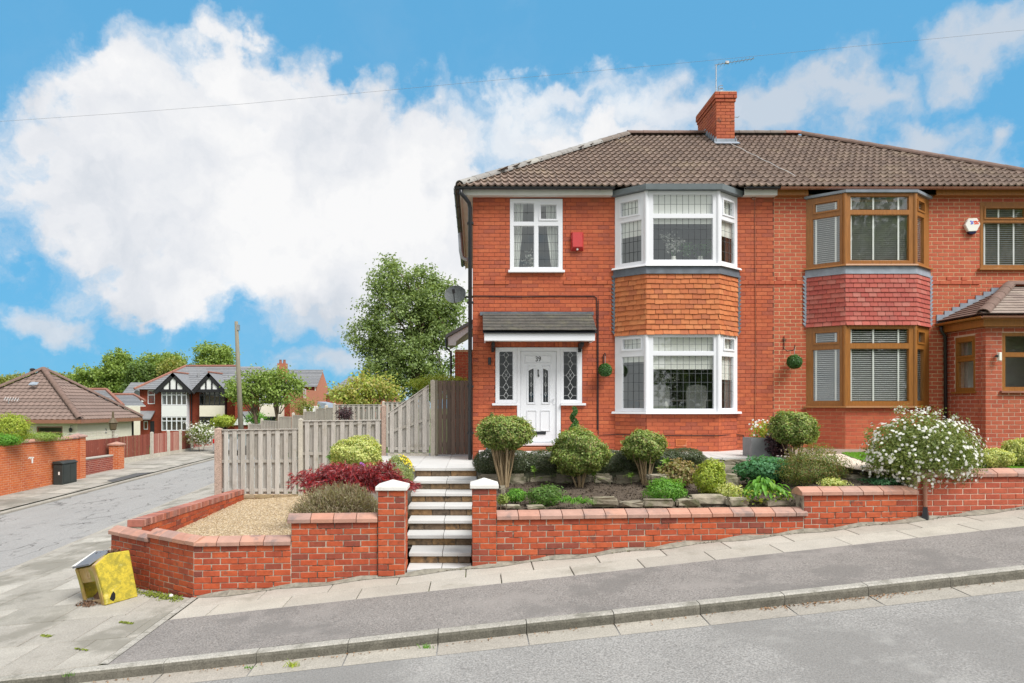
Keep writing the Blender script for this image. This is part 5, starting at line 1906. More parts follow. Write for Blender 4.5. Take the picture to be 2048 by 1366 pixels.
# air brick and vents
mb = MB()
z0_, z1_ = -.84, -.69
xa_ = 4.19
for (a, b, c, d_) in holes_boxes(xa_, xa_ + .225, z0_, z1_, [(xa_ + .02 + i * .0245, xa_ + .034 + i * .0245, z0_ + .018 + j * .024, z0_ + .032 + j * .024) for i in range(8) for j in range(5)]):
    mb.box(a, b, YF - .012, YF + .02, c, d_)
mb.build('air_brick', MAT['brick_orange'], h39)
mb = MB()
for xx in (PX(1181, YW), PX(1527, YW)):
    for k in range(4):
        mb.box(xx, xx + .19, YW - .006, YW + .01, 4.40 + k * .022, 4.412 + k * .022)
mb.build('vent', MAT['terracotta'], h39)

# ---- rear extension
mb = MB()
mb.box(-.62, 1.8, 21.2, 25, -2.6, 1.75)
ex = mb.build('rear_extension', MAT['mortar_buff'], h39)
bricks(ex, Vector((-.63, 21.19, -2.6)), XV, ZV, .75, 4.3, MAT['brick_neighbour'], limit=80, cham=.003)
mb = MB()
za, zb_ = PZ(676, 20.9), PZ(645, 20.9)
xa_, xb_ = PX(891, 20.9), PX(946, 20.9)
mb.prism([(xa_, 20.9, za), (xb_, 20.9, zb_), (xb_, 20.9, zb_ + .10), (xa_, 20.9, za + .10)], (0, 4.2, 0))
mb.build('extension_roof', MAT['slate'], h39)
mb = MB()
mb.prism([(xa_ + .08, 20.97, za - .22), (xa_ + .32, 20.97, za - .22), (xa_ + .32, 20.97, za - .10), (xb_, 20.97, zb_ - .16), (xb_, 20.97, zb_ - .004), (xa_ + .08, 20.97, za + .02)], (0, .05, 0))
mb.build('bargeboard', MAT['upvc'], h39)
mb = MB()
mb.tube([(xa_ + .02, 20.95, za - .02), (xa_ + .03, 20.95, za - .3), (xa_ + .16, 21.1, za - .42), (xa_ + .16, 21.1, -2.4)], .035, 8)
mb.build('extension_downpipe', MAT['black'], h39)

# ---- neighbour's porch
PXS, PYF, PXE = 10.155, 13.58, 13.0
por = part_empty('porch', hn)
zp0, zp1 = -1.3, 1.60
OF = Vector((PXS, PYF, zp0))
hF = [(10.49 - PXS, 11.32 - PXS, .30 - zp0, 1.46 - zp0)]
OS = Vector((PXS, YW - .0, zp0))
hS = [(YW - 14.44, YW - 13.86, .30 - zp0, 1.44 - zp0)]
mb = MB()
wall_core(mb, OF + XV * .012, XV, ZV, PXE - PXS, zp1 - zp0, [(hF[0][0] - .012, hF[0][1] - .012, hF[0][2], hF[0][3])], thick=.2, rec=.005)
wall_core(mb, OS, Vector((0, -1, 0)), ZV, YW - PYF - .2, zp1 - zp0, hS, thick=.2, rec=.005)
pw = mb.build('porch_wall', MAT['mortar_pale'], hn)
bricks(pw, OF, XV, ZV, PXE - PXS, zp1 - zp0, MAT['brick_porch'], hF, limit=250, cham=.003, jitter=.001)
bricks(pw, OS, Vector((0, -1, 0)), ZV, YW - PYF - .105, zp1 - zp0, MAT['brick_porch'], hS, limit=200, cham=.003, jitter=.001)
window_unit(hn, (10.49, PYF), (11.32, PYF), .30, 1.46, [(.07, .76, 1.06, 1.40, {}), (.07, .76, .37, .98, {})], 'oak', name='porch_window', rec=.01)
window_unit(hn, (PXS, 14.44), (PXS, 13.86), .30, 1.44, [(.075, .505, 1.04, 1.33, on(True)), (.06, .52, .37, .93, {})], 'oak', name='porch_window', rec=.01)
mb = MB()
mb.box(10.44, 11.37, PYF - .06, PYF + .05, .262, .298)
mb.build('sill', MAT['ridge_red'], por)
mb = MB()
mb.box(PXS - .06, PXS + .05, 13.82, 14.48, .262, .298)
mb.build('sill', MAT['oak'], por)
# inside the porch
mb = MB()
mb.box(PXS + .21, PXE, YW - .35, YW - .01, -.8, 1.6)
mb.build('porch_inner_wall', MAT['room'], hn)
eo = .2
PE = [(PXS - eo, YW, 1.80), (PXS - eo, PYF - eo, 1.80), (PXE, PYF - eo, 1.80)]
AP = Vector((11.50, YW, 2.56))
RG = Vector((PXE, YW, 2.56))
mb = MB()
mb.add([PE[0], PE[1], AP], [(0, 1, 2)])
mb.add([PE[1], PE[2], RG, AP], [(0, 1, 2, 3)])
pr = mb.build('porch_roof', MAT['ridge_brown'], hn)
def plain_tiles(part, a, b, c, d_, rows, tw, mat, th=.014, limit=400):
    """courses of flat tiles on the quad a-b (eave) d-c (top)"""
    a, b, c, d_ = map(Vector, (a, b, c, d_))
    for r in range(rows):
        f0, f1 = r / rows, (r + 1) / rows
        l0, l1 = a.lerp(d_, f0), a.lerp(d_, f1)
        r0, r1 = b.lerp(c, f0), b.lerp(c, f1)
        U_ = (r0 - l0)
        L_ = U_.length
        if L_ < .05:
            continue
        U_.normalize()
        V_ = (l1 - l0) - U_ * (l1 - l0).dot(U_)
        h_ = V_.length
        V_.normalize()
        Y_ = V_.cross(U_)
        V_ = (V_ + Y_ * .12).normalized()
        Y_ = V_.cross(U_)
        u = -(r % 2) * tw / 2
        while u < L_:
            x0_, x1_ = max(0, u), min(L_, u + tw)
            u += tw
            if x1_ - x0_ < .03:
                continue
            me = chamfer_box(round(x1_ - x0_ - .003, 2), th, round(h_ * 1.3, 3), .002, 'plain' + mat, MAT[mat])
            place('plain_tile', me, part, l0 + U_ * ((x0_ + x1_) / 2) + V_ * (h_ * .62) - Y_ * .035, U_, Y_, V_)
plain_tiles(pr, PE[0], PE[1], AP + Vector((-.05, -.05, 0)), AP, 12, .17, 'ridge_brown')
MAT['porch_tile'] = surf('porch_tile', [(.24, .185, .155), (.30, .245, .205), (.20, .15, .13)], rough=.7, nv=.2, ns=9, bump=.3, spec=.6)
plain_tiles(pr, PE[1], PE[2], RG, AP, 11, .30, 'porch_tile')
half_round(pr, Vector(PE[1]) + Vector((.02, .02, .03)), AP + Vector((0, -.02, .05)), .11, 5, 'ridge_brown', 'hip_tile', Vector((-.3, -.3, 1)))
half_round(pr, AP + Vector((0, -.03, .05)), RG + Vector((0, -.03, .05)), .1, 4, 'ridge_brown', 'ridge_tile', ZV)
# stepped lead flashing
n = 8
for i in range(n):
    mb = MB()
    xa_ = PXS - eo - .02 + i * .168
    z = 1.80 + (xa_ + .09 - (PXS - eo)) / (AP.x - PXS + eo) * .76
    mb.box(xa_, xa_ + .19, YW - .018 - .001 * (i % 2), YW - .002, z - .06, z + .13)
    mb.build('lead_flashing', MAT['lead_pale'], pr)
gutter(hn, (PXS - eo - .03, YW - .02, 1.76), (PXS - eo - .03, PYF - eo - .05, 1.76), 'oak', 'porch_gutter')
gutter(hn, (PXS - eo - .05, PYF - eo - .03, 1.76), (PXE, PYF - eo - .03, 1.76), 'brown_gutter', 'porch_gutter')
mb = MB()
mb.box(PXS - .14, PXS - .11, PYF - .14, YW - .01, 1.57, 1.72)
mb.box(PXS - .11, PXE, PYF - .14, PYF - .11, 1.57, 1.72)
mb.box(PXS - .11, PXE, PYF - .11, YW - .01, 1.575, 1.59)
mb.build('porch_fascia', MAT['oak'], por)
mb = MB()
mb.tube([(PXS - .2, YW - .12, 1.72), (PXS - .2, YW - .12, 1.62), (PXS - .07, YW - .06, 1.50), (PXS - .06, YW - .06, -.85)], .034, 8)
mb.build('porch_downpipe', MAT['black'], hn, smooth=True)

# ================================================================ THINGS ON THE HOUSES
def box_thing(name, label, cat, x0, x1, y0, y1, z0, z1, mat, bev=.01):
    mb = MB()
    mb.box(x0, x1, y0, y1, z0, z1)
    o = mb.build(name, MAT[mat], None, bevel=bev)
    return tag(o, label, cat)
# red alarm box
t = thing('alarm_box', P(1153, 503, YW), 'red burglar alarm box on the brick wall beside the small upper window', 'alarm')
mb = MB()
ax0, ax1, az0, az1 = ud(1141), ud(1167), zd(502.5), zd(465)
mb.add([(ax0, YW, az0), (ax1, YW, az0), (ax1, YW, az1), (ax0, YW, az1),
        (ax0 + .035, YW - .10, az0 + .07), (ax1 - .035, YW - .10, az0 + .07), (ax1 - .035, YW - .07, az1 - .012), (ax0 + .035, YW - .07, az1 - .012)],
       [(0, 1, 5, 4), (1, 2, 6, 5), (2, 3, 7, 6), (3, 0, 4, 7), (4, 5, 6, 7), (3, 2, 1, 0)])
mb.build('case', MAT['alarm_red'], t, bevel=.006)
mb = MB()
mb.lathe(((ax0 + ax1) / 2, YW - .07, az0 + .03), [(.02, 0), (.024, .01), (.024, .03)], 10, 'Y')
mb.build('strobe', MAT['alarm_white'], t)
mb = MB()
for k in range(4):
    for s in (ax0 + .006, ax1 - .03):
        mb.box(s, s + .024, YW - .07, YW - .045, az1 - .08 - k * .022, az1 - .07 - k * .022)
mb.build('louvre', MAT['alarm_red'], t)
# white alarm box
t = thing('alarm_box', P(1941, 470, YW), 'white hexagonal alarm box with blue and red lettering beside the oak window', 'alarm')
hx = [(1925.5, 452), (1932.5, 438.5), (1950, 438), (1956.5, 450), (1949, 464), (1932.5, 465)]
mb = MB()
mb.prism([(ud(a), YW - .001, zd(b)) for (a, b) in hx], (0, -.075, 0))
mb.build('case', MAT['alarm_white'], t, bevel=.012)
mb = MB()
mb.prism([(ud(a), YW - .005, zd(b)) for (a, b) in ((1932.5, 464), (1949, 464), (1947, 468.5), (1940, 470), (1934.5, 468.5))], (0, -.065, 0))
mb.build('strobe', MAT['navy'], t, bevel=.006)
for (nm, mt, pts) in (('blue_mark', 'ink_blue', [(1936.5, 444.5, 1.6), (1939, 446.5, 1.9), (1937.5, 449.5, 1.6), (1940.5, 449, 1.3), (1941, 445, 1.2)]),
                      ('red_mark', 'ink_red', [(1944, 445.5, 2.0), (1946.8, 445, 1.8), (1945, 449.2, 1.8), (1949, 446.2, 1.6), (1951.4, 445, 1.3), (1951, 449.2, 1.5), (1948, 449, 1.5)])):
    mb = MB()
    for (a, b, r_) in pts:
        mb.lathe((ud(a), YW - .0785, zd(b)), [(r_ / 92.86, 0), (r_ / 92.86, .003)], 9, 'Y')
    mb.build(nm, MAT[mt], t)
# satellite dish
t = thing('satellite_dish', P(940, 600, 14.9), 'dark mesh satellite dish on the left corner of the house', 'satellite dish')
dc = P(911, 591, 14.9)
ax = Vector((-.10, -.80, .35)).normalized()
ex_ = Vector((1, 0, 0)); ex_ = (ex_ - ax * ex_.dot(ax)).normalized(); ey_ = ax.cross(ex_)
vs, fs = [], []
nr_, na = 6, 28
for i in range(nr_ + 1):
    for k in range(na):
        rr = .225 * i / nr_
        an = 2 * math.pi * k / na
        vs.append(dc + ex_ * rr * math.cos(an) * 1.05 + ey_ * rr * math.sin(an) + ax * (1.1 * rr * rr))
for i in range(nr_):
    for k in range(na):
        fs.append((i * na + k, i * na + (k + 1) % na, (i + 1) * na + (k + 1) % na, (i + 1) * na + k))
mb = MB()
mb.add(vs, fs)
mb.build('dish', MAT['dish'], t, smooth=True)
mb = MB()
bk = Vector((X0 + .01, 14.98, dc.z - .02))
mb.tube([bk, bk + Vector((-.16, 0, 0)), dc - ax * .03], .022, 8)
mb.tube([dc - ey_ * .20, dc - ey_ * .24 + ax * .12, dc + ax * .30 - ey_ * .10], .011, 6)
mb.tube([dc + ax * .27 - ey_ * .11, dc + ax * .36 - ey_ * .06], .03, 8)
mb.build('arm', MAT['black'], t)
# small wall lamp by the door, PIR lamp on the porch
t = thing('wall_lamp', P(979, 730, YW), 'small black cylinder wall lamp left of the front door', 'wall lamp')
mb = MB()
mb.lathe((ud(979), YW - .06, zd(730)), [(.032, 0), (.034, .01), (.034, .15), (.03, .16)], 14)
mb.build('body', MAT['black'], t, smooth=False)
mb = MB()
mb.box(ud(978), ud(980), YW - .06, YW - .003, zd(724), zd(721))
mb.build('bracket', MAT['black'], t)
t = thing('wall_lamp', P(1993, 722, PYF), 'small white floodlight with sensor on the porch wall', 'wall lamp')
mb = MB()
mb.box(PX(1989.5, PYF), PX(1995, PYF), PYF - .12, PYF - .05, PZ(722, PYF), PZ(705.5, PYF))
mb.build('head', MAT['alarm_white'], t, bevel=.006)
mb = MB()
mb.box(PX(1990.5, PYF), PX(1992, PYF), PYF - .05, PYF - .006, PZ(714, PYF), PZ(711, PYF))
mb.lathe((PX(1987.5, PYF), PYF - .08, PZ(715, PYF)), [(.01, 0), (.026, .01), (.026, .035), (.012, .045)], 10)
mb.build('sensor', MAT['black'], t)

# hanging topiary balls
def hanging_ball(label, x, yb, r_px, ytop, hook, leaf):
    Y = YW - .22
    c = P(x, yb, Y)
    r_ = r_px * Y / F
    t = thing('hanging_ball', c, label, 'topiary ball', 'green balls hanging on the house fronts')
    C, Nn = ball_points(2600, c, (r_, r_, r_), .72, 5, .03)
    leaf_obj('foliage', C, Nn, .032, .020, LM[leaf], t)
    mb = MB()
    mb.lathe(c - Vector((0, 0, r_ * .8)), [(r_ * .1, 0), (r_ * .65, r_ * .35), (r_ * .75, r_ * .8), (r_ * .65, r_ * 1.25), (r_ * .1, r_ * 1.6)], 12)
    mb.build('core', LM['deep'], t)
    top = P(x, ytop, Y)
    mb = MB()
    mb.tube([c + Vector((0, 0, r_)), top], .006, 5)
    mb.build('chain', MAT['steel'], t)
    mb = MB()
    if hook == 0:
        w0 = P(x - 3.5, yb - 12, YW - .015)
        mb.tube([w0, Vector((w0.x, YW - .02, top.z + .04)), Vector((w0.x + .01, Y + .08, top.z + .07)), Vector((top.x, Y, top.z + .04)), top], .011, 6)
    else:
        w0 = Vector((top.x - .13, YW - .015, top.z - .02))
        mb.tube([w0 + Vector((0, 0, .27)), w0, w0 + Vector((.02, -.10, -.06)), Vector((top.x - .02, Y, top.z - .07)), Vector((top.x, Y, top.z - .02)), top + Vector((.01, 0, .05))], .009, 6)
        mb.tube([w0 + Vector((-.05, -.005, .19)), w0 + Vector((.05, -.005, .19))], .009, 6)
    mb.build('hook', MAT['black'], t)
hanging_ball('green topiary ball hanging left of the white lower bay window', 1210.5, 740, 13.0, 712, 0, 'deep')
hanging_ball('green topiary ball hanging left of the oak lower bay window', 1589, 723.5, 13.8, 694, 1, 'deep')

# television aerials
t = thing('tv_aerial', (6.25, 18.0, 8.0), 'tall thin television aerial standing on the brick chimney', 'aerial')
mb = MB()
am = P(1432, 184, 18.0); at_ = P(1430.5, 130, 18.0)
am.x = at_.x = 6.36
mb.tube([am - Vector((0, 0, .5)), at_], .014, 6)
mb.build('mast', MAT['steel'], t)
b1 = at_ + Vector((1.0, 0, .17))
mb = MB()
mb.tube([at_ - Vector((.04, 0, 0)), b1], .009, 5)
for k in range(10):
    p_ = at_.lerp(b1, .05 + k * .1)
    mb.tube([p_ - Vector((0, .12, 0)), p_ + Vector((0, .12, 0))], .005, 4)
p_ = at_.lerp(b1, .28)
mb.box(p_.x - .04, p_.x + .05, p_.y - .03, p_.y + .03, p_.z - .01, p_.z + .05)
mb.build('boom', MAT['steel'], t)
t = thing('tv_aerial', (6.7, 18.7, 7.4), 'small television aerial sticking out right of the chimney', 'aerial')
mb = MB()
s0 = Vector((6.66, 18.6, PZ(235, 18.6)))
mb.tube([s0, s0 + Vector((.52, 0, .01))], .008, 5)
for k in range(4):
    p_ = s0 + Vector((.12 + k * .13, 0, .0))
    mb.tube([p_ - Vector((0, .1, 0)), p_ + Vector((0, 0.1, .03))], .005, 4)
mb.build('boom', MAT['steel'], t)

# overhead wire across the whole street
t = tag(MB().tube([P(-700, 262, 13.0), P(-300, 254, 12.9), P(0, 243, 12.8), P(240, 226.5, 12.7), P(485, 208, 12.6), P(930, 166, 12.4), P(1450, 118, 12.2), P(2048, 60, 12.0), P(2700, -15, 11.8)], .0022, 5).build('telephone_wire', MAT['planter']),
        'thin black telephone wire strung across the sky above the roofs', 'wire')

# ---------------------------------------------------------------- behind the windows
def drape(name, label, x0, x1, y, z0, z1, mat, folds=6, taper=0.0, cat='curtain', dirx=1):
    n = folds * 6
    vs = []
    for (z, f_) in ((z0, 1 - taper), ((z0 + z1) / 2, 1 - taper * .35), (z1, 1.0)):
        for i in range(n + 1):
            s = i / n
            xx = (x0 + (x1 - x0) * f_ * s) if dirx > 0 else (x1 - (x1 - x0) * f_ * s)
            vs.append((xx, y + .025 * math.sin(s * folds * 6.28), z))
    fs = [(k * (n + 1) + i, k * (n + 1) + i + 1, (k + 1) * (n + 1) + i + 1, (k + 1) * (n + 1) + i) for k in range(2) for i in range(n)]
    mb = MB()
    mb.add(vs, fs)
    return tag(mb.build(name, MAT[mat], None, smooth=True), label, cat)
drape('curtain', 'pale curtain at the left of the small upper window', ud(1026), ud(1048), YW + .16, zd(537), zd(404), 'curtain', 4, .45)
drape('curtain', 'pale curtain at the right of the small upper window', ud(1092), ud(1120), YW + .16, zd(537), zd(404), 'curtain', 4, .45, dirx=-1)
def blind3(label_root, pts, z0, z1, mat, names, ins=.085):
    for i in range(3):
        A, B = Vector((*pts[i], 0)), Vector((*pts[i + 1], 0))
        U = (B - A).normalized()
        Yl = ZV.cross(U)
        L = (B - A).length
        mb = MB()
        e0, e1 = .06, L - .06
        if i == 1:
            e0, e1 = .02, L - .02
        mb.obox(A + ZV * 0, U, ZV, Yl, (e0, e1, z0[i], z1, ins, ins + .004))
        mb.obox(A, U, ZV, Yl, (e0, e1, z0[i] - .02, z0[i], ins - .006, ins + .010))
        tag(mb.build('roller_blind', MAT[mat], None), names[i], 'blind', 'white roller blinds in the white bay windows')
blind3('u', B39, (3.62, 3.84, 3.62), 4.46, 'blind', ['white roller blind in the left pane of the upper white bay', 'white roller blind in the wide pane of the upper white bay', 'white roller blind in the right pane of the upper white bay'])
blind3('l', B39, (.95, .79, .58), 1.46, 'blind', ['white roller blind in the left pane of the lower white bay', 'white roller blind in the wide pane of the lower white bay', 'white roller blind in the right pane of the lower white bay'])
drape('curtain', 'brown curtain behind the right pane of the upper white bay', 5.42, 5.62, YW + .10, 2.98, 4.4, 'curtain_brown', 4)
drape('curtain', 'beige curtain behind the right pane of the lower white bay', 5.40, 5.62, YW + .10, -.10, 1.4, 'curtain', 4)

def vase_plant(name, label, x, y, z, h, kind, n=220, spread=.28):
    t = thing(name, (x, y, z), label, 'vase')
    mb = MB()
    mb.lathe((x, y, z), [(.05, 0), (.075, .05), (.07, .14), (.045, .2), (.055, .22)], 12)
    mb.build('vase', MAT['alarm_white'], t, smooth=True)
    mb = MB()
    tips = []
    for i in range(12):
        a = RNG.uniform(0, 6.28)
        r_ = spread * math.sqrt(RNG.random())
        e = Vector((x + r_ * math.cos(a), y + r_ * .4 * math.sin(a), z + h * RNG.uniform(.55, 1.0)))
        tips.append(e)
        mb.tube([(x, y, z + .15), Vector((x, y, z + .2)).lerp(e, .6) + Vector((0, 0, .05)), e], .004, 4)
    mb.build('stems', LM['deep'], t)
    T = np.array([tuple(q) for q in tips])
    C = T[RNG.integers(0, len(T), n)] + RNG.normal(size=(n, 3)) * .05
    leaf_obj('flowers' if kind == 'petal' else 'leaves', C, unit(RNG.normal(size=(n, 3)) + np.array([0, -1, .5])), .045, .035, MAT['petal'] if kind == 'petal' else LM['deep'], t)
vase_plant('vase_of_flowers', 'white orchids in a vase behind the small upper window', ud(1068), YW + .38, zd(537) - .1, .52, 'petal', 130, .22)
vase_plant('vase_of_flowers', 'white blossom in a vase behind the wide upper bay pane', 4.25, YF + .38, 2.98, .68, 'petal', 260, .28)
vase_plant('vase_of_leaves', 'leafy green plant behind the wide upper bay pane', 4.82, YF + .36, 2.98, .55, 'leaf', 420, .38)
vase_plant('vase_of_flowers', 'white flowers in a vase behind the wide lower bay pane', 4.12, YF + .55, -.05, .75, 'petal', 140, .25)
# dining table and chairs in the lower bay
t = thing('dining_table', (4.35, 15.6, -.62), 'dining table inside the lower white bay', 'table')
mb = MB(); mb.box(3.6, 5.2, 15.1, 16.0, .10, .14); mb.build('table_top', MAT['room_warm'], t)
for (a, b) in ((3.7, 15.2), (5.1, 15.2), (3.7, 15.9), (5.1, 15.9)):
    mb = MB(); mb.box(a - .03, a + .03, b - .03, b + .03, -.62, .10); mb.build('leg', MAT['room_warm'], t)
def chair(x, y, lab):
    t = thing('dining_chair', (x, y, -.62), lab, 'chair', 'pale dining chairs in the lower white bay')
    mb = MB()
    mb.prism([(x - .20, y, -.15), (x + .20, y, -.15), (x + .23, y - .04, .25), (x + .20, y - .06, .43), (x, y - .06, .47), (x - .20, y - .06, .43), (x - .23, y - .04, .25)], (0, .06, 0))
    mb.build('backrest', MAT['chair'], t, bevel=.012)
    mb = MB(); mb.box(x - .21, x + .21, y + .02, y + .45, -.17, -.10); mb.build('seat', MAT['chair'], t, bevel=.02)
    for (a, b) in ((-.18, .04), (.18, .04), (-.18, .42), (.18, .42)):
        mb = MB(); mb.box(x + a - .02, x + a + .02, y + b - .02, y + b + .02, -.62, -.17); mb.build('leg', MAT['room_warm'], t)
chair(3.98, 14.75, 'pale dining chair behind the left of the wide lower bay pane')
chair(4.78, 14.75, 'pale dining chair behind the right of the wide lower bay pane')

# venetian blinds of the neighbour
def venetian(label, p0, p1, z0, z1, tapes, ins=.075, pitch=.042, m=(.08, .08)):
    A, B = Vector((*p0, 0)), Vector((*p1, 0))
    U = (B - A).normalized()
    Yl = ZV.cross(U)
    L = (B - A).length
    c = A.lerp(B, .5)
    t = thing('venetian_blind', (c.x, c.y, z0), label, 'blind', 'white slatted blinds in the oak windows')
    Vt = (ZV * .34 + Yl * .94).normalized()
    Yt = Vt.cross(U)
    ln = round(L - m[0] - m[1], 2)
    me = chamfer_box(ln, .003, .04, 0, 'slat', MAT['slat'])
    z = z0
    while z < z1:
        place('slat', me, t, A + U * (m[0] + ln / 2) + Yl * ins + ZV * z, U, Yt, Vt)
        z += pitch
    for f_ in tapes:
        mb = MB()
        mb.obox(A, U, ZV, Yl, (L * f_ - .017, L * f_ + .017, z0 - .02, z1, ins - .024, ins - .021))
        mb.build('tape', MAT['slat'], t)
venetian('white slatted blind in the left pane of the upper oak bay', BN[0], BN[1], 3.02, 4.36, (.25, .75))
venetian('white slatted blind in the wide pane of the upper oak bay', BN[1], BN[2], 3.02, 4.36, (.10, .42, .78), m=(.03, .03))
venetian('white slatted blind in the right pane of the upper oak bay', BN[2], BN[3], 3.02, 4.36, (.3, .7))
venetian('white slatted blind in the left pane of the lower oak bay', BN[0], BN[1], .09, 1.6, (.25, .75))
venetian('white slatted blind in the wide pane of the lower oak bay', BN[1], BN[2], .09, 1.6, (.10, .42, .78), m=(.03, .03))
venetian('white slatted blind in the right pane of the lower oak bay', BN[2], BN[3], .09, 1.6, (.3, .7))
venetian('white slatted blind in the upper oak window at the right edge', (10.9, YW), (11.99, YW), 3.02, 4.3, (.1, .38, .68, .95), m=(.05, .05))

# ================================================================ FENCES AND GATE
YFN = 16.0
def hit_miss(root, xa, xb, y, zt0, zt1, zb, nb, bw=.098, rails=3, mat='fence', th=.02, sink=0.0):
    """hit-and-miss panel: boards before and behind the rails; top edge from zt0 to zt1"""
    L = xb - xa
    step = L / nb
    topz = lambda x: zt0 + (zt1 - zt0) * (x - xa) / L
    for i in range(nb):
        c = xa + (i + .5) * step + random.uniform(-.004, .004)
        mb = MB()
        a, b = c - bw / 2 * random.uniform(.93, 1.05), c + bw / 2 * random.uniform(.93, 1.05)
        ln = random.uniform(-.006, .006)
        yo = y - .045 + random.uniform(-.004, .004)
        mb.add([(a + ln, yo, zb), (b + ln, yo, zb), (b + ln, yo + th, zb), (a + ln, yo + th, zb), (a, yo, topz(a) - .02), (b, yo, topz(b) - .02), (b, yo + th, topz(b) - .02), (a, yo + th, topz(a) - .02)], BOXF)
        mb.build('board', MAT[mat], root, bevel=.003)
    for i in range(nb + 1):
        c = xa + i * step
        a, b = max(xa, c - bw * .5), min(xb, c + bw * .5)
        mb = MB()
        yo = y + .02 + random.uniform(-.003, .003)
        mb.add([(a, yo, zb), (b, yo, zb), (b, yo + th, zb), (a, yo + th, zb), (a, yo, topz(a) - .02), (b, yo, topz(b) - .02), (b, yo + th, topz(b) - .02), (a, yo + th, topz(a) - .02)], BOXF)
        mb.build('back_board', MAT[mat], root, bevel=.003)
    for k in range(rails):
        f_ = k / (rails - 1)
        mb = MB()
        z0_, z1_ = zb + .06 + (zt0 - zb - .17) * f_, zb + .06 + (zt1 - zb - .17) * f_
        mb.add([(xa, y - .022, z0_), (xb, y - .022, z1_), (xb, y + .018, z1_), (xa, y + .018, z0_), (xa, y - .022, z0_ + .07), (xb, y - .022, z1_ + .07), (xb, y + .018, z1_ + .07), (xa, y + .018, z0_ + .07)], BOXF)
        mb.build('rail', MAT[mat], root)
    mb = MB()
    mb.add([(xa, y - .06, zt0 - .022), (xb, y - .06, zt1 - .022), (xb, y + .055, zt1 - .022), (xa, y + .055, zt0 - .022), (xa, y - .06, zt0), (xb, y - .06, zt1), (xb, y + .055, zt1), (xa, y + .055, zt0)], BOXF)
    mb.build('capping', MAT[mat], root)
def fpost(root, x, y, zt, zb, mat, w=.11, name='post'):
    mb = MB()
    mb.add([(x - w / 2, y - w / 2, zb), (x + w / 2, y - w / 2, zb), (x + w / 2, y + w / 2, zb), (x - w / 2, y + w / 2, zb),
            (x - w / 2, y - w / 2, zt - .03), (x + w / 2, y - w / 2, zt - .03), (x + w / 2, y + w / 2, zt - .03), (x - w / 2, y + w / 2, zt - .03), (x, y, zt)],
           [(0, 3, 2, 1), (0, 1, 5, 4), (1, 2, 6, 5), (2, 3, 7, 6), (3, 0, 4, 7), (4, 5, 8), (5, 6, 8), (6, 7, 8), (7, 4, 8)])
    return mb.build(name, MAT[mat], root, bevel=.006)
fx = lambda x: PX(x, YFN)
fz = lambda y: PZ(y, YFN)
fn = thing('panel_fence', (-4, YFN, -2.2), 'weathered grey hit-and-miss panel fence at the back of the gravel garden', 'fence')
hit_miss(fn, fx(445), fx(598), YFN, fz(859), fz(857), fz(988), 9)
hit_miss(fn, fx(606), fx(764), YFN, fz(841), fz(839), fz(975), 9)
fpost(fn, fx(438), YFN - .02, fz(855), -2.6, 'post_pink', .15)
fpost(fn, fx(602), YFN - .02, fz(836), -2.4, 'post', .10)
fpost(fn, fx(768), YFN - .02, fz(809), -2.4, 'post_pink', .10)
# stone plinth under the left panel
x = fx(447)
for r in range(2):
    x = fx(447) - r * .12
    while x < fx(766):
        w_ = random.uniform(.28, .5)
        zz = fz(988) - .10 * (r + 1)
        mb = MB()
        mb.box(max(x, fx(447)) + .004, min(x + w_, fx(766)) - .004, YFN - .05 + random.uniform(-.008, .008), YFN + .08, zz + .004, zz + .094)
        mb.build('plinth_stone', MAT['stone_base'], fn, bevel=.01)
        x += w_
mb = MB()
mb.box(fx(447), fx(766), YFN - .03, YFN + .07, -2.6, fz(988))
mb.build('plinth', MAT['mortar_pale'], fn)
f3 = thing('sloping_fence_panel', (-1.6, YFN, -1.2), 'grey hit-and-miss fence panel with a steeply sloping top beside the dark gate', 'fence')
Y3 = 15.95
a3, b3 = PX(776, Y3), PX(858, Y3)
hit_miss(f3, a3, b3, Y3, PZ(826, Y3), PZ(769, Y3), PZ(905, Y3), 5, bw=.10)
mb = MB()
mb.box(a3, b3, Y3 - .03, Y3 + .03, PZ(918, Y3), PZ(905.5, Y3))
mb.build('gravel_board', MAT['post'], f3)
fpost(f3, PX(866, Y3), Y3 - .01, PZ(759, Y3), -1.3, 'post', .11)
gt = thing('garden_gate', (-.5, 15.9, -1.16), 'dark brown boarded garden gate between the fence post and the house', 'gate')
YG = 15.9
gx0, gx1 = PX(876, YG), PX(946, YG)
nb = 8
for i in range(nb):
    a, b = gx0 + (gx1 - gx0) * i / nb, gx0 + (gx1 - gx0) * (i + 1) / nb
    mb = MB()
    mb.box(a + .003, b - .003, YG - .01 + random.uniform(-.004, .004), YG + .012, -1.13, PZ(761, YG) + random.uniform(-.003, .003))
    mb.build('board', MAT['gate'], gt, bevel=.003)
mb = MB()
for z in (-.95, -.3, .38):
    mb.box(gx0, gx1, YG + .013, YG + .05, z, z + .1)
mb.build('ledge', MAT['gate'], gt)
mb = MB()
mb.box(PX(871, YG), PX(876, YG) - .004, YG - .03, YG + .06, -1.15, PZ(760, YG))
mb.build('gate_post', MAT['pole'], gt)
# clipped bright hedge top behind the gate
shrub('clipped_hedge', 'bright yellow green hedge top showing over the gate', (PX(880, 19), 19, PZ(767, 19)), (.85, .4, .25), 3500, .05, .03, 'yellow', -2.0, stems=3, shell=.6, cat='hedge')

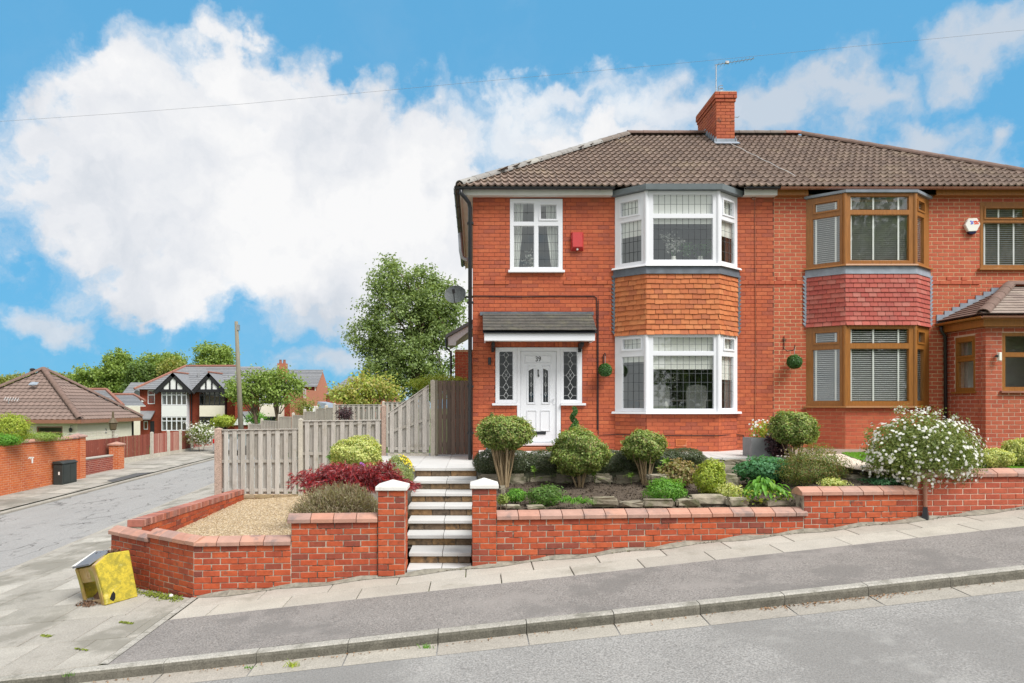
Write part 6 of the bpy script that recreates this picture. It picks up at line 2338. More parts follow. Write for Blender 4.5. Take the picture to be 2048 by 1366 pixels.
# garden fences farther back, seen over the grey fence
fb = thing('panel_fence', (-4.6, 28, -2.2), 'distant grey hit-and-miss fence panel below the yellow green maple', 'fence')
YB = 28.0
hit_miss(fb, PX(671, YB), PX(764, YB), YB, PZ(809, YB), PZ(809, YB), PZ(850, YB) - .9, 9)
hit_miss(fb, PX(770, YB), PX(860, YB), YB, PZ(804, YB), PZ(804, YB), PZ(850, YB) - .9, 9)
fpost(fb, PX(767, YB), YB, PZ(802, YB), -2.6, 'post', .11)
fpost(fb, PX(669, YB), YB, PZ(806, YB), -2.6, 'post', .11)
tops = [(500, 521, 848), (525, 557, 841), (560, 584, 833), (588, 608, 830), (611, 632, 823), (635, 652, 817), (654, 671, 815)]
dlab = ['lowest', 'second lowest', 'third', 'middle', 'fifth', 'sixth', 'highest']
stf = thing('stepped_fence', (-9, 33, -2.5), 'pale stepped fence climbing to the right beyond the grey fence', 'fence')
for i, (xa, xb, yt) in enumerate(tops):
    dep = lambda x: 28.2 + (671 - x) / 171 * 8.0
    A, B = P(xa, yt, dep(xa)), P(xb, yt, dep(xb))
    B.z = A.z
    U = (B - A)
    L = U.length
    U.normalize()
    Yl = ZV.cross(U)
    mb = MB()
    n = 10
    for k in range(n):
        s = L * k / n
        mb.obox(Vector((A.x, A.y, 0)), U, ZV, Yl, (s + .012, s + L / n * .72, A.z - 1.7, A.z - .03, -.03, -.012))
        mb.obox(Vector((A.x, A.y, 0)), U, ZV, Yl, (s + L / n * .5, s + L / n * 1.05, A.z - 1.7, A.z - .03, .02, .035))
    mb.obox(Vector((A.x, A.y, 0)), U, ZV, Yl, (0, L, A.z - .028, A.z, -.04, .045))
    mb.obox(Vector((A.x, A.y, 0)), U, ZV, Yl, (0, L, A.z - .9, A.z - .82, -.010, .018))
    stuff(mb.build('boards', MAT['fence_pale'], stf))
    fpost(stf, A.x - U.x * .07, A.y - U.y * .07, A.z + .12, -2.9, 'post', .12)

# red fence along the far footway
rf = thing('red_panel_fence', (-17.6, 38, -2.9), 'worn red fence panels between cream concrete posts along the far footway', 'fence')
XF = -17.6
ydep = lambda x: -XF * F / (CX - x)
segs = [(233, 300, 'red_fence'), (304, 335, 'red_fence_worn'), (337, 359, 'red_fence_worn'), (361, 382, 'red_fence'), (384, 404, 'red_fence_worn'), (406, 424, 'red_fence_worn'), (426, 442, 'red_fence_worn')]
for (xa, xb, mt) in segs:
    ya, yb = ydep(xa) + .08, ydep(xb) - .08
    zt_ = -1.52
    n = max(6, round((yb - ya) / .14))
    for k in range(n):
        a, b = ya + (yb - ya) * k / n, ya + (yb - ya) * (k + 1) / n
        mb = MB()
        jj = random.uniform(-.012, .012)
        mb.box(XF + jj, XF + .02 + jj, a + .004, b - .012, -2.60, zt_ + random.uniform(-.01, .01))
        mb.build('board', MAT[mt], rf)
    mb = MB()
    mb.box(XF - .02, XF + .03, ya, yb, -3.0, -2.602)
    mb.build('gravel_board', MAT['post'], rf)
    fpost(rf, XF, ydep(xa) - .02, zt_ + .12, -3.0, 'post', .14)
# gate in the same red boards, trellis above, low wall and pillar
rg = thing('red_gate', (-17.0, 31, -2.9), 'dark red boarded gate with a wire trellis above it', 'gate')
ya, yb = 28.75, 32.9
for k in range(26):
    a, b = ya + (yb - ya) * k / 26, ya + (yb - ya) * (k + 1) / 26
    mb = MB()
    mb.box(-17.2, -17.18, a + .003, b - .003, -2.85, -1.52)
    mb.build('board', MAT['red_fence'], rg)
mb = MB()
for z in (-1.48, -1.33, -1.18):
    mb.tube([(-17.2, ya, z), (-17.2, yb, z)], .012, 5)
for k in range(10):
    y_ = ya + (yb - ya) * k / 9
    mb.tube([(-17.2, y_, -1.5), (-17.2, y_, -1.18)], .012, 5)
mb.build('trellis', MAT['post'], rg)
# orange brick wall of the bungalow's garden
ow = thing('boundary_wall', (-16.45, 24, -3.0), 'long orange brick boundary wall with rounded coping beside the far footway', 'garden wall')
A = Vector((-16.40, 12.0, -3.45))
U = Vector((0, 1, 0))
# its face looks towards the street (+x)
mb = MB()
wall_core(mb, A, U, ZV, 28.35 - 12, 2.10, thick=.21)
w = mb.build('wall', MAT['mortar_pale'], ow)
bricks(w, A, U, ZV, 28.35 - 12, 2.10, MAT['brick_orange'], limit=300, cham=.004, depth=.1, prio=lambda q: -q[0] if q[0] < 15.9 else 99)
u = 0
while u < 16.3:
    mb = MB()
    prof = [(-.04, 0), (-.05, .05), (.0, .10), (.10, .13), (.2, .10), (.26, .05), (.25, 0)]
    mb.prism([(A.x - p_[0], A.y + u + .004, A.z + 2.10 + p_[1]) for p_ in prof], (0, .44, 0))
    mb.build('coping_tile', MAT['ridge_red'] if False else MAT['coping'], ow, bevel=.006)
    u += .45
def mini_pillar(root, x, y, w_, zt_, zb_, mat, name='pillar'):
    mb = MB()
    mb.box(x - w_ / 2 + .006, x + w_ / 2 - .006, y - w_ / 2 + .006, y + w_ / 2 - .006, zb_, zt_)
    p_ = mb.build(name, MAT['mortar_pale'], root)
    for (O, U_) in ((Vector((x - w_ / 2, y - w_ / 2, zb_)), XV), (Vector((x + w_ / 2, y - w_ / 2, zb_)), Vector((0, 1, 0)))):
        bricks(p_, O, U_, ZV, w_, zt_ - zb_, MAT[mat], limit=80, cham=.004, depth=.05)
    c = MB()
    o = .05
    c.add([(x - w_ / 2 - o, y - w_ / 2 - o, zt_), (x + w_ / 2 + o, y - w_ / 2 - o, zt_), (x + w_ / 2 + o, y + w_ / 2 + o, zt_), (x - w_ / 2 - o, y + w_ / 2 + o, zt_),
           (x - w_ / 2 - o, y - w_ / 2 - o, zt_ + .06), (x + w_ / 2 + o, y - w_ / 2 - o, zt_ + .06), (x + w_ / 2 + o, y + w_ / 2 + o, zt_ + .06), (x - w_ / 2 - o, y + w_ / 2 + o, zt_ + .06), (x, y, zt_ + .17)],
          [(0, 3, 2, 1), (0, 1, 5, 4), (1, 2, 6, 5), (2, 3, 7, 6), (3, 0, 4, 7), (4, 5, 8), (5, 6, 8), (6, 7, 8), (7, 4, 8)])
    c.build('pillar_cap', MAT['coping'], root)
mini_pillar(ow, -16.55, 28.45, .42, -1.30, -3.2, 'brick_orange')
gp = thing('gate_pillar', (-16.9, 31.9, -2.95), 'short orange brick gate pillar with pointed cap by the red gate', 'pillar')
mini_pillar(gp, -16.75, 31.9, .48, -1.83, -3.1, 'brick_orange')
lwv = thing('low_wall', (-16.8, 30.2, -2.95), 'low dark brick wall between the orange wall and the gate pillar', 'garden wall')
mb = MB()
mb.box(-17.0, -16.79, 28.7, 31.65, -3.2, -2.32)
w = mb.build('wall', MAT['mortar_pale'], lwv)
bricks(w, Vector((-16.785, 28.7, -3.2)), Vector((0, 1, 0)), ZV, 2.95, .88, MAT['brick_dark'], limit=200, depth=.05, cham=.004)
mb = MB()
mb.box(-17.02, -16.76, 28.7, 31.65, -2.318, -2.25)
mb.build('coping', MAT['concrete'], lwv, bevel=.01)
# white splash of paint on the orange wall
mb = MB()
for (a, b, c, d_) in ((56, 58.5, 915.5, 917.5), (58, 68, 913.8, 916.2), (63.2, 66.3, 915.5, 926.5), (60, 61.5, 916, 918.5)):
    xw = -16.40 + .004
    y0_, y1_ = -xw * F / (CX - a), -xw * F / (CX - b)
    mb.add([(xw, y0_, PZ(d_, y0_)), (xw, y1_, PZ(d_, y1_)), (xw, y1_, PZ(c, y1_)), (xw, y0_, PZ(c, y0_))], [(0, 1, 2, 3)])
mb.build('white_paint_mark', MAT['white_mark'], ow)
# telecom cabinet
t = thing('street_cabinet', (-16.0, 26.5, -2.93), 'dark green street cabinet standing against the orange brick wall', 'cabinet')
mb = MB()
cx0, cx1, cy0, cy1 = -16.32, -15.95, 26.4, 27.35
cz0_, cz1_ = g(-16, 26.5) - .02, g(-16, 26.5) + .80
mb.box(cx0, cx1, cy0, cy1, cz0_, cz1_)
mb.build('body', MAT['cabinet'], t, bevel=.015)
mb = MB()
mb.prism([(cx0 - .02, cy0 - .03, cz1_), (cx1 + .03, cy0 - .03, cz1_), (cx1 + .03, cy0 - .03, cz1_ + .03), (cx1 - .10, cy0 - .03, cz1_ + .10), (cx0 - .02, cy0 - .03, cz1_ + .10)], (0, cy1 - cy0 + .06, 0))
mb.build('lid', MAT['cabinet'], t, bevel=.01)
mb = MB()
mb.box(cx1 + .001, cx1 + .012, cy0 + .05, cy0 + .46, cz0_ + .08, cz1_ - .05)
mb.box(cx1 + .001, cx1 + .012, cy0 + .49, cy1 - .05, cz0_ + .08, cz1_ - .05)
mb.build('door', MAT['cabinet'], t, bevel=.004)
mb = MB()
mb.box(cx0 + .2, cx0 + .26, cy0 - .006, cy0 - .001, cz0_ + .40, cz0_ + .52)
mb.build('notice', MAT['white_mark'], t)

# ================================================================ GRIT BIN (broken, leaning)
bn = thing('grit_bin', (-5.05, 9.5, g(-5, 9.4)), 'broken yellow grit bin leaning beside the chamfered brick wall', 'grit bin')
cnr = Vector((-4.97, 9.17, g(-4.97, 9.17) + .004))
ufr = Vector((-.64, .52, 0)).normalized()                 # along the front face, away from the near corner
dpt = Vector((.62, .78, 0)).normalized()                  # into the bin
dpt = (dpt - ufr * dpt.dot(ufr)).normalized()
lean = Matrix.Rotation(R(-13), 3, dpt)                     # leans over to the left
lean2 = Matrix.Rotation(R(-3), 3, ufr)
Ub, Db, Vb = [(lean2 @ (lean @ q)) for q in (ufr, dpt, ZV)]
def bp(u, d_, v):
    return cnr + Ub * u + Db * d_ + Vb * v
W, Hh = .72, .60
side = [(0, 0), (.0, .20), (-.05, .555), (.14, .675), (.42, .66), (.44, 0)]
th = .028
for (u0, u1) in ((0, th), (W - th, W)):
    mb = MB()
    mb.prism([bp(u0, d_, v) for (d_, v) in side], Ub * (u1 - u0))
    mb.build('side_panel', MAT['bin_yellow'], bn, bevel=.012)
mb = MB()
mb.prism([bp(th, d_, v) for (d_, v) in ((.40, 0), (.44, 0), (.42, .66), (.385, .64))], Ub * (W - 2 * th))
mb.build('back_panel', MAT['bin_yellow'], bn)
fd = lambda v: -.05 * clamp((v - .20) / .355, 0, 1)
def front_piece(u0, u1, v0, v1, name, mat, t0=.0, t1=.03):
    mb = MB()
    mb.prism([bp(u0, fd(v0) + t0, v0), bp(u0, fd(v0) + t1, v0), bp(u0, fd(v1) + t1, v1), bp(u0, fd(v1) + t0, v1)], Ub * (u1 - u0))
    return mb.build(name, MAT[mat], bn, bevel=.006)
front_piece(th + .001, .12, .001, .55, 'front_stile', 'bin_front')
front_piece(W - .10, W - th - .001, .001, .55, 'front_stile', 'bin_front')
front_piece(.121, W - .101, .34, .55, 'front_panel', 'bin_front', .012)
front_piece(.121, W - .20, .001, .09, 'broken_lip', 'bin_rim', .01)
mb = MB()
mb.prism([bp(th + .002, d_, v) for (d_, v) in ((.02, .005), (.40, .005), (.40, .30), (.25, .22), (.10, .10), (.03, .06))], Ub * (W - 2 * th - .004))
mb.build('grit', MAT['debris'], bn)
mb = MB()
mb.prism([bp(th + .004, d_, v) for (d_, v) in ((-.045, .557), (.10, .645), (.395, .632), (.395, .612), (.10, .625), (-.03, .545))], Ub * .10)
mb.build('rim', MAT['bin_rim'], bn)
mb = MB()
lo = [bp(.16, -.065, .57), bp(W - .005, -.075, .57), bp(W + .0, .25, .72), bp(.13, .22, .70)]
mb.prism(lo, Vb * .022)
mb.build('loose_lid', MAT['slate_board'], bn)
mb = MB()
mb.prism([bp(W - .08, -.07, .596), bp(W + .01, -.08, .596), bp(W + .012, .26, .748), bp(W - .01, .26, .748)], Vb * .008)
mb.build('lid_edge', MAT['white_mark'], bn)
# emblem pressed into the front
mb = MB()
arc = [bp(.33 + .05 * math.cos(a), -.026, .43 + .06 * math.sin(a)) for a in lin(0, math.pi, 10)]
mb.tube([bp(.38, -.026, .40)] + arc + [bp(.28, -.026, .40), bp(.38, -.026, .40)], .005, 5)
mb.build('emblem', MAT['bin_rim'], bn)
mb = MB()
hole = [(.07, .07), (.10, .13), (.13, .16), (.15, .12), (.14, .06), (.11, .03)]
mb.prism([bp(-.004, d_, v) for (d_, v) in hole], Ub * .006)
mb.build('torn_hole', MAT['dark_void'], bn)
# leaves and litter in and round the bin
n = 260
a = RNG.uniform(0, 6.28, n)
C = np.array([tuple(bp(.36 + .25 * math.cos(q) * r_, -.08 + .14 * math.sin(q) * r_, 0)) for q, r_ in zip(a, RNG.random(n))])
C[:, 2] = np.array([g(x_, y_) for x_, y_ in C[:, :2]]) + .012
o = leaf_obj('litter', C, unit(RNG.normal(size=(n, 3)) * .5 + np.array([0, 0, 1])), RNG.uniform(.015, .05, n), .02, MAT['debris'], None)
tag(o, 'brown crumbled litter on the ground in front of the yellow bin', 'litter', kind='stuff')
n = 120
C = np.array([tuple(bp(RNG.uniform(.08, .5), RNG.uniform(.18, .36), .665 + RNG.uniform(0, .05))) for _ in range(n)])
leaf_obj('dead_leaves', C, sphere_dirs(n), .05, .02, MAT['debris'], bn)

# pipe guard against the neighbour's front wall
t = thing('cable_duct', P(1849, 1044, 9.95), 'dark brown pipe with a flared black foot against the pale brick front wall', 'pipe')
pX = PX(1849.5, 9.95)
pY = wallY(pX) - .045
mb = MB()
mb.tube([(pX, pY, g(pX, pY) + .15), (pX, pY, PZ(955, 9.95))], .030, 8)
mb.build('pipe', MAT['brown_gutter'], t)
mb = MB()
mb.lathe((pX, pY - .01, g(pX, pY) - .02), [(.062, 0), (.060, .02), (.036, .19), (.034, .205)], 4)
mb.build('foot', MAT['black'], t)

# ================================================================ BUILDINGS BEYOND
def hip_tiles_sheet(mb, a, b, c, d_, rows, lip=.03):
    """overlapping courses on the quad a-b (eave) d-c (ridge)"""
    a, b, c, d_ = map(Vector, (a, b, c, d_))
    nrm = (b - a).cross(d_ - a).normalized()
    for r in range(rows):
        f0, f1 = r / rows, (r + 1) / rows
        p0, p1, p2, p3 = a.lerp(d_, f0), b.lerp(c, f0), b.lerp(c, f1), a.lerp(d_, f1)
        mb.add([p0 + nrm * lip, p1 + nrm * lip, p2, p3, p0 - nrm * .01, p1 - nrm * .01], [(0, 1, 2, 3), (4, 5, 1, 0)])

# bungalow behind the orange wall
bg = thing('bungalow', (-24.8, 39.3, -2.95), 'cream rendered bungalow with a steep brown pyramid roof behind the orange wall', 'bungalow')
bx0, bx1, by0, by1 = -28.6, -21.15, 36.3, 42.3
bz = -.72
mb = MB()
hls = [(PX(73, 36.3) - bx0, PX(125, 36.3) - bx0, 0.9, 2.12)]
for (a, b, c, d_) in holes_boxes(0, bx1 - bx0, 0, bz + 3.2, hls):
    mb.box(bx0 + a, bx0 + b, by0, by0 + .25, -3.2 + c, -3.2 + d_)
mb.build('front_wall', MAT['render'], bg)
for (a, b, c, d_) in ((bx1 - .25, bx1, by0 + .25, by1), (bx0, bx0 + .25, by0 + .25, by1), (bx0, bx1, by1 - .25, by1 - .0)):
    mb = MB()
    mb.box(a, b, c, d_, -3.2, bz - .001)
    mb.build('side_wall', MAT['render'], bg)
ap = Vector((-24.85, 39.3, 2.07))
ec = [Vector((bx0 - .35, by0 - .35, bz)), Vector((bx1 + .35, by0 - .35, bz)), Vector((bx1 + .35, by1 + .35, bz)), Vector((bx0 - .35, by1 + .35, bz))]
# interlocking tiles: wavy courses as one part per slope
def wavy_slope(part, a, b, apx, rows, pitch, mat):
    a, b, apx = Vector(a), Vector(b), Vector(apx)
    U = (b - a).normalized()
    base = (b - a).length
    foot = (apx - a).dot(U)
    Vv = (apx - (a + U * foot))
    Ls = Vv.length
    Vv.normalize()
    nrm = U.cross(Vv)
    vs, fs = [], []
    for r in range(rows):
        f0, f1 = r / rows, (r + 1) / rows
        u0, u1 = foot * f0, base - (base - foot) * f0
        w0, w1 = foot * f1, base - (base - foot) * f1
        n = max(1, int((u1 - u0) / pitch * 4))
        st_ = len(vs)
        for i in range(n + 1):
            s = i / n
            u = u0 + (u1 - u0) * s
            wv = .022 * math.sin(2 * math.pi * u / pitch)
            p0 = a + U * u + Vv * (Ls * f0)
            uu = clamp(u, w0, w1)
            p1 = a + U * uu + Vv * (Ls * f1)
            vs += [p0 + nrm * (wv - .02), p0 + nrm * (wv + .035), p1 + nrm * wv]
        for i in range(n):
            k = st_ + i * 3
            fs += [(k, k + 3, k + 4, k + 1), (k + 1, k + 4, k + 5, k + 2)]
    mb = MB()
    mb.add(vs, fs)
    return stuff(mb.build('roof_tiles', MAT[mat], part))
mb = MB()
for i in range(4):
    mb.add([ec[i] - ZV * .03, ec[(i + 1) % 4] - ZV * .03, ap - ZV * .03], [(0, 1, 2)])
rfb = mb.build('roof', MAT['roof_bung'], bg)
for i in range(4):
    wavy_slope(rfb, ec[i], ec[(i + 1) % 4], ap, 15, .30, 'roof_bung')
for i in range(4):
    half_round(rfb, ec[i] + ZV * .06, ap + ZV * .08, .16, 12, 'ridge_brown', 'hip_tile', ZV)
mb = MB()
mb.box(bx0 - .36, bx1 + .36, by0 - .38, by0 - .34, bz - .20, bz + .0)
mb.box(bx1 + .34, bx1 + .38, by0 - .34, by1 + .36, bz - .20, bz + .0)
mb.box(bx0 - .30, bx1 + .30, by0 - .34, by1 + .3, bz - .16, bz - .14)
mb.build('fascia', MAT['brown_gutter'], bg)
window_unit(bg, (PX(73, 36.3), by0), (PX(125, 36.3), by0), -2.3, -1.08, [(.06, 1.32, -2.2, -1.45, {}), (.06, 1.32, -1.38, -1.14, {})], 'brown_gutter', rec=.03, glass='glass_dark')
mb = MB()
mb.box(bx0 + .3, bx1 - .3, by0 + 1.5, by0 + 1.6, -3, -.8)
mb.build('room_wall', MAT['room_warm'], bg)
mb = MB()
mb.tube([(PX(65, 39), 39, 1.3), (PX(65, 39), 39, 2.05)], .10, 10)
mb.lathe((PX(65, 39), 39, 2.02), [(.14, 0), (.14, .1), (.06, .14)], 10)
mb.build('flue', MAT['black'], bg)
mb = MB()
rc = Vector((PX(66, 37.9), 37.9, PZ(769, 37.9)))
for k in range(5):
    mb.obox(rc + Vector((k * .07 - .2, 0, .02 * math.sin(k * 2))), XV, Vector((0, .75, .66)), Vector((0, -.66, .75)), (0, .2, -.1, .12 + .03 * (k % 2), .03, .045))
mb.build('roof_patch', MAT['lead_pale'], bg)
mb = MB()
lp = P(141, 856, by0 - .12)
mb.tube([lp + Vector((.02, .1, .12)), lp + Vector((.0, 0, .14)), lp], .012, 5)
mb.lathe(lp - Vector((0, 0, .22)), [(.03, 0), (.07, .03), (.09, .17), (.03, .24)], 8)
mb.build('lantern', MAT['black'], bg)
mb = MB()
fc2 = bpy.data.curves.new('wall_number', 'FONT')
fc2.body = '2'
fc2.size = .38
fc2.extrude = .01
fc2.materials.append(MAT['planter'])
f2 = text_mesh('house_number', fc2, bg)
f2.location = (bx1 + .012, PX(0, 1) and 39.0, -1.55)
f2.rotation_euler = (R(90), 0, R(90))
# tv aerial on the bungalow
t = thing('tv_aerial', P(18, 828, 37.2), 'small television aerial on the front slope of the bungalow roof', 'aerial')
mb = MB()
q0, q1 = P(18, 830, 36.9), P(17, 798, 36.9)
mb.tube([q0, q1], .02, 5)
mb.tube([q1 + Vector((-.2, 0, .02)), q1 + Vector((.6, 0, -.05))], .015, 5)
for k in range(6):
    p_ = q1 + Vector((-.2 + k * .14, 0, .02 - k * .01))
    mb.tube([p_ + Vector((0, -.08, -.1)), p_ + Vector((0, .08, .1))], .01, 4)
mb.build('mast', MAT['steel'], t)
mb = MB()
mb.lathe(q0 - Vector((0, 0, .12)), [(.25, 0), (.20, .08), (.03, .14)], 10)
mb.build('lead_slate', MAT['lead_pale'], t)
# lantern on a post by the gate
t = thing('lantern_post', (-18.0, 34.0, -2.9), 'dark pointed garden lantern beside the cream gate post', 'lantern')
lq = P(226, 858, 35.0)
mb = MB()
mb.lathe(lq - Vector((0, 0, .12)), [(.06, 0), (.16, .1), (.20, .40), (.24, .44), (.06, .70), (.045, 1.0), (.01, 1.05)], 8)
mb.build('lantern', surf('bronze', [(.11, .085, .05)], rough=.5), t)
mb = MB()
mb.tube([(lq.x, lq.y, -2.95), lq - Vector((0, 0, .1))], .06, 8)
mb.build('post', MAT['pole'], t)

def win(root, x0, x1, z0, z1, y, fmat='upvc', cols=2, trans=None, fw=.07, name='window', glass='glass_dark'):
    """plain window with its frame, on a wall facing the street"""
    n = cols
    L = x1 - x0
    panes = []
    for i in range(n):
        a, b = L * i / n + fw * .6, L * (i + 1) / n - fw * .6
        if trans:
            panes += [(a, b, z0 + fw, trans - fw * .5, {}), (a, b, trans + fw * .5, z1 - fw, {})]
        else:
            panes.append((a, b, z0 + fw, z1 - fw, {}))
    return window_unit(root, (x0, y), (x1, y), z0, z1, panes, fmat, name=name, glass=glass, rec=-.03, depth=.1)

# mock-tudor pair at the end of the side street (one house each)
YT = 70.0
tx = lambda x: PX(x, YT)
tz = lambda y: PZ(y, YT)
def tudor(label, xa, xb, gxa, gxb, gx, bxa, bxb, fm, lowz, side):
    h = thing('mock_tudor_house', (tx((xa + xb) / 2), YT, -3.9), label, 'house')
    mb = MB()
    mb.box(tx(xa), tx(xb), YT, YT + 8, -4.0, tz(778))
    w = mb.build('wall', MAT['brick_far'], h)
    bricks(w, Vector((tx(xa), YT - .02, -4.0)), XV, ZV, tx(xb) - tx(xa), tz(778) + 4.0, MAT['brick_far'], limit=0, depth=.02, cham=0, joint=.014)
    # bay
    yb = YT - .75
    b0, b1 = PX(bxa, yb), PX(bxb, yb)
    mb = MB()
    mb.box(b0, b1, yb, YT, PZ(833, yb), PZ(811, yb))
    mb.build('bay_panel', MAT['render_white'] if fm == 'upvc' else MAT['render'], h)
    mb = MB()
    mb.box(b0, b1, yb, YT, -4.0, PZ(862, yb))
    mb.build('bay_base', MAT['brick_far'], h)
    win(h, b0, b1, PZ(810.5, yb), PZ(782.5, yb), yb + .03, fm, 5, PZ(790, yb))
    win(h, b0, b1, PZ(861.5, yb), PZ(833.5, yb), yb + .03, fm, 5, PZ(842, yb))
    for s in (b0 + .03, b1 - .03):
        mb = MB()
        mb.box(s - .04, s + .04, yb + .13, YT, PZ(862, yb), PZ(782, yb))
        mb.build('bay_cheek', MAT[fm], h)
    mb = MB()
    mb.box(b0 + .1, b1 - .1, YT - .10, YT - .03, PZ(861, yb), PZ(783, yb))
    mb.build('bay_room', MAT['room_warm'], h)
    # gable with black timbers
    yg = YT - .95
    e0, e1 = PX(gxa, yg), PX(gxb, yg)
    zb_, za_ = PZ(779, yg), PZ(748, yg)
    xm = (e0 + e1) / 2
    mb = MB()
    mb.prism([(e0, yg, zb_), (e1, yg, zb_), (xm, yg, za_)], (0, .25, 0))
    mb.build('gable', MAT['render_white'], h)
    mb = MB()
    tb = .24
    mb.box(e0 - .1, e1 + .1, yg - .06, yg - .005, zb_ - .26, zb_ + .02)
    for (a, b) in ((Vector((e0 - .25, 0, zb_ - .25)), Vector((xm, 0, za_ + .12))), (Vector((e1 + .25, 0, zb_ - .25)), Vector((xm, 0, za_ + .12)))):
        dv = (b - a).normalized()
        nv = Vector((-dv.z, 0, dv.x))
        if nv.z > 0:
            nv = -nv
        mb.prism([(a.x, yg - .09, a.z), (b.x, yg - .09, b.z), (b.x + nv.x * .36, yg - .09, b.z + nv.z * .36), (a.x + nv.x * .36, yg - .09, a.z + nv.z * .36)], (0, .08, 0))
    for f_ in (.2, .40, .60, .8):
        xx = e0 + (e1 - e0) * f_
        hgt = (za_ - zb_) * (1 - abs(f_ - .5) * 2) - .08
        mb.box(xx - .07, xx + .07, yg - .055, yg - .004, zb_, zb_ + hgt)
    mb.build('timber_frame', MAT['timber_black'], h)
    # gable roof running back
    mb = MB()
    for (p0, p1) in (((e0 - .4, zb_ - .3), (xm, za_ + .16)), ((e1 + .4, zb_ - .3), (xm, za_ + .16))):
        mb.add([(p0[0], yg - .15, p0[1]), (p1[0], yg - .15, p1[1]), (p1[0], YT + 3.4, p1[1]), (p0[0], YT + .4, p0[1])], [(0, 1, 2, 3)])
    mb.build('gable_roof', MAT['slate'], h)
    mb = MB()
    mb.tube([(xm, yg - .15, za_ + .2), (xm, YT + 3.4, za_ + .2)], .10, 6)
    mb.build('gable_ridge', MAT['ridge_red'], h)
    return h
ta = tudor('mock tudor house with white bay windows and black timbered gable', 279, 385, 313, 380, 348, 323, 373, 'upvc', 0, -1)
tb = tudor('mock tudor house with dark grey bay windows and black timbered gable', 385.2, 470, 388, 448, 416, 399, 449, 'black', 0, 1)
# main roofs of the pair
mb = MB()
hip_tiles_sheet(mb, (tx(277) - .2, YT - .5, tz(779)), (tx(385), YT - .5, tz(779)), (tx(385), YT + 4.2, PZ(733, YT + 4.2)), (PX(371, YT + 4.2), YT + 4.2, PZ(733, YT + 4.2)), 12)
mb.build('roof', MAT['slate'], ta)
mb = MB()
hip_tiles_sheet(mb, (tx(385), YT - .5, tz(779)), (tx(474), YT - .5, tz(779)), (PX(474, YT + 4.2), YT + 4.2, PZ(733, YT + 4.2)), (tx(385), YT + 4.2, PZ(733, YT + 4.2)), 12)
mb.build('roof', MAT['slate'], tb)
mb = MB()
mb.tube([(tx(277) - .2, YT - .5, tz(778)), (PX(371, YT + 4.2), YT + 4.2, PZ(732, YT + 4.2)), (tx(385), YT + 4.2, PZ(732, YT + 4.2))], .13, 6)
mb.build('ridge', MAT['ridge_red'], ta)
mb = MB()
mb.tube([(tx(385), YT + 4.2, PZ(732, YT + 4.2)), (PX(474, YT + 4.2), YT + 4.2, PZ(732, YT + 4.2))], .13, 6)
mb.build('ridge', MAT['ridge_red'], tb)
win(ta, tx(296), tx(310), tz(808), tz(780.5), YT - .02, 'upvc', 1, tz(790))
mb = MB()
mb.prism([(tx(279), YT - 1.0, tz(839)), (tx(310), YT - 1.0, tz(839)), (tx(310), YT - .03, tz(824)), (tx(280), YT - .03, tz(824))], (0, 0, .12))
mb.build('porch_roof', MAT['slate'], ta)
mb = MB()
mb.box(tx(301), tx(309), YT - .06, YT - .025, -3.8, tz(842))
mb.build('door', MAT['timber_black'], ta)
win(ta, tx(288), tx(296), tz(859), tz(842), YT - .02, 'upvc', 1)
mb = MB()
mb.box(tx(284), tx(287.5), YT - .12, YT - .025, tz(804), tz(798))
mb.build('alarm_box', MAT['render_white'], ta)
mb = MB()
mb.tube([(tx(383.5), YT - .08, tz(780)), (tx(383.5), YT - .08, -3.8)], .06, 6)
mb.build('downpipe', MAT['black'], tb)
mb = MB()
mb.box(tx(452), tx(457), YT - .12, YT - .025, tz(791.5), tz(787))
mb.build('alarm_box', MAT['render_white'], tb)
mb = MB()
fl = PX(397, YT + 2)
mb.tube([(fl, YT + 2, PZ(756, YT + 2)), (fl, YT + 2, PZ(746, YT + 2))], .12, 8)
mb.build('roof_vent', MAT['steel'], tb)
# dish on the first one
t = thing('satellite_dish', P(275, 786, 69.5), 'tiny dark satellite dish on the corner of the white-windowed tudor house', 'satellite dish')
dcc = P(274, 786, 69.5)
mb = MB()
mb.lathe(dcc, [(.30, -.02), (.27, .04), (.12, .09), (.02, .10)], 14, 'Y')
mb.build('dish', MAT['dish'], t)
mb = MB()
mb.tube([dcc + Vector((0, .1, 0)), Vector((tx(279.5), YT + .2, dcc.z - .1))], .03, 5)
mb.build('arm', MAT['black'], t)

# next house behind the small trees, with white bay panel
h3 = thing('brick_house', (tx(540), 66, -3.8), 'red brick house with a white bay panel behind the thin green trees', 'house')
Y3h = 66.0
x3 = lambda x: PX(x, Y3h)
z3 = lambda y: PZ(y, Y3h)
mb = MB()
mb.box(x3(470), x3(581), Y3h, Y3h + 8, -4, z3(779))
w = mb.build('wall', MAT['brick_far'], h3)
bricks(w, Vector((x3(470), Y3h - .02, -4.0)), XV, ZV, x3(581) - x3(470), z3(779) + 4, MAT['brick_far'], limit=0, depth=.02, cham=0, joint=.014)
mb = MB()
mb.box(PX(519, 65.2), PX(564, 65.2), 65.2, 66, PZ(833, 65.2), PZ(809, 65.2))
mb.build('bay_panel', MAT['render'], h3)
win(h3, PX(519, 65.2), PX(564, 65.2), PZ(808.5, 65.2), PZ(779, 65.2), 65.23, 'upvc', 4, None)
win(h3, PX(519, 65.2), PX(564, 65.2), PZ(852, 65.2), PZ(833.5, 65.2), 65.23, 'black', 4, None)
mb = MB()
mb.box(PX(519, 65.2), PX(564, 65.2), 65.35, 66, PZ(808.5, 65.2), PZ(779, 65.2))
mb.box(PX(519, 65.2), PX(564, 65.2), 65.35, 66, PZ(852, 65.2), PZ(833.5, 65.2))
mb.build('bay_room', MAT['dark_void'], h3)
mb = MB()
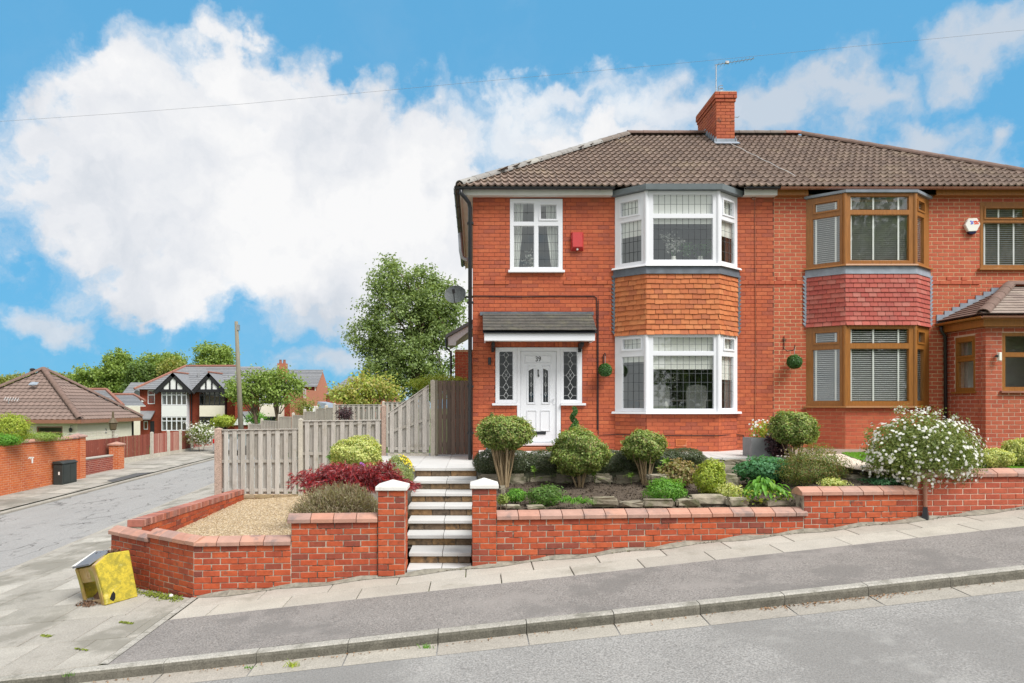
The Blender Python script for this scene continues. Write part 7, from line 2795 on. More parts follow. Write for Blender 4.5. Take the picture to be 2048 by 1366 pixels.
hip_tiles_sheet(mb, (x3(468), Y3h - .4, z3(779)), (x3(585), Y3h - .4, z3(779)), (PX(520, 70), 70, PZ(733, 70)), (PX(474, 70), 70, PZ(733, 70)), 12)
mb.build('roof', MAT['slate'], h3)
mb = MB()
cxp = P(565, 735, 69)
mb.box(cxp.x - .42, cxp.x + .42, 68.6, 69.4, 0, PZ(727, 69))
mb.build('chimney', MAT['brick_far_b'], h3)
mb = MB()
for s in (-.2, .2):
    mb.lathe((cxp.x + s, 69, PZ(727, 69)), [(.15, 0), (.12, .3), (.14, .38)], 8)
mb.build('chimney_pot', MAT['ridge_red'], h3)
mb = MB()
# white-fronted porch with slate roof, beside the pole
pa = P(500, 842, 62)
mb.prism([(PX(466, 62), 62, PZ(850, 62)), (PX(500, 62), 62, PZ(850, 62)), (PX(483, 62), 62, PZ(826, 62))], (0, .1, 0))
mb.build('porch_gable', MAT['render_white'], h3)
mb = MB()
for (a, b) in (((463, 852), (483, 823)), ((503, 852), (483, 823))):
    mb.add([P(a[0], a[1], 61.9), P(b[0], b[1], 61.9), P(b[0], b[1], 61.9) + Vector((0, 4, 0)), P(a[0], a[1], 61.9) + Vector((0, 4, 0))], [(0, 1, 2, 3)])
mb.build('porch_roof', MAT['slate'], h3)
mb = MB()
mb.box(PX(468, 62), PX(499, 62), 62.15, 65.9, -3.8, PZ(850, 62))
mb.build('porch_wall', MAT['brick_far'], h3)

# gable house farther right
h4 = thing('brick_house', (PX(625, 78), 78, -3.6), 'brick house with a grey roof and pale gable end beyond the fences', 'house')
def PP(x, y, Y): return tuple(P(x, y, Y))
mb = MB()
fy, by_ = 74.0, 81.0
mb.add([PP(592, 772, fy), PP(633, 772, fy), (PX(633, fy), fy, -3.8), (PX(592, fy), fy, -3.8)], [(0, 1, 2, 3)])
w = mb.build('front_wall', MAT['brick_far'], h4)
bricks(w, Vector((PX(592, fy), fy - .02, -3.8)), XV, ZV, PX(633, fy) - PX(592, fy), PZ(772, fy) + 3.8, MAT['brick_far'], limit=0, depth=.018, cham=0, joint=.014)
rA, rB = P(633, 772, fy), P(656, 772, by_)
rA.z = rB.z = PZ(772, fy)
rM = Vector(((rA.x + rB.x) / 2, (rA.y + rB.y) / 2, PZ(741, (fy + by_) / 2)))
mb = MB()
mb.add([(rA.x, rA.y, -3.8), (rB.x, rB.y, -3.8), tuple(rB), tuple(rM), tuple(rA)], [(0, 1, 2, 3, 4)])
mb.build('gable_wall', MAT['brick_far_b'], h4)
mb = MB()
lx = Vector((-9, 0, 0))
hip_tiles_sheet(mb, rA + lx + Vector((0, -.4, -.1)), rA + Vector((.15, -.4, -.1)), rM + Vector((.15, 0, .1)), rM + lx + Vector((0, 0, .1)), 12)
mb.build('roof', MAT['slate'], h4)
mb = MB()
mb.tube([rA + Vector((-.12, -.12, 0)), (rA.x - .12, rA.y - .12, -3.6)], .07, 6)
mb.build('downpipe', MAT['render'], h4)
win(h4, PX(619, fy), PX(623, fy), PZ(786, fy), PZ(781, fy), fy - .03, 'brown_gutter', 1, fw=.02)
win(h4, PX(622, fy), PX(627, fy), PZ(800, fy), PZ(795.5, fy), fy - .03, 'black', 1, fw=.02)
h5 = thing('brick_house', (PX(575, 60), 60, -3.6), 'pink brick house end with a white conservatory roof behind the fence', 'house')
mb = MB()
mb.box(PX(580, 60), PX(607, 60), 60, 66, -3.8, PZ(779, 60))
w = mb.build('wall', MAT['brick_far_b'], h5)
bricks(w, Vector((PX(580, 60), 59.98, -3.8)), XV, ZV, PX(607, 60) - PX(580, 60), PZ(779, 60) + 3.8, MAT['brick_far_b'], limit=0, depth=.018, cham=0, joint=.014)
mb = MB()
hip_tiles_sheet(mb, P(570, 779, 59.8), P(611, 779, 59.8), P(585, 764, 63), P(566, 764, 63), 6)
mb.build('roof', MAT['slate'], h5)
win(h5, PX(607, 59.6), PX(611, 59.6), PZ(796, 59.6), PZ(778, 59.6), 59.7, 'upvc', 1, fw=.03)
mb = MB()
mb.prism([tuple(P(634, 816, 50)), tuple(P(658, 816, 50)), tuple(P(652, 807, 50)), tuple(P(635, 803, 50))], (0, 3, 0))
mb.build('conservatory_roof', MAT['lead_pale'], h5)
mb = MB()
mb.box(PX(607, 50), PX(630, 50), 50, 53, -3, PZ(812, 50))
mb.build('conservatory', MAT['render_white'], h5)
# far brick houses behind the maple
h6 = thing('brick_house', (PX(700, 80), 80, -3.4), 'low brick house half hidden behind the yellow green maple', 'house')
mb = MB()
mb.box(PX(654, 80), PX(790, 80), 80, 86, -3.8, PZ(789, 80))
w = mb.build('wall', MAT['brick_far_b'], h6)
bricks(w, Vector((PX(654, 80), 79.98, -3.8)), XV, ZV, PX(790, 80) - PX(654, 80), PZ(789, 80) + 3.8, MAT['brick_far_b'], limit=0, depth=.018, cham=0, joint=.014)
mb = MB()
hip_tiles_sheet(mb, P(650, 789, 79.6), P(795, 789, 79.6), P(760, 752, 84), P(700, 752, 84), 8)
mb.build('roof', MAT['slate'], h6)
# second bungalow behind the first, and a roof behind that
h7 = thing('bungalow', (PX(240, 58), 58, -3.6), 'cream bungalow with slate roof and red hip tiles behind the brown roof', 'bungalow')
mb = MB()
mb.box(PX(100, 56), -30.9, 56, 63, -3.8, PZ(812, 56))
mb.build('wall', MAT['render'], h7)
mb = MB()
hip_tiles_sheet(mb, P(140, 811, 55.5), P(246, 811, 55.5), P(213, 780, 59), P(165, 780, 59), 10)
hip_tiles_sheet(mb, P(246, 811, 55.5), P(290, 811, 55.5), P(270, 790, 59), P(230, 790, 59), 8)
mb.build('roof', MAT['slate'], h7)
mb = MB()
mb.tube([P(165, 779, 59), P(213, 779, 59), P(246, 810, 55.4)], .14, 6)
mb.tube([P(222, 789, 59), P(268, 789, 59), P(290, 801, 57)], .12, 6)
mb.build('hip_tiles', MAT['ridge_red'], h7)
mb = MB()
mb.box(PX(232, 55.4), PX(290, 55.4), 55.3, 55.5, PZ(813, 55.4), PZ(811, 55.4))
mb.build('gutter', MAT['white_wood'], h7)
h8 = thing('slate_roofed_house', (PX(265, 80), 80, -3.4), 'house with a plain grey slate roof left of the tudor pair', 'house')
mb = MB()
mb.box(PX(240, 80), PX(300, 80), 80, 86, -3.8, PZ(798, 80))
mb.build('wall', MAT['render_white'], h8)
mb = MB()
hip_tiles_sheet(mb, P(236, 798, 79.5), P(305, 798, 79.5), P(300, 765, 84), P(262, 765, 84), 10)
mb.build('roof', MAT['slate'], h8)

# ================================================================ POLE, LAMP, CAR
t = thing('telegraph_pole', (PX(482, 42), 42, g(-14.6, 42)), 'tall weathered wooden telegraph pole leaning slightly beyond the grey fence', 'pole')
mb = MB()
p0, p1 = P(484, 905, 42), P(472.5, 643, 42)
mb.tube([p0, p0.lerp(p1, .5), p1], [.17, .145, .105], 12)
mb.build('pole', MAT['pole'], t, smooth=True)
mb = MB()
mb.box(p1.x + .05, p1.x + .20, 41.9, 42.1, p1.z - .55, p1.z - .2)
mb.build('bracket', MAT['steel'], t)
t = thing('street_lamp', (PX(775, 46), 46, g(-5.9, 46)), 'slim grey street lamp with a flat white head before the big tree', 'street lamp')
mb = MB()
s0, s1 = P(775.5, 860, 46), P(775, 736, 46)
mb.tube([s0, s1, P(773, 729, 46), P(765, 725.5, 46), P(752, 725.5, 46)], [.06, .055, .05, .04, .035], 8)
mb.build('column', surf('lamp_column', [(.28, .25, .21)], rough=.7), t, smooth=True)
mb = MB()
hA, hB = P(754, 726, 46), P(734.5, 726.5, 46)
mb.prism([hA + Vector((0, -.12, .06)), hA + Vector((0, -.12, -.05)), hB + Vector((0, -.06, -.01)), hB + Vector((0, -.06, .02))], (0, .2, 0))
mb.lathe(P(750, 724, 46), [(.06, 0), (.05, .08)], 8)
mb.build('head', MAT['alarm_white'], t, bevel=.01)
# parked car, mostly hidden by the fence
cr = thing('parked_car', (-13.6, 40.2, g(-13.6, 40.2) - .1), 'grey parked car whose red tail lamp peeps past the pink fence post', 'car')
zc = g(-13.6, 40) - .11
cxl = PX(425.5, 39.6)
prof = [(0, .30), (0, .78), (.10, .95), (.55, 1.38), (1.9, 1.44), (2.7, 1.0), (3.9, .86), (4.1, .55), (4.1, .28)]
mb = MB()
mb.prism([(cxl, 39.6 + a, zc + b) for (a, b) in prof], (1.72, 0, 0))
body = mb.build('body', MAT['car_paint'], cr, bevel=.05)
for (yy_, s) in ((40.35, 0), (40.35, 1), (42.95, 0), (42.95, 1)):
    mb = MB()
    xw = cxl - .01 if s == 0 else cxl + 1.53
    mb.tube([(xw, yy_, zc + .31), (xw + .2, yy_, zc + .31)], .31, 16)
    wl = mb.build('wheel', MAT['rubber'], cr)
    mb = MB()
    mb.tube([(xw - .008, yy_, zc + .31), (xw + .03, yy_, zc + .31)], .19, 12)
    mb.build('rim', MAT['steel'], wl)
for xo in (0, 1.5):
    mb = MB()
    mb.box(cxl + xo - .008, cxl + xo + .228, 39.58, 39.70, zc + .72, zc + .98)
    mb.build('tail_lamp', MAT['tail'], cr, bevel=.02)
mb = MB()
mb.prism([(cxl + .15, 39.70, zc + .97), (cxl + 1.57, 39.70, zc + .97), (cxl + 1.45, 40.10, zc + 1.36), (cxl + .27, 40.10, zc + 1.36)], (0, -.02, .01))
mb.build('rear_window', MAT['glass_dark'], cr)

# ================================================================ TREES
def lobes(c, r, n, seed, spread=.55, rr=(.45, .7)):
    q = np.random.default_rng(seed)
    out = []
    for i in range(n):
        dd = q.normal(size=3)
        dd /= np.linalg.norm(dd)
        k = q.uniform(rr[0], rr[1])
        out.append((c[0] + dd[0] * r[0] * spread, c[1] + dd[1] * r[1] * spread, c[2] + dd[2] * r[2] * spread, r[0] * k, r[1] * k, r[2] * k))
    return out
YBt = 38.0
def tp(x, y, rx, ry, Y):
    p_ = P(x, y, Y)
    return (p_.x, p_.y, p_.z, rx * Y / F, rx * Y / F * .85, ry * Y / F)
tree('birch_tree', 'big loose green birch tree rising left of the house above the street lamp', (PX(826, YBt), YBt, -2.6),
     [tp(790, 560, 45, 42, YBt), tp(840, 590, 55, 50, YBt), tp(760, 610, 45, 45, YBt), tp(880, 640, 45, 50, YBt), tp(820, 650, 75, 60, YBt), tp(745, 680, 45, 40, YBt), tp(800, 720, 75, 55, YBt),
      tp(860, 720, 55, 60, YBt), tp(770, 740, 55, 35, YBt), tp(835, 770, 70, 40, YBt), tp(905, 600, 25, 40, YBt), tp(730, 650, 25, 30, YBt), tp(855, 560, 30, 25, YBt)],
     34000, .17, .10, 'birch', .22, 640, .26, limbs=46, ltop=(PX(838, YBt), YBt, PZ(570, YBt)), fork=.2)
YMt = 32.0
tree('maple_tree', 'small yellow green maple with open leaves behind the distant fence panel', (PX(740, YMt), YMt, -2.6),
     [tp(700, 790, 32, 22, YMt), tp(735, 770, 35, 22, YMt), tp(770, 775, 30, 20, YMt), tp(675, 785, 20, 15, YMt), tp(720, 795, 45, 18, YMt), tp(785, 790, 18, 15, YMt)],
     3300, .14, .10, 'maple', .10, 130, .19, limbs=30, fork=.1)
YAt = 52.0
for (lab, xb, bl) in (('left of two thin trees with sparse green crowns before the white bay panel', 522, [(490, 775, 34, 24), (520, 760, 30, 22), (478, 790, 22, 18), (510, 790, 30, 18), (462, 765, 14, 12)]),
                      ('right of two thin trees with sparse green crowns before the white bay panel', 552, [(550, 760, 34, 22), (580, 765, 24, 18), (565, 785, 35, 20), (540, 785, 25, 18), (600, 772, 10, 10)])):
    tree('street_tree', lab, (PX(xb, YAt), YAt, -3.4), [tp(a, b, c, d_, YAt) for (a, b, c, d_) in bl], 3600, .20, .14, 'tree_light', .14, 170, .26, 'thin trees before the white bay panel', limbs=26,
         ltop=(PX(bl[0][0] + 8, YAt), YAt, PZ(760, YAt)), fork=.3)
far = [(15, 775, 40, 25, 95, 'tree_warm', 'low warm green tree at the left edge behind the bungalow'), (115, 765, 55, 28, 95, 'tree_warm', 'broad warm green tree behind the bungalow roof top'),
       (190, 765, 40, 30, 92, 'tree_light', 'rounded pale green tree right of the bungalow roof'), (240, 745, 38, 36, 92, 'tree_light', 'open pale green tree left of the tudor roof'),
       (275, 755, 30, 32, 88, 'tree', 'darker green tree just left of the tudor roof'), (318, 735, 48, 30, 96, 'tree_light', 'wide round green tree behind the tudor roof left end'),
       (345, 750, 30, 26, 90, 'tree_warm', 'thin brownish tree before the round tree behind the tudor roof'), (420, 722, 50, 28, 100, 'tree_light', 'tall round bright green tree behind the middle of the tudor roof')]
for (x, y, rx, ry, Y, lf, lab) in far:
    c = P(x, y, Y)
    r_ = (rx * Y / F * 1.05, rx * Y / F, ry * Y / F * 1.1)
    bl = lobes(c, r_, 9, int(x), .55, (.45, .62)) + [(c.x, c.y, c.z - r_[2] * 1.0, r_[0] * .9, r_[1] * .9, r_[2] * .9)]
    tree('broadleaf_tree', lab, (c.x, Y, -4.2), bl, 8500, .34, .24, lf, .30, 330, .36, 'trees behind the far houses', limbs=16)
# bushes in the gardens beyond
def bush_at(name, label, x, y, rx, ry, Y, n, ln, wd, leaf, cat='shrub', **k):
    c = P(x, y, Y)
    s = Y / F
    return shrub(name, label, tuple(c), (rx * s, rx * s * .8, ry * s), n, ln, wd, leaf, k.pop('base', c.z - ry * s), cat=cat, **k)
bush_at('garden_shrub', 'big rounded yellow and green shrub above the orange wall at the left edge', 25, 858, 32, 30, 24, 6500, .055, .035, 'yellow', base=-1.9, shell=.6, amp=.14, stems=0)
bush_at('garden_hedge', 'low loose green hedge along the top of the orange wall', 82, 874, 38, 10, 26, 4500, .05, .03, 'tree_light', base=-1.5, shell=.4, amp=.2, stems=0)
bush_at('garden_hedge', 'low dark green hedge at the foot of the big shrub by the left edge', 8, 880, 28, 12, 21, 3500, .05, .03, 'bright', base=-1.5, shell=.4, amp=.2, stems=0)
bush_at('golden_shrub', 'small golden green shrub left of the telegraph pole', 447, 842, 20, 12, 48, 2600, .11, .07, 'yellow', base=-2.7, shell=.4, amp=.25)
t = bush_at('climbing_rose', 'straggly white flowering climber hanging over the red fence', 402, 868, 28, 22, 41.5, 3600, .09, .05, 'rose', base=-2.9, shell=.3, amp=.25)
c = P(402, 866, 41.3)
C, Nn = ball_points(420, c, (28 * 41.5 / F, .55, 22 * 41.5 / F), .6, 9, .25)
leaf_obj('blossom', C, unit(Nn + np.array([0, -1, .4])), .10, .09, MAT['petal'], t)
bush_at('dark_shrub', 'small dark purple grey shrub before the distant grey fence panel', 690, 828, 18, 16, 26.5, 1500, .055, .03, 'purple', base=-2.6, shell=.3, amp=.3)
bush_at('pale_shrub', 'thin pale shrub before the pink brick house end', 610, 815, 25, 22, 45, 1100, .12, .07, 'tree_warm', base=-2.8, shell=.2, amp=.35)
bush_at('creeper', 'green creeper on the porch roof beside the telegraph pole', 512, 836, 22, 12, 58, 900, .16, .10, 'bright', base=-3.0, shell=.2, amp=.3)

# wood across the road, behind the camera (seen only in the window glass)
n = 34000
K = np.stack([RNG.uniform(19, 62, 700), RNG.uniform(-38, -24, 700), RNG.uniform(0, 17, 700)], 1)
K[:, 2] *= np.clip((K[:, 0] - 14) / 14, .3, 1)
ci = RNG.integers(0, 700, n)
C = K[ci] + RNG.normal(size=(n, 3)) * .9
o = leaf_obj('wood', C, unit(RNG.normal(size=(n, 3)) + np.array([0, .4, .8])), .7, .5, LM['tree'], None)
tag(o, 'green wood across the road mirrored in the window glass', 'wood', kind='stuff')

# ================================================================ FRONT GARDEN PLANTS
# topiary: clipped heads on bare stems
def topiary(label, x, y, rx, ry, Y, base_y, n, stems, leaf='privet', amp=.11, seed=2, spread=.7, ln=.044):
    c = P(x, y, Y)
    s = Y / F
    r_ = (rx * s, rx * s * .95, ry * s)
    zb = PZ(base_y, Y)
    t = thing('topiary_shrub', (c.x, Y, zb), label, 'topiary', 'clipped topiary shrubs in the garden bed')
    C, Nn = ball_points(n, c, r_, .66, seed, amp, top=1.05)
    C2, N2 = ball_points(n // 60, c, r_, 1.04, seed, amp, top=1.17)
    k = C2[:, 2] > c.z - r_[2] * .2
    C, Nn = np.concatenate([C, C2[k]]), np.concatenate([Nn, N2[k]])
    leaf_obj('clipped_head', C, Nn, ln * RNG.uniform(.7, 1.3, len(C)), ln * .6, LM[leaf], t)
    mb = MB()
    for i in range(stems):
        a = RNG.uniform(0, 6.28)
        q = RNG.random() ** .5
        e = Vector((c.x + math.cos(a) * r_[0] * spread * q, c.y + math.sin(a) * r_[1] * spread * q, c.z - r_[2] * (.35 + .3 * (1 - q))))
        b = Vector((c.x + math.cos(a) * .06 * q + .01, c.y + math.sin(a) * .06 * q, zb - .04))
        m_ = b.lerp(e, .5) + Vector((RNG.normal() * .02, RNG.normal() * .02, .0))
        r0 = RNG.uniform(.010, .019)
        mb.tube([b, m_, e], [r0, r0 * .75, r0 * .4], 6)
        if RNG.random() < .6:
            e2 = e + Vector((RNG.normal() * .08, RNG.normal() * .06, .05))
            mb.tube([m_, e2], [r0 * .6, r0 * .25], 5)
    mb.build('stems', MAT['stem'], t)
    return t
topiary('clipped topiary ball on bare pale stems nearest the steps', 1008, 866, 51, 33, 11.75, 976, 15000, 26, seed=4)
topiary('wide clipped topiary ball in the middle of the bed before the door', 1159, 905, 54, 43, 11.7, 974, 17000, 14, seed=8, spread=.5)
topiary('smaller clipped topiary ball on pale stems before the white bay', 1289, 893, 39, 31, 11.9, 968, 11000, 18, seed=11)
topiary('clipped topiary head tilted beside the grey planter', 1588, 857, 43, 34, 12.3, 925, 12000, 12, seed=15)
# box hedge behind, in clipped lumps: one hedge
hd = thing('box_hedge', (2.2, 12.35, -1.3), 'low dark clipped box hedge running below the front door', 'hedge')
Cs, Ns = [], []
YH = 12.35
for (x, y, rx, ry) in ((985, 925, 36, 27), (1030, 927, 40, 27), (1090, 926, 45, 27), (1150, 928, 45, 27), (1215, 925, 45, 26), (1265, 922, 40, 25), (1320, 918, 45, 22), (1368, 914, 38, 18)):
    c = P(x, y, YH)
    C, Nn = ball_points(7000, c, (rx * YH / F * 1.05, .33, ry * YH / F), .8, int(x), .05)
    Cs.append(C); Ns.append(Nn)
leaf_obj('foliage', np.concatenate(Cs), np.concatenate(Ns), .026, .017, LM['box'], hd)
mb = MB()
mb.box(.25, 4.1, 12.15, 12.6, -1.35, -.9)
mb.build('inner_twigs', LM['box'], hd)
# left bed shrubs
def acer():
    c = P(712, 955, 11.3)
    t = thing('red_acer', (c.x, c.y, -2.0), 'low spreading dark red lace-leaf maple beside the steps', 'maple')
    n = 2300
    D = sphere_dirs(n)
    D[:, 2] = np.abs(D[:, 2]) * .9 - .15
    rad = RNG.uniform(.5, 1.05, n) * lump(D, 4, .26, 6)
    C0 = np.array(c) + np.array([.02, 0, -.12]) + D * rad[:, None] * np.array([.86, .55, .42])
    # drooping finger leaves
    Cc, Nc, Tc = [], [], []
    for k in range(7):
        dr = unit(D * np.array([1, 1, .2]) + RNG.normal(size=(n, 3)) * .55 + np.array([0, -.2, -.65]))
        Cc.append(C0 + dr * .035)
        Tc.append(dr)
        Nc.append(unit(np.cross(dr, RNG.normal(size=(n, 3)))))
    leaf_obj('foliage', np.concatenate(Cc), np.concatenate(Nc), .115, .012, LM['red'], t, .05, np.concatenate(Tc))
    mb = MB()
    for i in range(14):
        a = RNG.uniform(0, 6.28)
        e = Vector((c.x + math.cos(a) * .6, c.y + math.sin(a) * .35, c.z + RNG.uniform(-.05, .2)))
        mb.tube([(c.x, c.y, -2.05), (c.x + math.cos(a) * .2, c.y + math.sin(a) * .1, c.z + .05), e], [.03, .016, .005], 6)
    mb.build('branches', MAT['bark'], t)
acer()
def heather():
    c = P(678, 1003, 10.15)
    t = thing('heather', (c.x, c.y, -2.0), 'wide twiggy brown heather behind the stepped front wall', 'heather')
    n = 7000
    D = sphere_dirs(n)
    D[:, 2] = np.abs(D[:, 2])
    rad = RNG.uniform(.72, 1.04, n) * lump(D, 6, .10, 5)
    C = np.array([c.x, c.y, -1.72]) + D * rad[:, None] * np.array([.68, .36, .55])
    T = unit(D * np.array([.6, .6, .8]) + np.array([0, 0, .5]) + RNG.normal(size=(n, 3)) * .45)
    leaf_obj('foliage', C, unit(np.cross(T, RNG.normal(size=(n, 3)))), RNG.uniform(.05, .11, n), .012, LM['heather'], t, .05, T)
    C, Nn = ball_points(5200, (c.x, c.y, -1.72), (.68, .36, .55), .75, 6, .12, zmin=-1.85)
    leaf_obj('sprigs', C, Nn, .018, .014, LM['heather'], t)
    mb = MB()
    for i in range(70):
        d_ = sphere_dirs(1)[0]
        d_[2] = abs(d_[2]) + .1
        e = Vector((c.x + d_[0] * .58, c.y + d_[1] * .3, -1.72 + d_[2] * .38))
        mb.tube([(c.x + d_[0] * .1, c.y, -2.02), e], [.007, .003], 4)
    mb.build('stems', MAT['bark'], t)
heather()
shrub('variegated_shrub', 'rounded cream and green variegated shrub against the grey fence', tuple(P(713, 912, 13.4)), (.50, .42, .36), 9000, .05, .028, 'varieg', -2.0, seed=21, amp=.09)
shrub('green_shrub', 'loose bright green shoots left of the variegated shrub', tuple(P(672, 918, 13.6)), (.14, .16, .22), 700, .06, .03, 'bright', -2.0, seed=22, amp=.3, shell=.3)
t = shrub('sage_mound', 'domed grey green mound edged with yellow flowers beside the steps', tuple(P(797, 950, 11.9)), (.25, .30, .34), 7000, .030, .014, 'sage', -2.0, seed=23, amp=.05)
c = P(797, 950, 11.9)
C, Nn = ball_points(2600, c, (.27, .31, .36), .95, 23, .05)
k = (C[:, 2] - c.z) / .36 * .75 + (C[:, 0] - c.x) / .27 * .62 + RNG.normal(size=len(C)) * .05 > .80
leaf_obj('flowers', C[k], Nn[k], .028, .026, MAT['petal_yellow'], t)
mb = MB()
for q in range(3):
    cc = P(722 + q * 3, 930 + q * 2, 12.2)
    mb.lathe(cc, [(.01, 0), (.03, .02), (.02, .05)], 7)
tag(mb.build('purple_flower', surf('violet', [(.32, .10, .42)], rough=.6)), 'small violet flower above the red maple', 'flower')

# small plants along the bed
YS_ = lambda yb: None
def bed_plant(name, label, x0, x1, y0, y1, Y, n, ln, wd, leaf, **k):
    c = P((x0 + x1) / 2, (y0 + y1) / 2, Y)
    rx, rz = (x1 - x0) / 2 * Y / F, (y1 - y0) / 2 * Y / F
    return shrub(name, label, tuple(c), (rx, rx * .8, rz), n, ln, wd, leaf, soilz(c.x, Y), stems=k.pop('stems', 3), **k)
bed_plant('bedding_plant', 'tiny pale green cushion plant beside the right brick pillar', 993, 1019, 988, 1010, 9.9, 420, .026, .018, 'tree_light', shell=.4, seed=31)
bed_plant('bedding_plant', 'small round bright green plant below the first topiary', 1012, 1053, 977, 1004, 10.3, 1500, .026, .018, 'bright', shell=.6, seed=32)
bed_plant('bedding_plant', 'feathery dark green plant between the round one and the strappy one', 1052, 1122, 972, 1012, 10.3, 2400, .045, .014, 'mid', shell=.4, seed=33, amp=.22)
bed_plant('bedding_plant', 'bright green domed plant in the bare soil before the bay', 1290, 1371, 956, 1006, 10.5, 4200, .034, .014, 'bright', shell=.6, seed=34, amp=.12)
bed_plant('bedding_plant', 'bronze and green leafy plant behind the bright green dome', 1322, 1392, 922, 975, 11.6, 1500, .060, .042, 'bronze', shell=.45, seed=35, amp=.16)
bed_plant('bedding_plant', 'upright yellow green shrub in the middle of the bed', 1391, 1452, 921, 992, 11.0, 3800, .036, .022, 'yellow', shell=.6, seed=36, amp=.12)
bed_plant('bedding_plant', 'small cream variegated plant at the foot of the yellow green shrub', 1434, 1484, 966, 1004, 10.5, 1100, .032, .020, 'varieg', shell=.4, seed=37, amp=.2)
bed_plant('bedding_plant', 'leafy green perennial below the patio edge', 1476, 1582, 914, 965, 11.5, 2600, .055, .042, 'teal', shell=.5, seed=38, amp=.14)
bed_plant('bedding_plant', 'large loose shrub with reddish tips in front of the planter', 1566, 1692, 893, 988, 10.9, 9500, .042, .013, 'nandina', shell=.5, seed=39, amp=.14)
bed_plant('bedding_plant', 'low pale yellow plant at the foot of the reddish tipped shrub', 1638, 1692, 955, 978, 10.3, 900, .034, .022, 'varieg', shell=.3, seed=40, amp=.2)
bed_plant('bedding_plant', 'low blue green creeping plant by the white flowering shrub', 1726, 1812, 952, 972, 10.4, 1800, .03, .02, 'teal', shell=.3, seed=41, amp=.2)
# strappy plant
t = thing('strappy_plant', (1.5, 10.2, -1.5), 'strappy leaved green plant with arching leaves at the wall top', 'bedding plant')
vs, fs = [], []
for (cx_, cy_, m_) in ((1146, 1006, 90), (1165, 1008, 50), (1125, 1005, 40)):
    o3 = P(cx_, cy_, 9.95)
    for i in range(m_):
        a = RNG.uniform(0, 6.28)
        L_ = RNG.uniform(.14, .28)
        up = RNG.uniform(.3, 1.0)
        dv = Vector((math.cos(a), math.sin(a) * .7, 0))
        sd = Vector((-dv.y, dv.x, 0)).normalized() * .009
        b = len(vs)
        for k in range(5):
            s = k / 4
            p_ = o3 + dv * L_ * s + Vector((0, 0, L_ * up * (s - s * s * .95) * 1.6 + .0))
            w_ = 1 - s * .85
            vs += [p_ - sd * w_, p_ + sd * w_]
        fs += [(b + 2 * k, b + 2 * k + 1, b + 2 * k + 3, b + 2 * k + 2) for k in range(4)]
mb = MB(); mb.add(vs, fs); mb.build('leaves', LM['bright'], t)
# broad-leaved plant
t = thing('broadleaf_plant', (5, 10.4, -1.5), 'broad leaved glossy green plant spilling over the bed by the wall step', 'bedding plant')
c = P(1530, 975, 10.35)
vs, fs = [], []
for i in range(120):
    d_ = sphere_dirs(1)[0]
    d_[2] = abs(d_[2])
    p_ = np.array(c) + np.array([0, 0, -.12]) + d_ * np.array([.34, .3, .24]) * RNG.uniform(.6, 1.05)
    out = Vector((d_[0], d_[1] - .2, -.35)).normalized()
    sd = out.cross(ZV).normalized()
    nn = sd.cross(out)
    L_ = RNG.uniform(.10, .17)
    b = len(vs)
    for (s, w_, h_) in ((0, .05, 0), (.3, .42, .02), (.65, .40, .01), (1.0, .02, -.03)):
        q = Vector(p_) + out * L_ * (s - .4)
        vs += [q - sd * L_ * .5 * w_ + nn * (h_ + .012), q + nn * h_, q + sd * L_ * .5 * w_ + nn * (h_ + .012)]
    for k in range(3):
        a = b + 3 * k
        fs += [(a, a + 1, a + 4, a + 3), (a + 1, a + 2, a + 5, a + 4)]
mb = MB(); mb.add(vs, fs); mb.build('leaves', LM['bright'], t)
C, Nn = ball_points(160, P(1530, 992, 10.25), (.42, .2, .10), .6, 3, .2)
leaf_obj('yellow_leaves', C, Nn, .05, .035, LM['yellow'], t)
# light maple-like leaves
t = thing('sycamore_seedling', (2.9, 11.7, -1.4), 'pale green lobed seedling leaves poking out of the box hedge', 'seedling')
mb = MB()
for (x, y, s) in ((1332, 922, 13), (1322, 936, 12), (1345, 928, 10), (1068, 940, 8), (1066, 934, 6), (1262, 950, 10), (1188, 947, 9)):
    c = P(x, y, 11.85)
    s *= 11.85 / F
    pts = []
    for k in range(14):
        a = math.pi * 2 * k / 14 + .3
        rr = s * (1.0 if k % 2 == 0 else .45)
        pts.append(c + Vector((math.cos(a) * rr, -.02 * math.sin(a * 2), math.sin(a) * rr * .7)))
    mb.prism(pts, (0, .003, 0))
    mb.tube([c, c + Vector((.03, .1, -.2))], .003, 4)
mb.build('leaves', LM['fern'], t)
# ferns in the rockery wall
t = thing('fern', (1.8, 11.95, -1.4), 'small green ferns growing in the rockery wall below the hedge', 'fern')
vs, fs = [], []
for (x, y) in ((1105, 952), (1118, 948), (1132, 956), (1085, 955), (1150, 960), (1250, 952), (1262, 947), (1202, 958), (1130, 965)):
    o3 = P(x, y, 11.9)
    for i in range(7):
        a = RNG.uniform(math.pi * .9, math.pi * 2.1)
        L_ = RNG.uniform(.08, .16)
        dv = Vector((math.cos(a), math.sin(a), .4)).normalized()
        sd = dv.cross(ZV).normalized()
        for k in range(8):
            s = (k + 1) / 9
            p_ = o3 + dv * L_ * s - ZV * (L_ * s * s * .6)
            w_ = .032 * (1 - s * .8)
            for sg in (-1, 1):
                b = len(vs)
                vs += [p_, p_ + sd * sg * w_ + dv * .01, p_ + dv * .012]
                fs.append((b, b + 1, b + 2))
mb = MB(); mb.add(vs, fs); mb.build('fronds', LM['fern'], t)

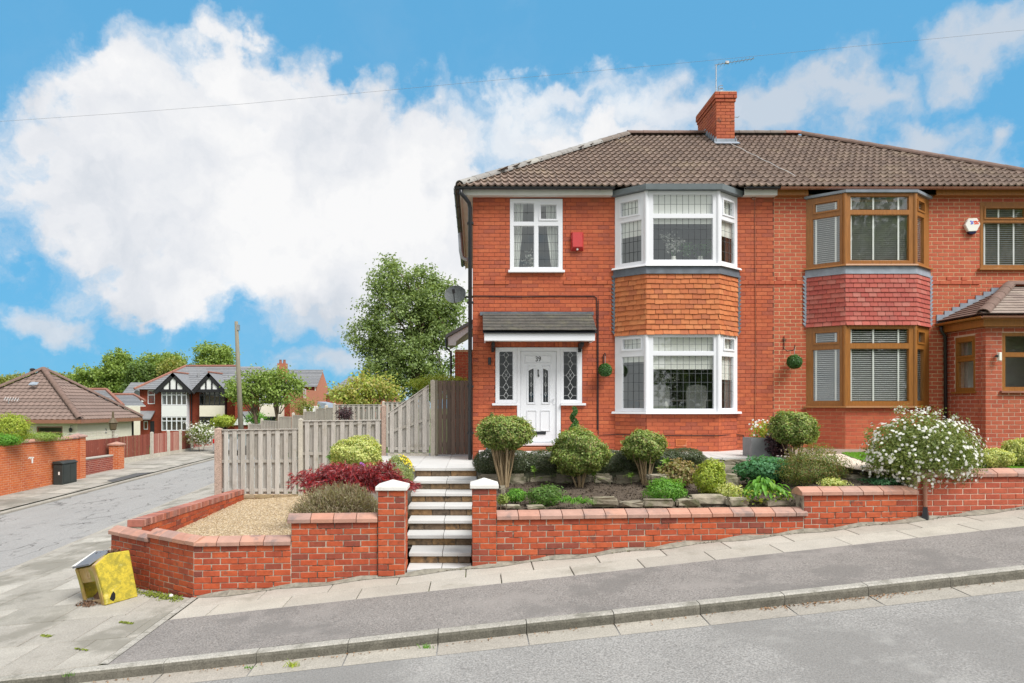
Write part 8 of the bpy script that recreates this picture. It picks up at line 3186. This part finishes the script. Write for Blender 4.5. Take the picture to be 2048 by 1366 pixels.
# rockery stones
def stone(root, x0, x1, y0, y1, Y, dep=.25, name='stone'):
    a, b = P(x0, y1, Y), P(x1, y0, Y)
    bm = bmesh.new()
    bmesh.ops.create_cube(bm, size=1.0, matrix=Matrix.Translation(((a.x + b.x) / 2, Y + dep / 2, (a.z + b.z) / 2)) @ Matrix.Diagonal((b.x - a.x, dep, b.z - a.z, 1)))
    bmesh.ops.bevel(bm, geom=bm.edges[:], offset=min(b.z - a.z, b.x - a.x) * .22, segments=2, affect='EDGES')
    bmesh.ops.subdivide_edges(bm, edges=[e for e in bm.edges if e.calc_length() > .1], cuts=1, use_grid_fill=True)
    for v_ in bm.verts:
        v_.co += Vector((random.gauss(0, .009), random.gauss(0, .009), random.gauss(0, .007)))
    me = bpy.data.meshes.new(name)
    bm.to_mesh(me)
    bm.free()
    me.materials.append(MAT['rock'])
    return link(name, me, root)
rk = thing('rockery_wall', (2.5, 12.1, -1.4), 'dry stone rockery wall of rough blocks below the box hedge', 'rockery')
x = 955
while x < 1400:
    w_ = random.uniform(34, 56)
    dy = random.uniform(-2, 3)
    stone(rk, x + 1, x + w_ - 1, 949 + dy, 972 + dy + random.uniform(-2, 4), 12.02 + random.uniform(-.05, .06), .3)
    x += w_
for (x0, x1, y0, y1, Y) in ((960, 1004, 958, 985, 11.75), (1000, 1012, 975, 990, 11.3), (1440, 1480, 926, 952, 12.1), (1482, 1512, 922, 940, 12.3), (1446, 1482, 950, 978, 11.3), (1300, 1340, 950, 962, 11.4), (1400, 1445, 940, 960, 12.2)):
    stone(rk, x0, x1, y0, y1, Y, .3)
for i, x in enumerate(range(1405, 1560, 44)):
    stone(rk, x, x + 42, 920, 931, 12.58, .12)
re_ = thing('edging_stones', (2.5, 10.0, -1.5), 'row of rough pale edging stones behind the front wall coping', 'edging stones')
for (x0, x1, y0, y1, Y) in ((1183, 1238, 996, 1014, 10.05), (1243, 1287, 1004, 1016, 10.0), (1286, 1350, 1000, 1016, 10.05), (1355, 1400, 1000, 1016, 10.1), (1380, 1455, 991, 1012, 10.3), (1458, 1500, 997, 1014, 10.1), (1000, 1040, 1012, 1018, 9.95), (1055, 1090, 1013, 1018, 9.9), (1535, 1580, 1001, 1014, 10.1)):
    stone(re_, x0, x1, y0, y1, Y, .2)

# planter, pots, spiral topiary
t = thing('grey_planter', (PX(1532, 12.9), 12.9, -.95), 'square grey stone planter with small white flowers on the patio', 'planter')
a, b = P(1503, 905, 12.75), P(1548, 876, 12.75)
mb = MB()
for (x0, x1, y0, y1) in ((a.x, b.x, 12.75, 12.79), (a.x, b.x, 13.13, 13.17), (a.x, a.x + .04, 12.79, 13.13), (b.x - .04, b.x, 12.79, 13.13)):
    mb.box(x0, x1, y0, y1, -.948, b.z)
mb.build('box', MAT['planter'], t)
mb = MB()
mb.box(a.x + .04, b.x - .04, 12.79, 13.13, -.948, b.z - .04)
mb.build('compost', MAT['soil'], t)
C, Nn = ball_points(520, P(1528, 862, 12.95), (.24, .18, .20), .3, 5, .2)
leaf_obj('foliage', C, Nn, .045, .028, LM['yellow'], t)
C, Nn = ball_points(46, P(1522, 858, 12.9), (.25, .18, .2), .8, 5, .2)
leaf_obj('white_flowers', C, unit(Nn + np.array([0, -1, .3])), .05, .05, MAT['petal'], t)
C, Nn = ball_points(620, P(1555, 889, 12.7), (.22, .2, .24), .3, 6, .25)
leaf_obj('purple_foliage', C, unit(Nn + np.array([0, -.6, 0])), .06, .05, LM['purple'], t)
t = thing('spiral_topiary', (PX(1148, 14.2), 14.2, -.95), 'slim spiral topiary standing right of the front door', 'topiary')
cb = P(1148, 880, 14.2)
Cs = []
for k in range(90):
    s = k / 89
    zc_ = -.55 + s * 1.02 * .78 + .1
    an = s * 6.28 * 2.2
    r_ = .075 * (1.1 - s * .5)
    cc = np.array([cb.x + math.cos(an) * .042 * (1.1 - .4 * s), 14.2 + math.sin(an) * .055, -.62 + s * (PZ(816, 14.2) + .62)])
    Cs.append(cc + sphere_dirs(46) * r_ * RNG.uniform(.6, 1.1, (46, 1)))
C = np.concatenate(Cs)
leaf_obj('foliage', C, sphere_dirs(len(C)), .024, .016, LM['deep'], t)
mb = MB(); mb.tube([(cb.x, 14.2, -.8), (cb.x, 14.2, PZ(822, 14.2))], .012, 6); mb.build('stem', MAT['bark'], t)
mb = MB(); mb.lathe((cb.x, 14.2, -.95), [(.11, 0), (.15, .28), (.16, .3), (.14, .3)], 14); mb.build('pot', MAT['planter'], t)
t = thing('plant_pot', (PX(986, 14.3), 14.3, -1.16), 'pale grey plant pot left of the front door behind the first topiary', 'plant pot')
px0 = PX(986, 14.3)
mb = MB(); mb.box(px0 - .15, px0 + .15, 14.15, 14.45, -1.15, PZ(891, 14.15)); mb.build('pot', MAT['lead_pale'], t, bevel=.02)
C, Nn = ball_points(500, (px0, 14.3, PZ(886, 14.3)), (.15, .14, .09), .5, 4, .1); leaf_obj('foliage', C, Nn, .03, .02, LM['deep'], t)
mb = MB(); mb.tube([(px0, 14.3, -.9), (px0 - .02, 14.3, PZ(832, 14.3))], .01, 5); mb.build('stem', MAT['bark'], t)
C, Nn = ball_points(260, (px0 - .02, 14.3, PZ(834, 14.3)), (.06, .06, .10), .4, 4, .1); leaf_obj('top_foliage', C, Nn, .024, .016, LM['deep'], t)

# ---- neighbour's garden
gz = lambda X, Y: -.90 - .09 * clamp((13.4 - Y) / 2.6, 0, 1)
mb = MB()
xs_ = lin(5.95, 14, 16)
ys_ = lin(10.2, 14.75, 10)
for i in range(16):
    for j in range(10):
        mb.add([(x_, y_, gz(x_, y_)) for (x_, y_) in ((xs_[i], ys_[j]), (xs_[i + 1], ys_[j]), (xs_[i + 1], ys_[j + 1]), (xs_[i], ys_[j + 1]))], [(0, 1, 2, 3)])
structure(mb.build('neighbour_path', surf('path_concrete', [(.26, .21, .17)], rough=.95, nv=.15, ns=3, fine=.2, fs=50)))
lawn = [(6.98, 13.0), (6.80, 12.4), (6.62, 11.6), (6.44, 10.85), (6.6, 10.55), (12.5, 10.55), (12.5, 13.0)]
mb = MB()
mb.prism([(x_, y_, gz(x_, y_) + .004) for (x_, y_) in lawn], (0, 0, .02))
structure(mb.build('lawn', MAT['lawn']))
n = 60000
X = RNG.uniform(6.4, 12.4, n); Y = RNG.uniform(10.6, 13.0, n)
k = X > 6.46 + (Y - 10.85) * .24
X, Y = X[k], Y[k]
Z = np.array([gz(a, b) for a, b in zip(X, Y)]) + .035
m_ = len(X)
T = unit(np.array([0, 0, 1]) + RNG.normal(size=(m_, 3)) * .3)
o = leaf_obj('grass', np.stack([X, Y, Z], 1), unit(np.cross(T, RNG.normal(size=(m_, 3)))), .035, .006, leafmat('grass_blade', [(.10, .22, .025), (.13, .26, .03), (.08, .18, .02)]), None, .02, T)
tag(o, 'short bright green grass of the neighbouring lawn', 'grass', kind='stuff')
pebbles('gravel', 5000, (5.97, 7.0), (10.5, 12.9), lambda a, b: gz(a, b) + .0, .010, .024, surf('pale_pebble', [(.60, .50, .40), (.66, .58, .48), (.50, .41, .33), (.70, .64, .56)], rough=.9), 'pale pinkish gravel strip along the neighbouring lawn',
        lambda X, Y: X < 6.44 + (Y - 10.85) * .24)
rn = thing('rockery_stones', (6.6, 10.7, -1.1), 'flat layered rockery stones by the pale gravel strip', 'rockery')
for (x0, x1, y0, y1, Y) in ((1690, 1745, 939, 954, 11.0), (1700, 1760, 952, 966, 10.6), (1686, 1708, 937, 948, 11.4), (1745, 1790, 955, 968, 10.5)):
    stone(rn, x0, x1, y0, y1, Y, .35)
def flower_bush():
    Y = 10.35
    c = P(1842, 908, Y)
    t = thing('flowering_shrub', (c.x, c.y, -1.1), 'large domed shrub covered in small white flowers behind the pale brick wall', 'shrub')
    r_ = np.array([.84, .62, .60])
    n = 24000
    D = sphere_dirs(n)
    rad = RNG.uniform(.45, 1.02, n) * lump(D, 13, .10, 5)
    C = np.array(c) + D * rad[:, None] * r_
    k = C[:, 2] > PZ(985, Y)
    C, D = C[k], D[k]
    leaf_obj('foliage', C, unit(D + RNG.normal(size=D.shape) * .6), RNG.uniform(.026, .052, len(C)), .022, LM['rose'], t)
    # flowers: five petals each
    m_ = 720
    D = sphere_dirs(m_ * 2)
    D = D[D[:, 1] < .35][:m_]
    rad = RNG.uniform(.93, 1.08, len(D)) * lump(D, 13, .10, 5)
    C = np.array(c) + D * rad[:, None] * r_
    nd = unit(D + np.array([0, -.2, .25]) + RNG.normal(size=D.shape) * .35)
    Cc, Nc, Tc = [], [], []
    ref = unit(np.cross(nd, RNG.normal(size=D.shape)))
    bt = np.cross(nd, ref)
    for k in range(5):
        a = 2 * math.pi * k / 5
        tv_ = ref * math.cos(a) + bt * math.sin(a)
        Cc.append(C + tv_ * .011); Nc.append(nd); Tc.append(tv_)
    leaf_obj('flowers', np.concatenate(Cc), np.concatenate(Nc), .024, .024, MAT['petal'], t, .08, np.concatenate(Tc))
    # sprays over the top edge
    mb = MB()
    tips = []
    for (x, y) in ((1795, 822), (1802, 818), (1835, 822), (1870, 828), (1878, 824), (1905, 838), (1910, 835), (1935, 848), (1855, 820), (1952, 930), (1865, 965), (1873, 958), (1741, 890)):
        e = P(x, y, Y)
        mb.tube([c.lerp(e, .75), e], [.005, .002], 4)
        tips.append(tuple(e))
    mb.build('sprays', MAT['bark'], t)
    Tn = np.array(tips)
    q = Tn[RNG.integers(0, len(Tn), 150)] + RNG.normal(size=(150, 3)) * .025
    leaf_obj('spray_flowers', q, sphere_dirs(150), .035, .032, MAT['petal'], t)
    q = Tn[RNG.integers(0, len(Tn), 260)] + RNG.normal(size=(260, 3)) * .05
    leaf_obj('spray_leaves', q, sphere_dirs(260), .035, .02, LM['rose'], t)
    mb = MB()
    for i in range(24):
        d_ = sphere_dirs(1)[0]
        e = Vector((c.x + d_[0] * .55, c.y + d_[1] * .4, c.z + d_[2] * .35))
        mb.tube([(c.x + d_[0] * .08, c.y + d_[1] * .08, -1.25), Vector((c.x, c.y, c.z - .2)).lerp(e, .5), e], [.012, .008, .003], 5)
    mb.build('stems', MAT['bark'], t)
flower_bush()
bush_at('variegated_hedge', 'low cream and green variegated bush on the wall at the right', 1988, 917, 34, 20, 10.7, 5200, .034, .02, 'varieg', base=-1.0, shell=.6)
bush_at('variegated_hedge', 'taller variegated bush cut by the right edge of the picture', 2042, 907, 36, 30, 10.9, 6500, .034, .02, 'varieg', base=-1.0, shell=.6, seed=5)

# ================================================================ WEEDS AND LITTER ON THE STREET
def weed(label, x, y, Y, n, L_, leaf='bright', group='weeds in the kerb joints', dz=0.0):
    c = Vector((PX(x, Y), Y, 0))
    z = g(c.x, c.y) + dz
    vs, fs = [], []
    for i in range(n):
        a = RNG.uniform(0, 6.28)
        o3 = Vector((c.x + RNG.normal() * .03, c.y + RNG.normal() * .012, z))
        dv = Vector((math.cos(a) * .6, math.sin(a) * .4, 1)).normalized()
        sd = dv.cross(Vector((0, 1, 0))).normalized() * .004
        l_ = L_ * RNG.uniform(.5, 1.2)
        b = len(vs)
        for k in range(3):
            s = k / 2
            p_ = o3 + dv * l_ * s - ZV * (l_ * s * s * .35)
            vs += [p_ - sd * (1 - s * .9), p_ + sd * (1 - s * .9)]
        fs += [(b, b + 1, b + 3, b + 2), (b + 2, b + 3, b + 5, b + 4)]
    mb = MB(); mb.add(vs, fs)
    tag(mb.build('weed', LM[leaf]), label, 'weed', group)
weed('grass tuft growing at the foot of the kerb below the chamfered wall', 585, 1322, 6.72, 34, .11, 'yellow', dz=-.11)
weed('small grass tuft at the kerb foot left of the middle', 853, 1292, 6.9, 26, .07, 'bright', dz=-.11)
weed('small tuft at the kerb left of the larger grass tuft', 498, 1330, 6.78, 18, .05, 'bright', dz=-.11)
weed('tiny weed in the joint near the left end of the kerb', 135, 1345, 6.75, 20, .06, 'mid', dz=-.02)
n = 900
X = np.concatenate([RNG.uniform(-4.6, -4.0, n // 2) + 0, RNG.uniform(-5.2, -3.9, n - n // 2)])
Y = 9.05 + (-3.8 - X) * .70 + RNG.normal(size=n) * .06
Z = np.array([g(a, b) for a, b in zip(X, Y)]) + .008
o = leaf_obj('moss', np.stack([X, Y, Z], 1), unit(RNG.normal(size=(n, 3)) * .5 + np.array([0, 0, 1])), .03, .02, MAT['moss'], None)
tag(o, 'green moss along the foot of the chamfered wall', 'moss', kind='stuff')
for (X0_, Y0_, w_, h_, m_, nm) in ((-4.35, 8.35, .22, .03, 160, 'strip of moss on the paving in front of the yellow bin'), (-5.15, 8.1, .18, .03, 90, 'strip of moss on the paving left of the bin front'), (-4.4, 7.5, .2, .02, 70, 'faint strip of moss nearer the kerb below the bin')):
    X = RNG.uniform(X0_, X0_ + w_, m_); Y = Y0_ - (X - X0_) * .5 + RNG.normal(size=m_) * h_ * .5
    Z = np.array([g(a, b) for a, b in zip(X, Y)]) + .006
    o = leaf_obj('moss', np.stack([X, Y, Z], 1), unit(RNG.normal(size=(m_, 3)) * .5 + np.array([0, 0, 1])), .022, .016, MAT['moss'], None)
    tag(o, nm, 'moss', kind='stuff')
# dry leaves in the channel
n = 420
X = np.concatenate([RNG.uniform(3.0, 4.6, 200), RNG.uniform(-4, 6, 220)])
Y = np.array([kerbY(a) for a in X]) - np.abs(RNG.normal(size=n)) * .05 - .01
Z = np.array([g(a, kerbY(a)) for a in X]) - .104
o = leaf_obj('dry_leaves', np.stack([X, Y, Z], 1), unit(RNG.normal(size=(n, 3)) * .4 + np.array([0, 0, 1])), RNG.uniform(.012, .035, n), .014, surf('dry_leaf', [(.25, .14, .07), (.33, .2, .11), (.18, .10, .05)], rough=.9), None)
tag(o, 'brown dry leaves gathered along the kerb foot', 'leaves', kind='stuff')
# crumbs of mortar and dirt along the wall foot
n = 1500
X = RNG.uniform(-3.7, 8.5, n)
Y = np.array([wallY(a) for a in X]) - np.abs(RNG.normal(size=n)) * .035 - .005
Z = np.array([g(a, b) for a, b in zip(X, Y)]) + .006
o = leaf_obj('dirt', np.stack([X, Y, Z], 1), unit(RNG.normal(size=(n, 3)) * .6 + np.array([0, 0, 1])), RNG.uniform(.01, .045, n), .02, surf('wall_dirt', [(.16, .14, .10), (.26, .23, .18), (.10, .09, .06), (.14, .15, .06)], rough=1), None)
tag(o, 'crumbled dirt along the foot of the front garden wall', 'dirt', kind='stuff')
# mortar fillet between wall and flags
mb = MB()
xs_ = lin(-3.75, 9.3, 60)
for i in range(60):
    a, b = xs_[i], xs_[i + 1]
    ha, hb = .02 + .02 * math.sin(a * 7), .02 + .02 * math.sin(b * 7)
    mb.add([(a, wallY(a) - .10 - .05 * math.sin(a * 5.3), g(a, wallY(a)) + .003), (b, wallY(b) - .10 - .05 * math.sin(b * 5.3), g(b, wallY(b)) + .003), (b, wallY(b) - .004, g(b, wallY(b)) + .012 + hb), (a, wallY(a) - .004, g(a, wallY(a)) + .012 + ha)], [(0, 1, 2, 3)])
f_ = mb.build('mortar_fillet', surf('fillet', [(.24, .225, .185)], rough=1, nv=.4, ns=8, bump=.8, bs=40, stain=(.12, .115, .085), stain_scale=3, stain_amt=.8), pav)
# stone lying by the chamfered wall
mb = MB()
sp_ = Vector((-4.15, 9.32, g(-4.15, 9.3)))
mb.lathe(sp_, [(.015, 0), (.03, .012), (.026, .035), (.008, .045)], 8)
tag(mb.build('pebble', MAT['cap']), 'single white pebble at the foot of the chamfered wall', 'pebble')
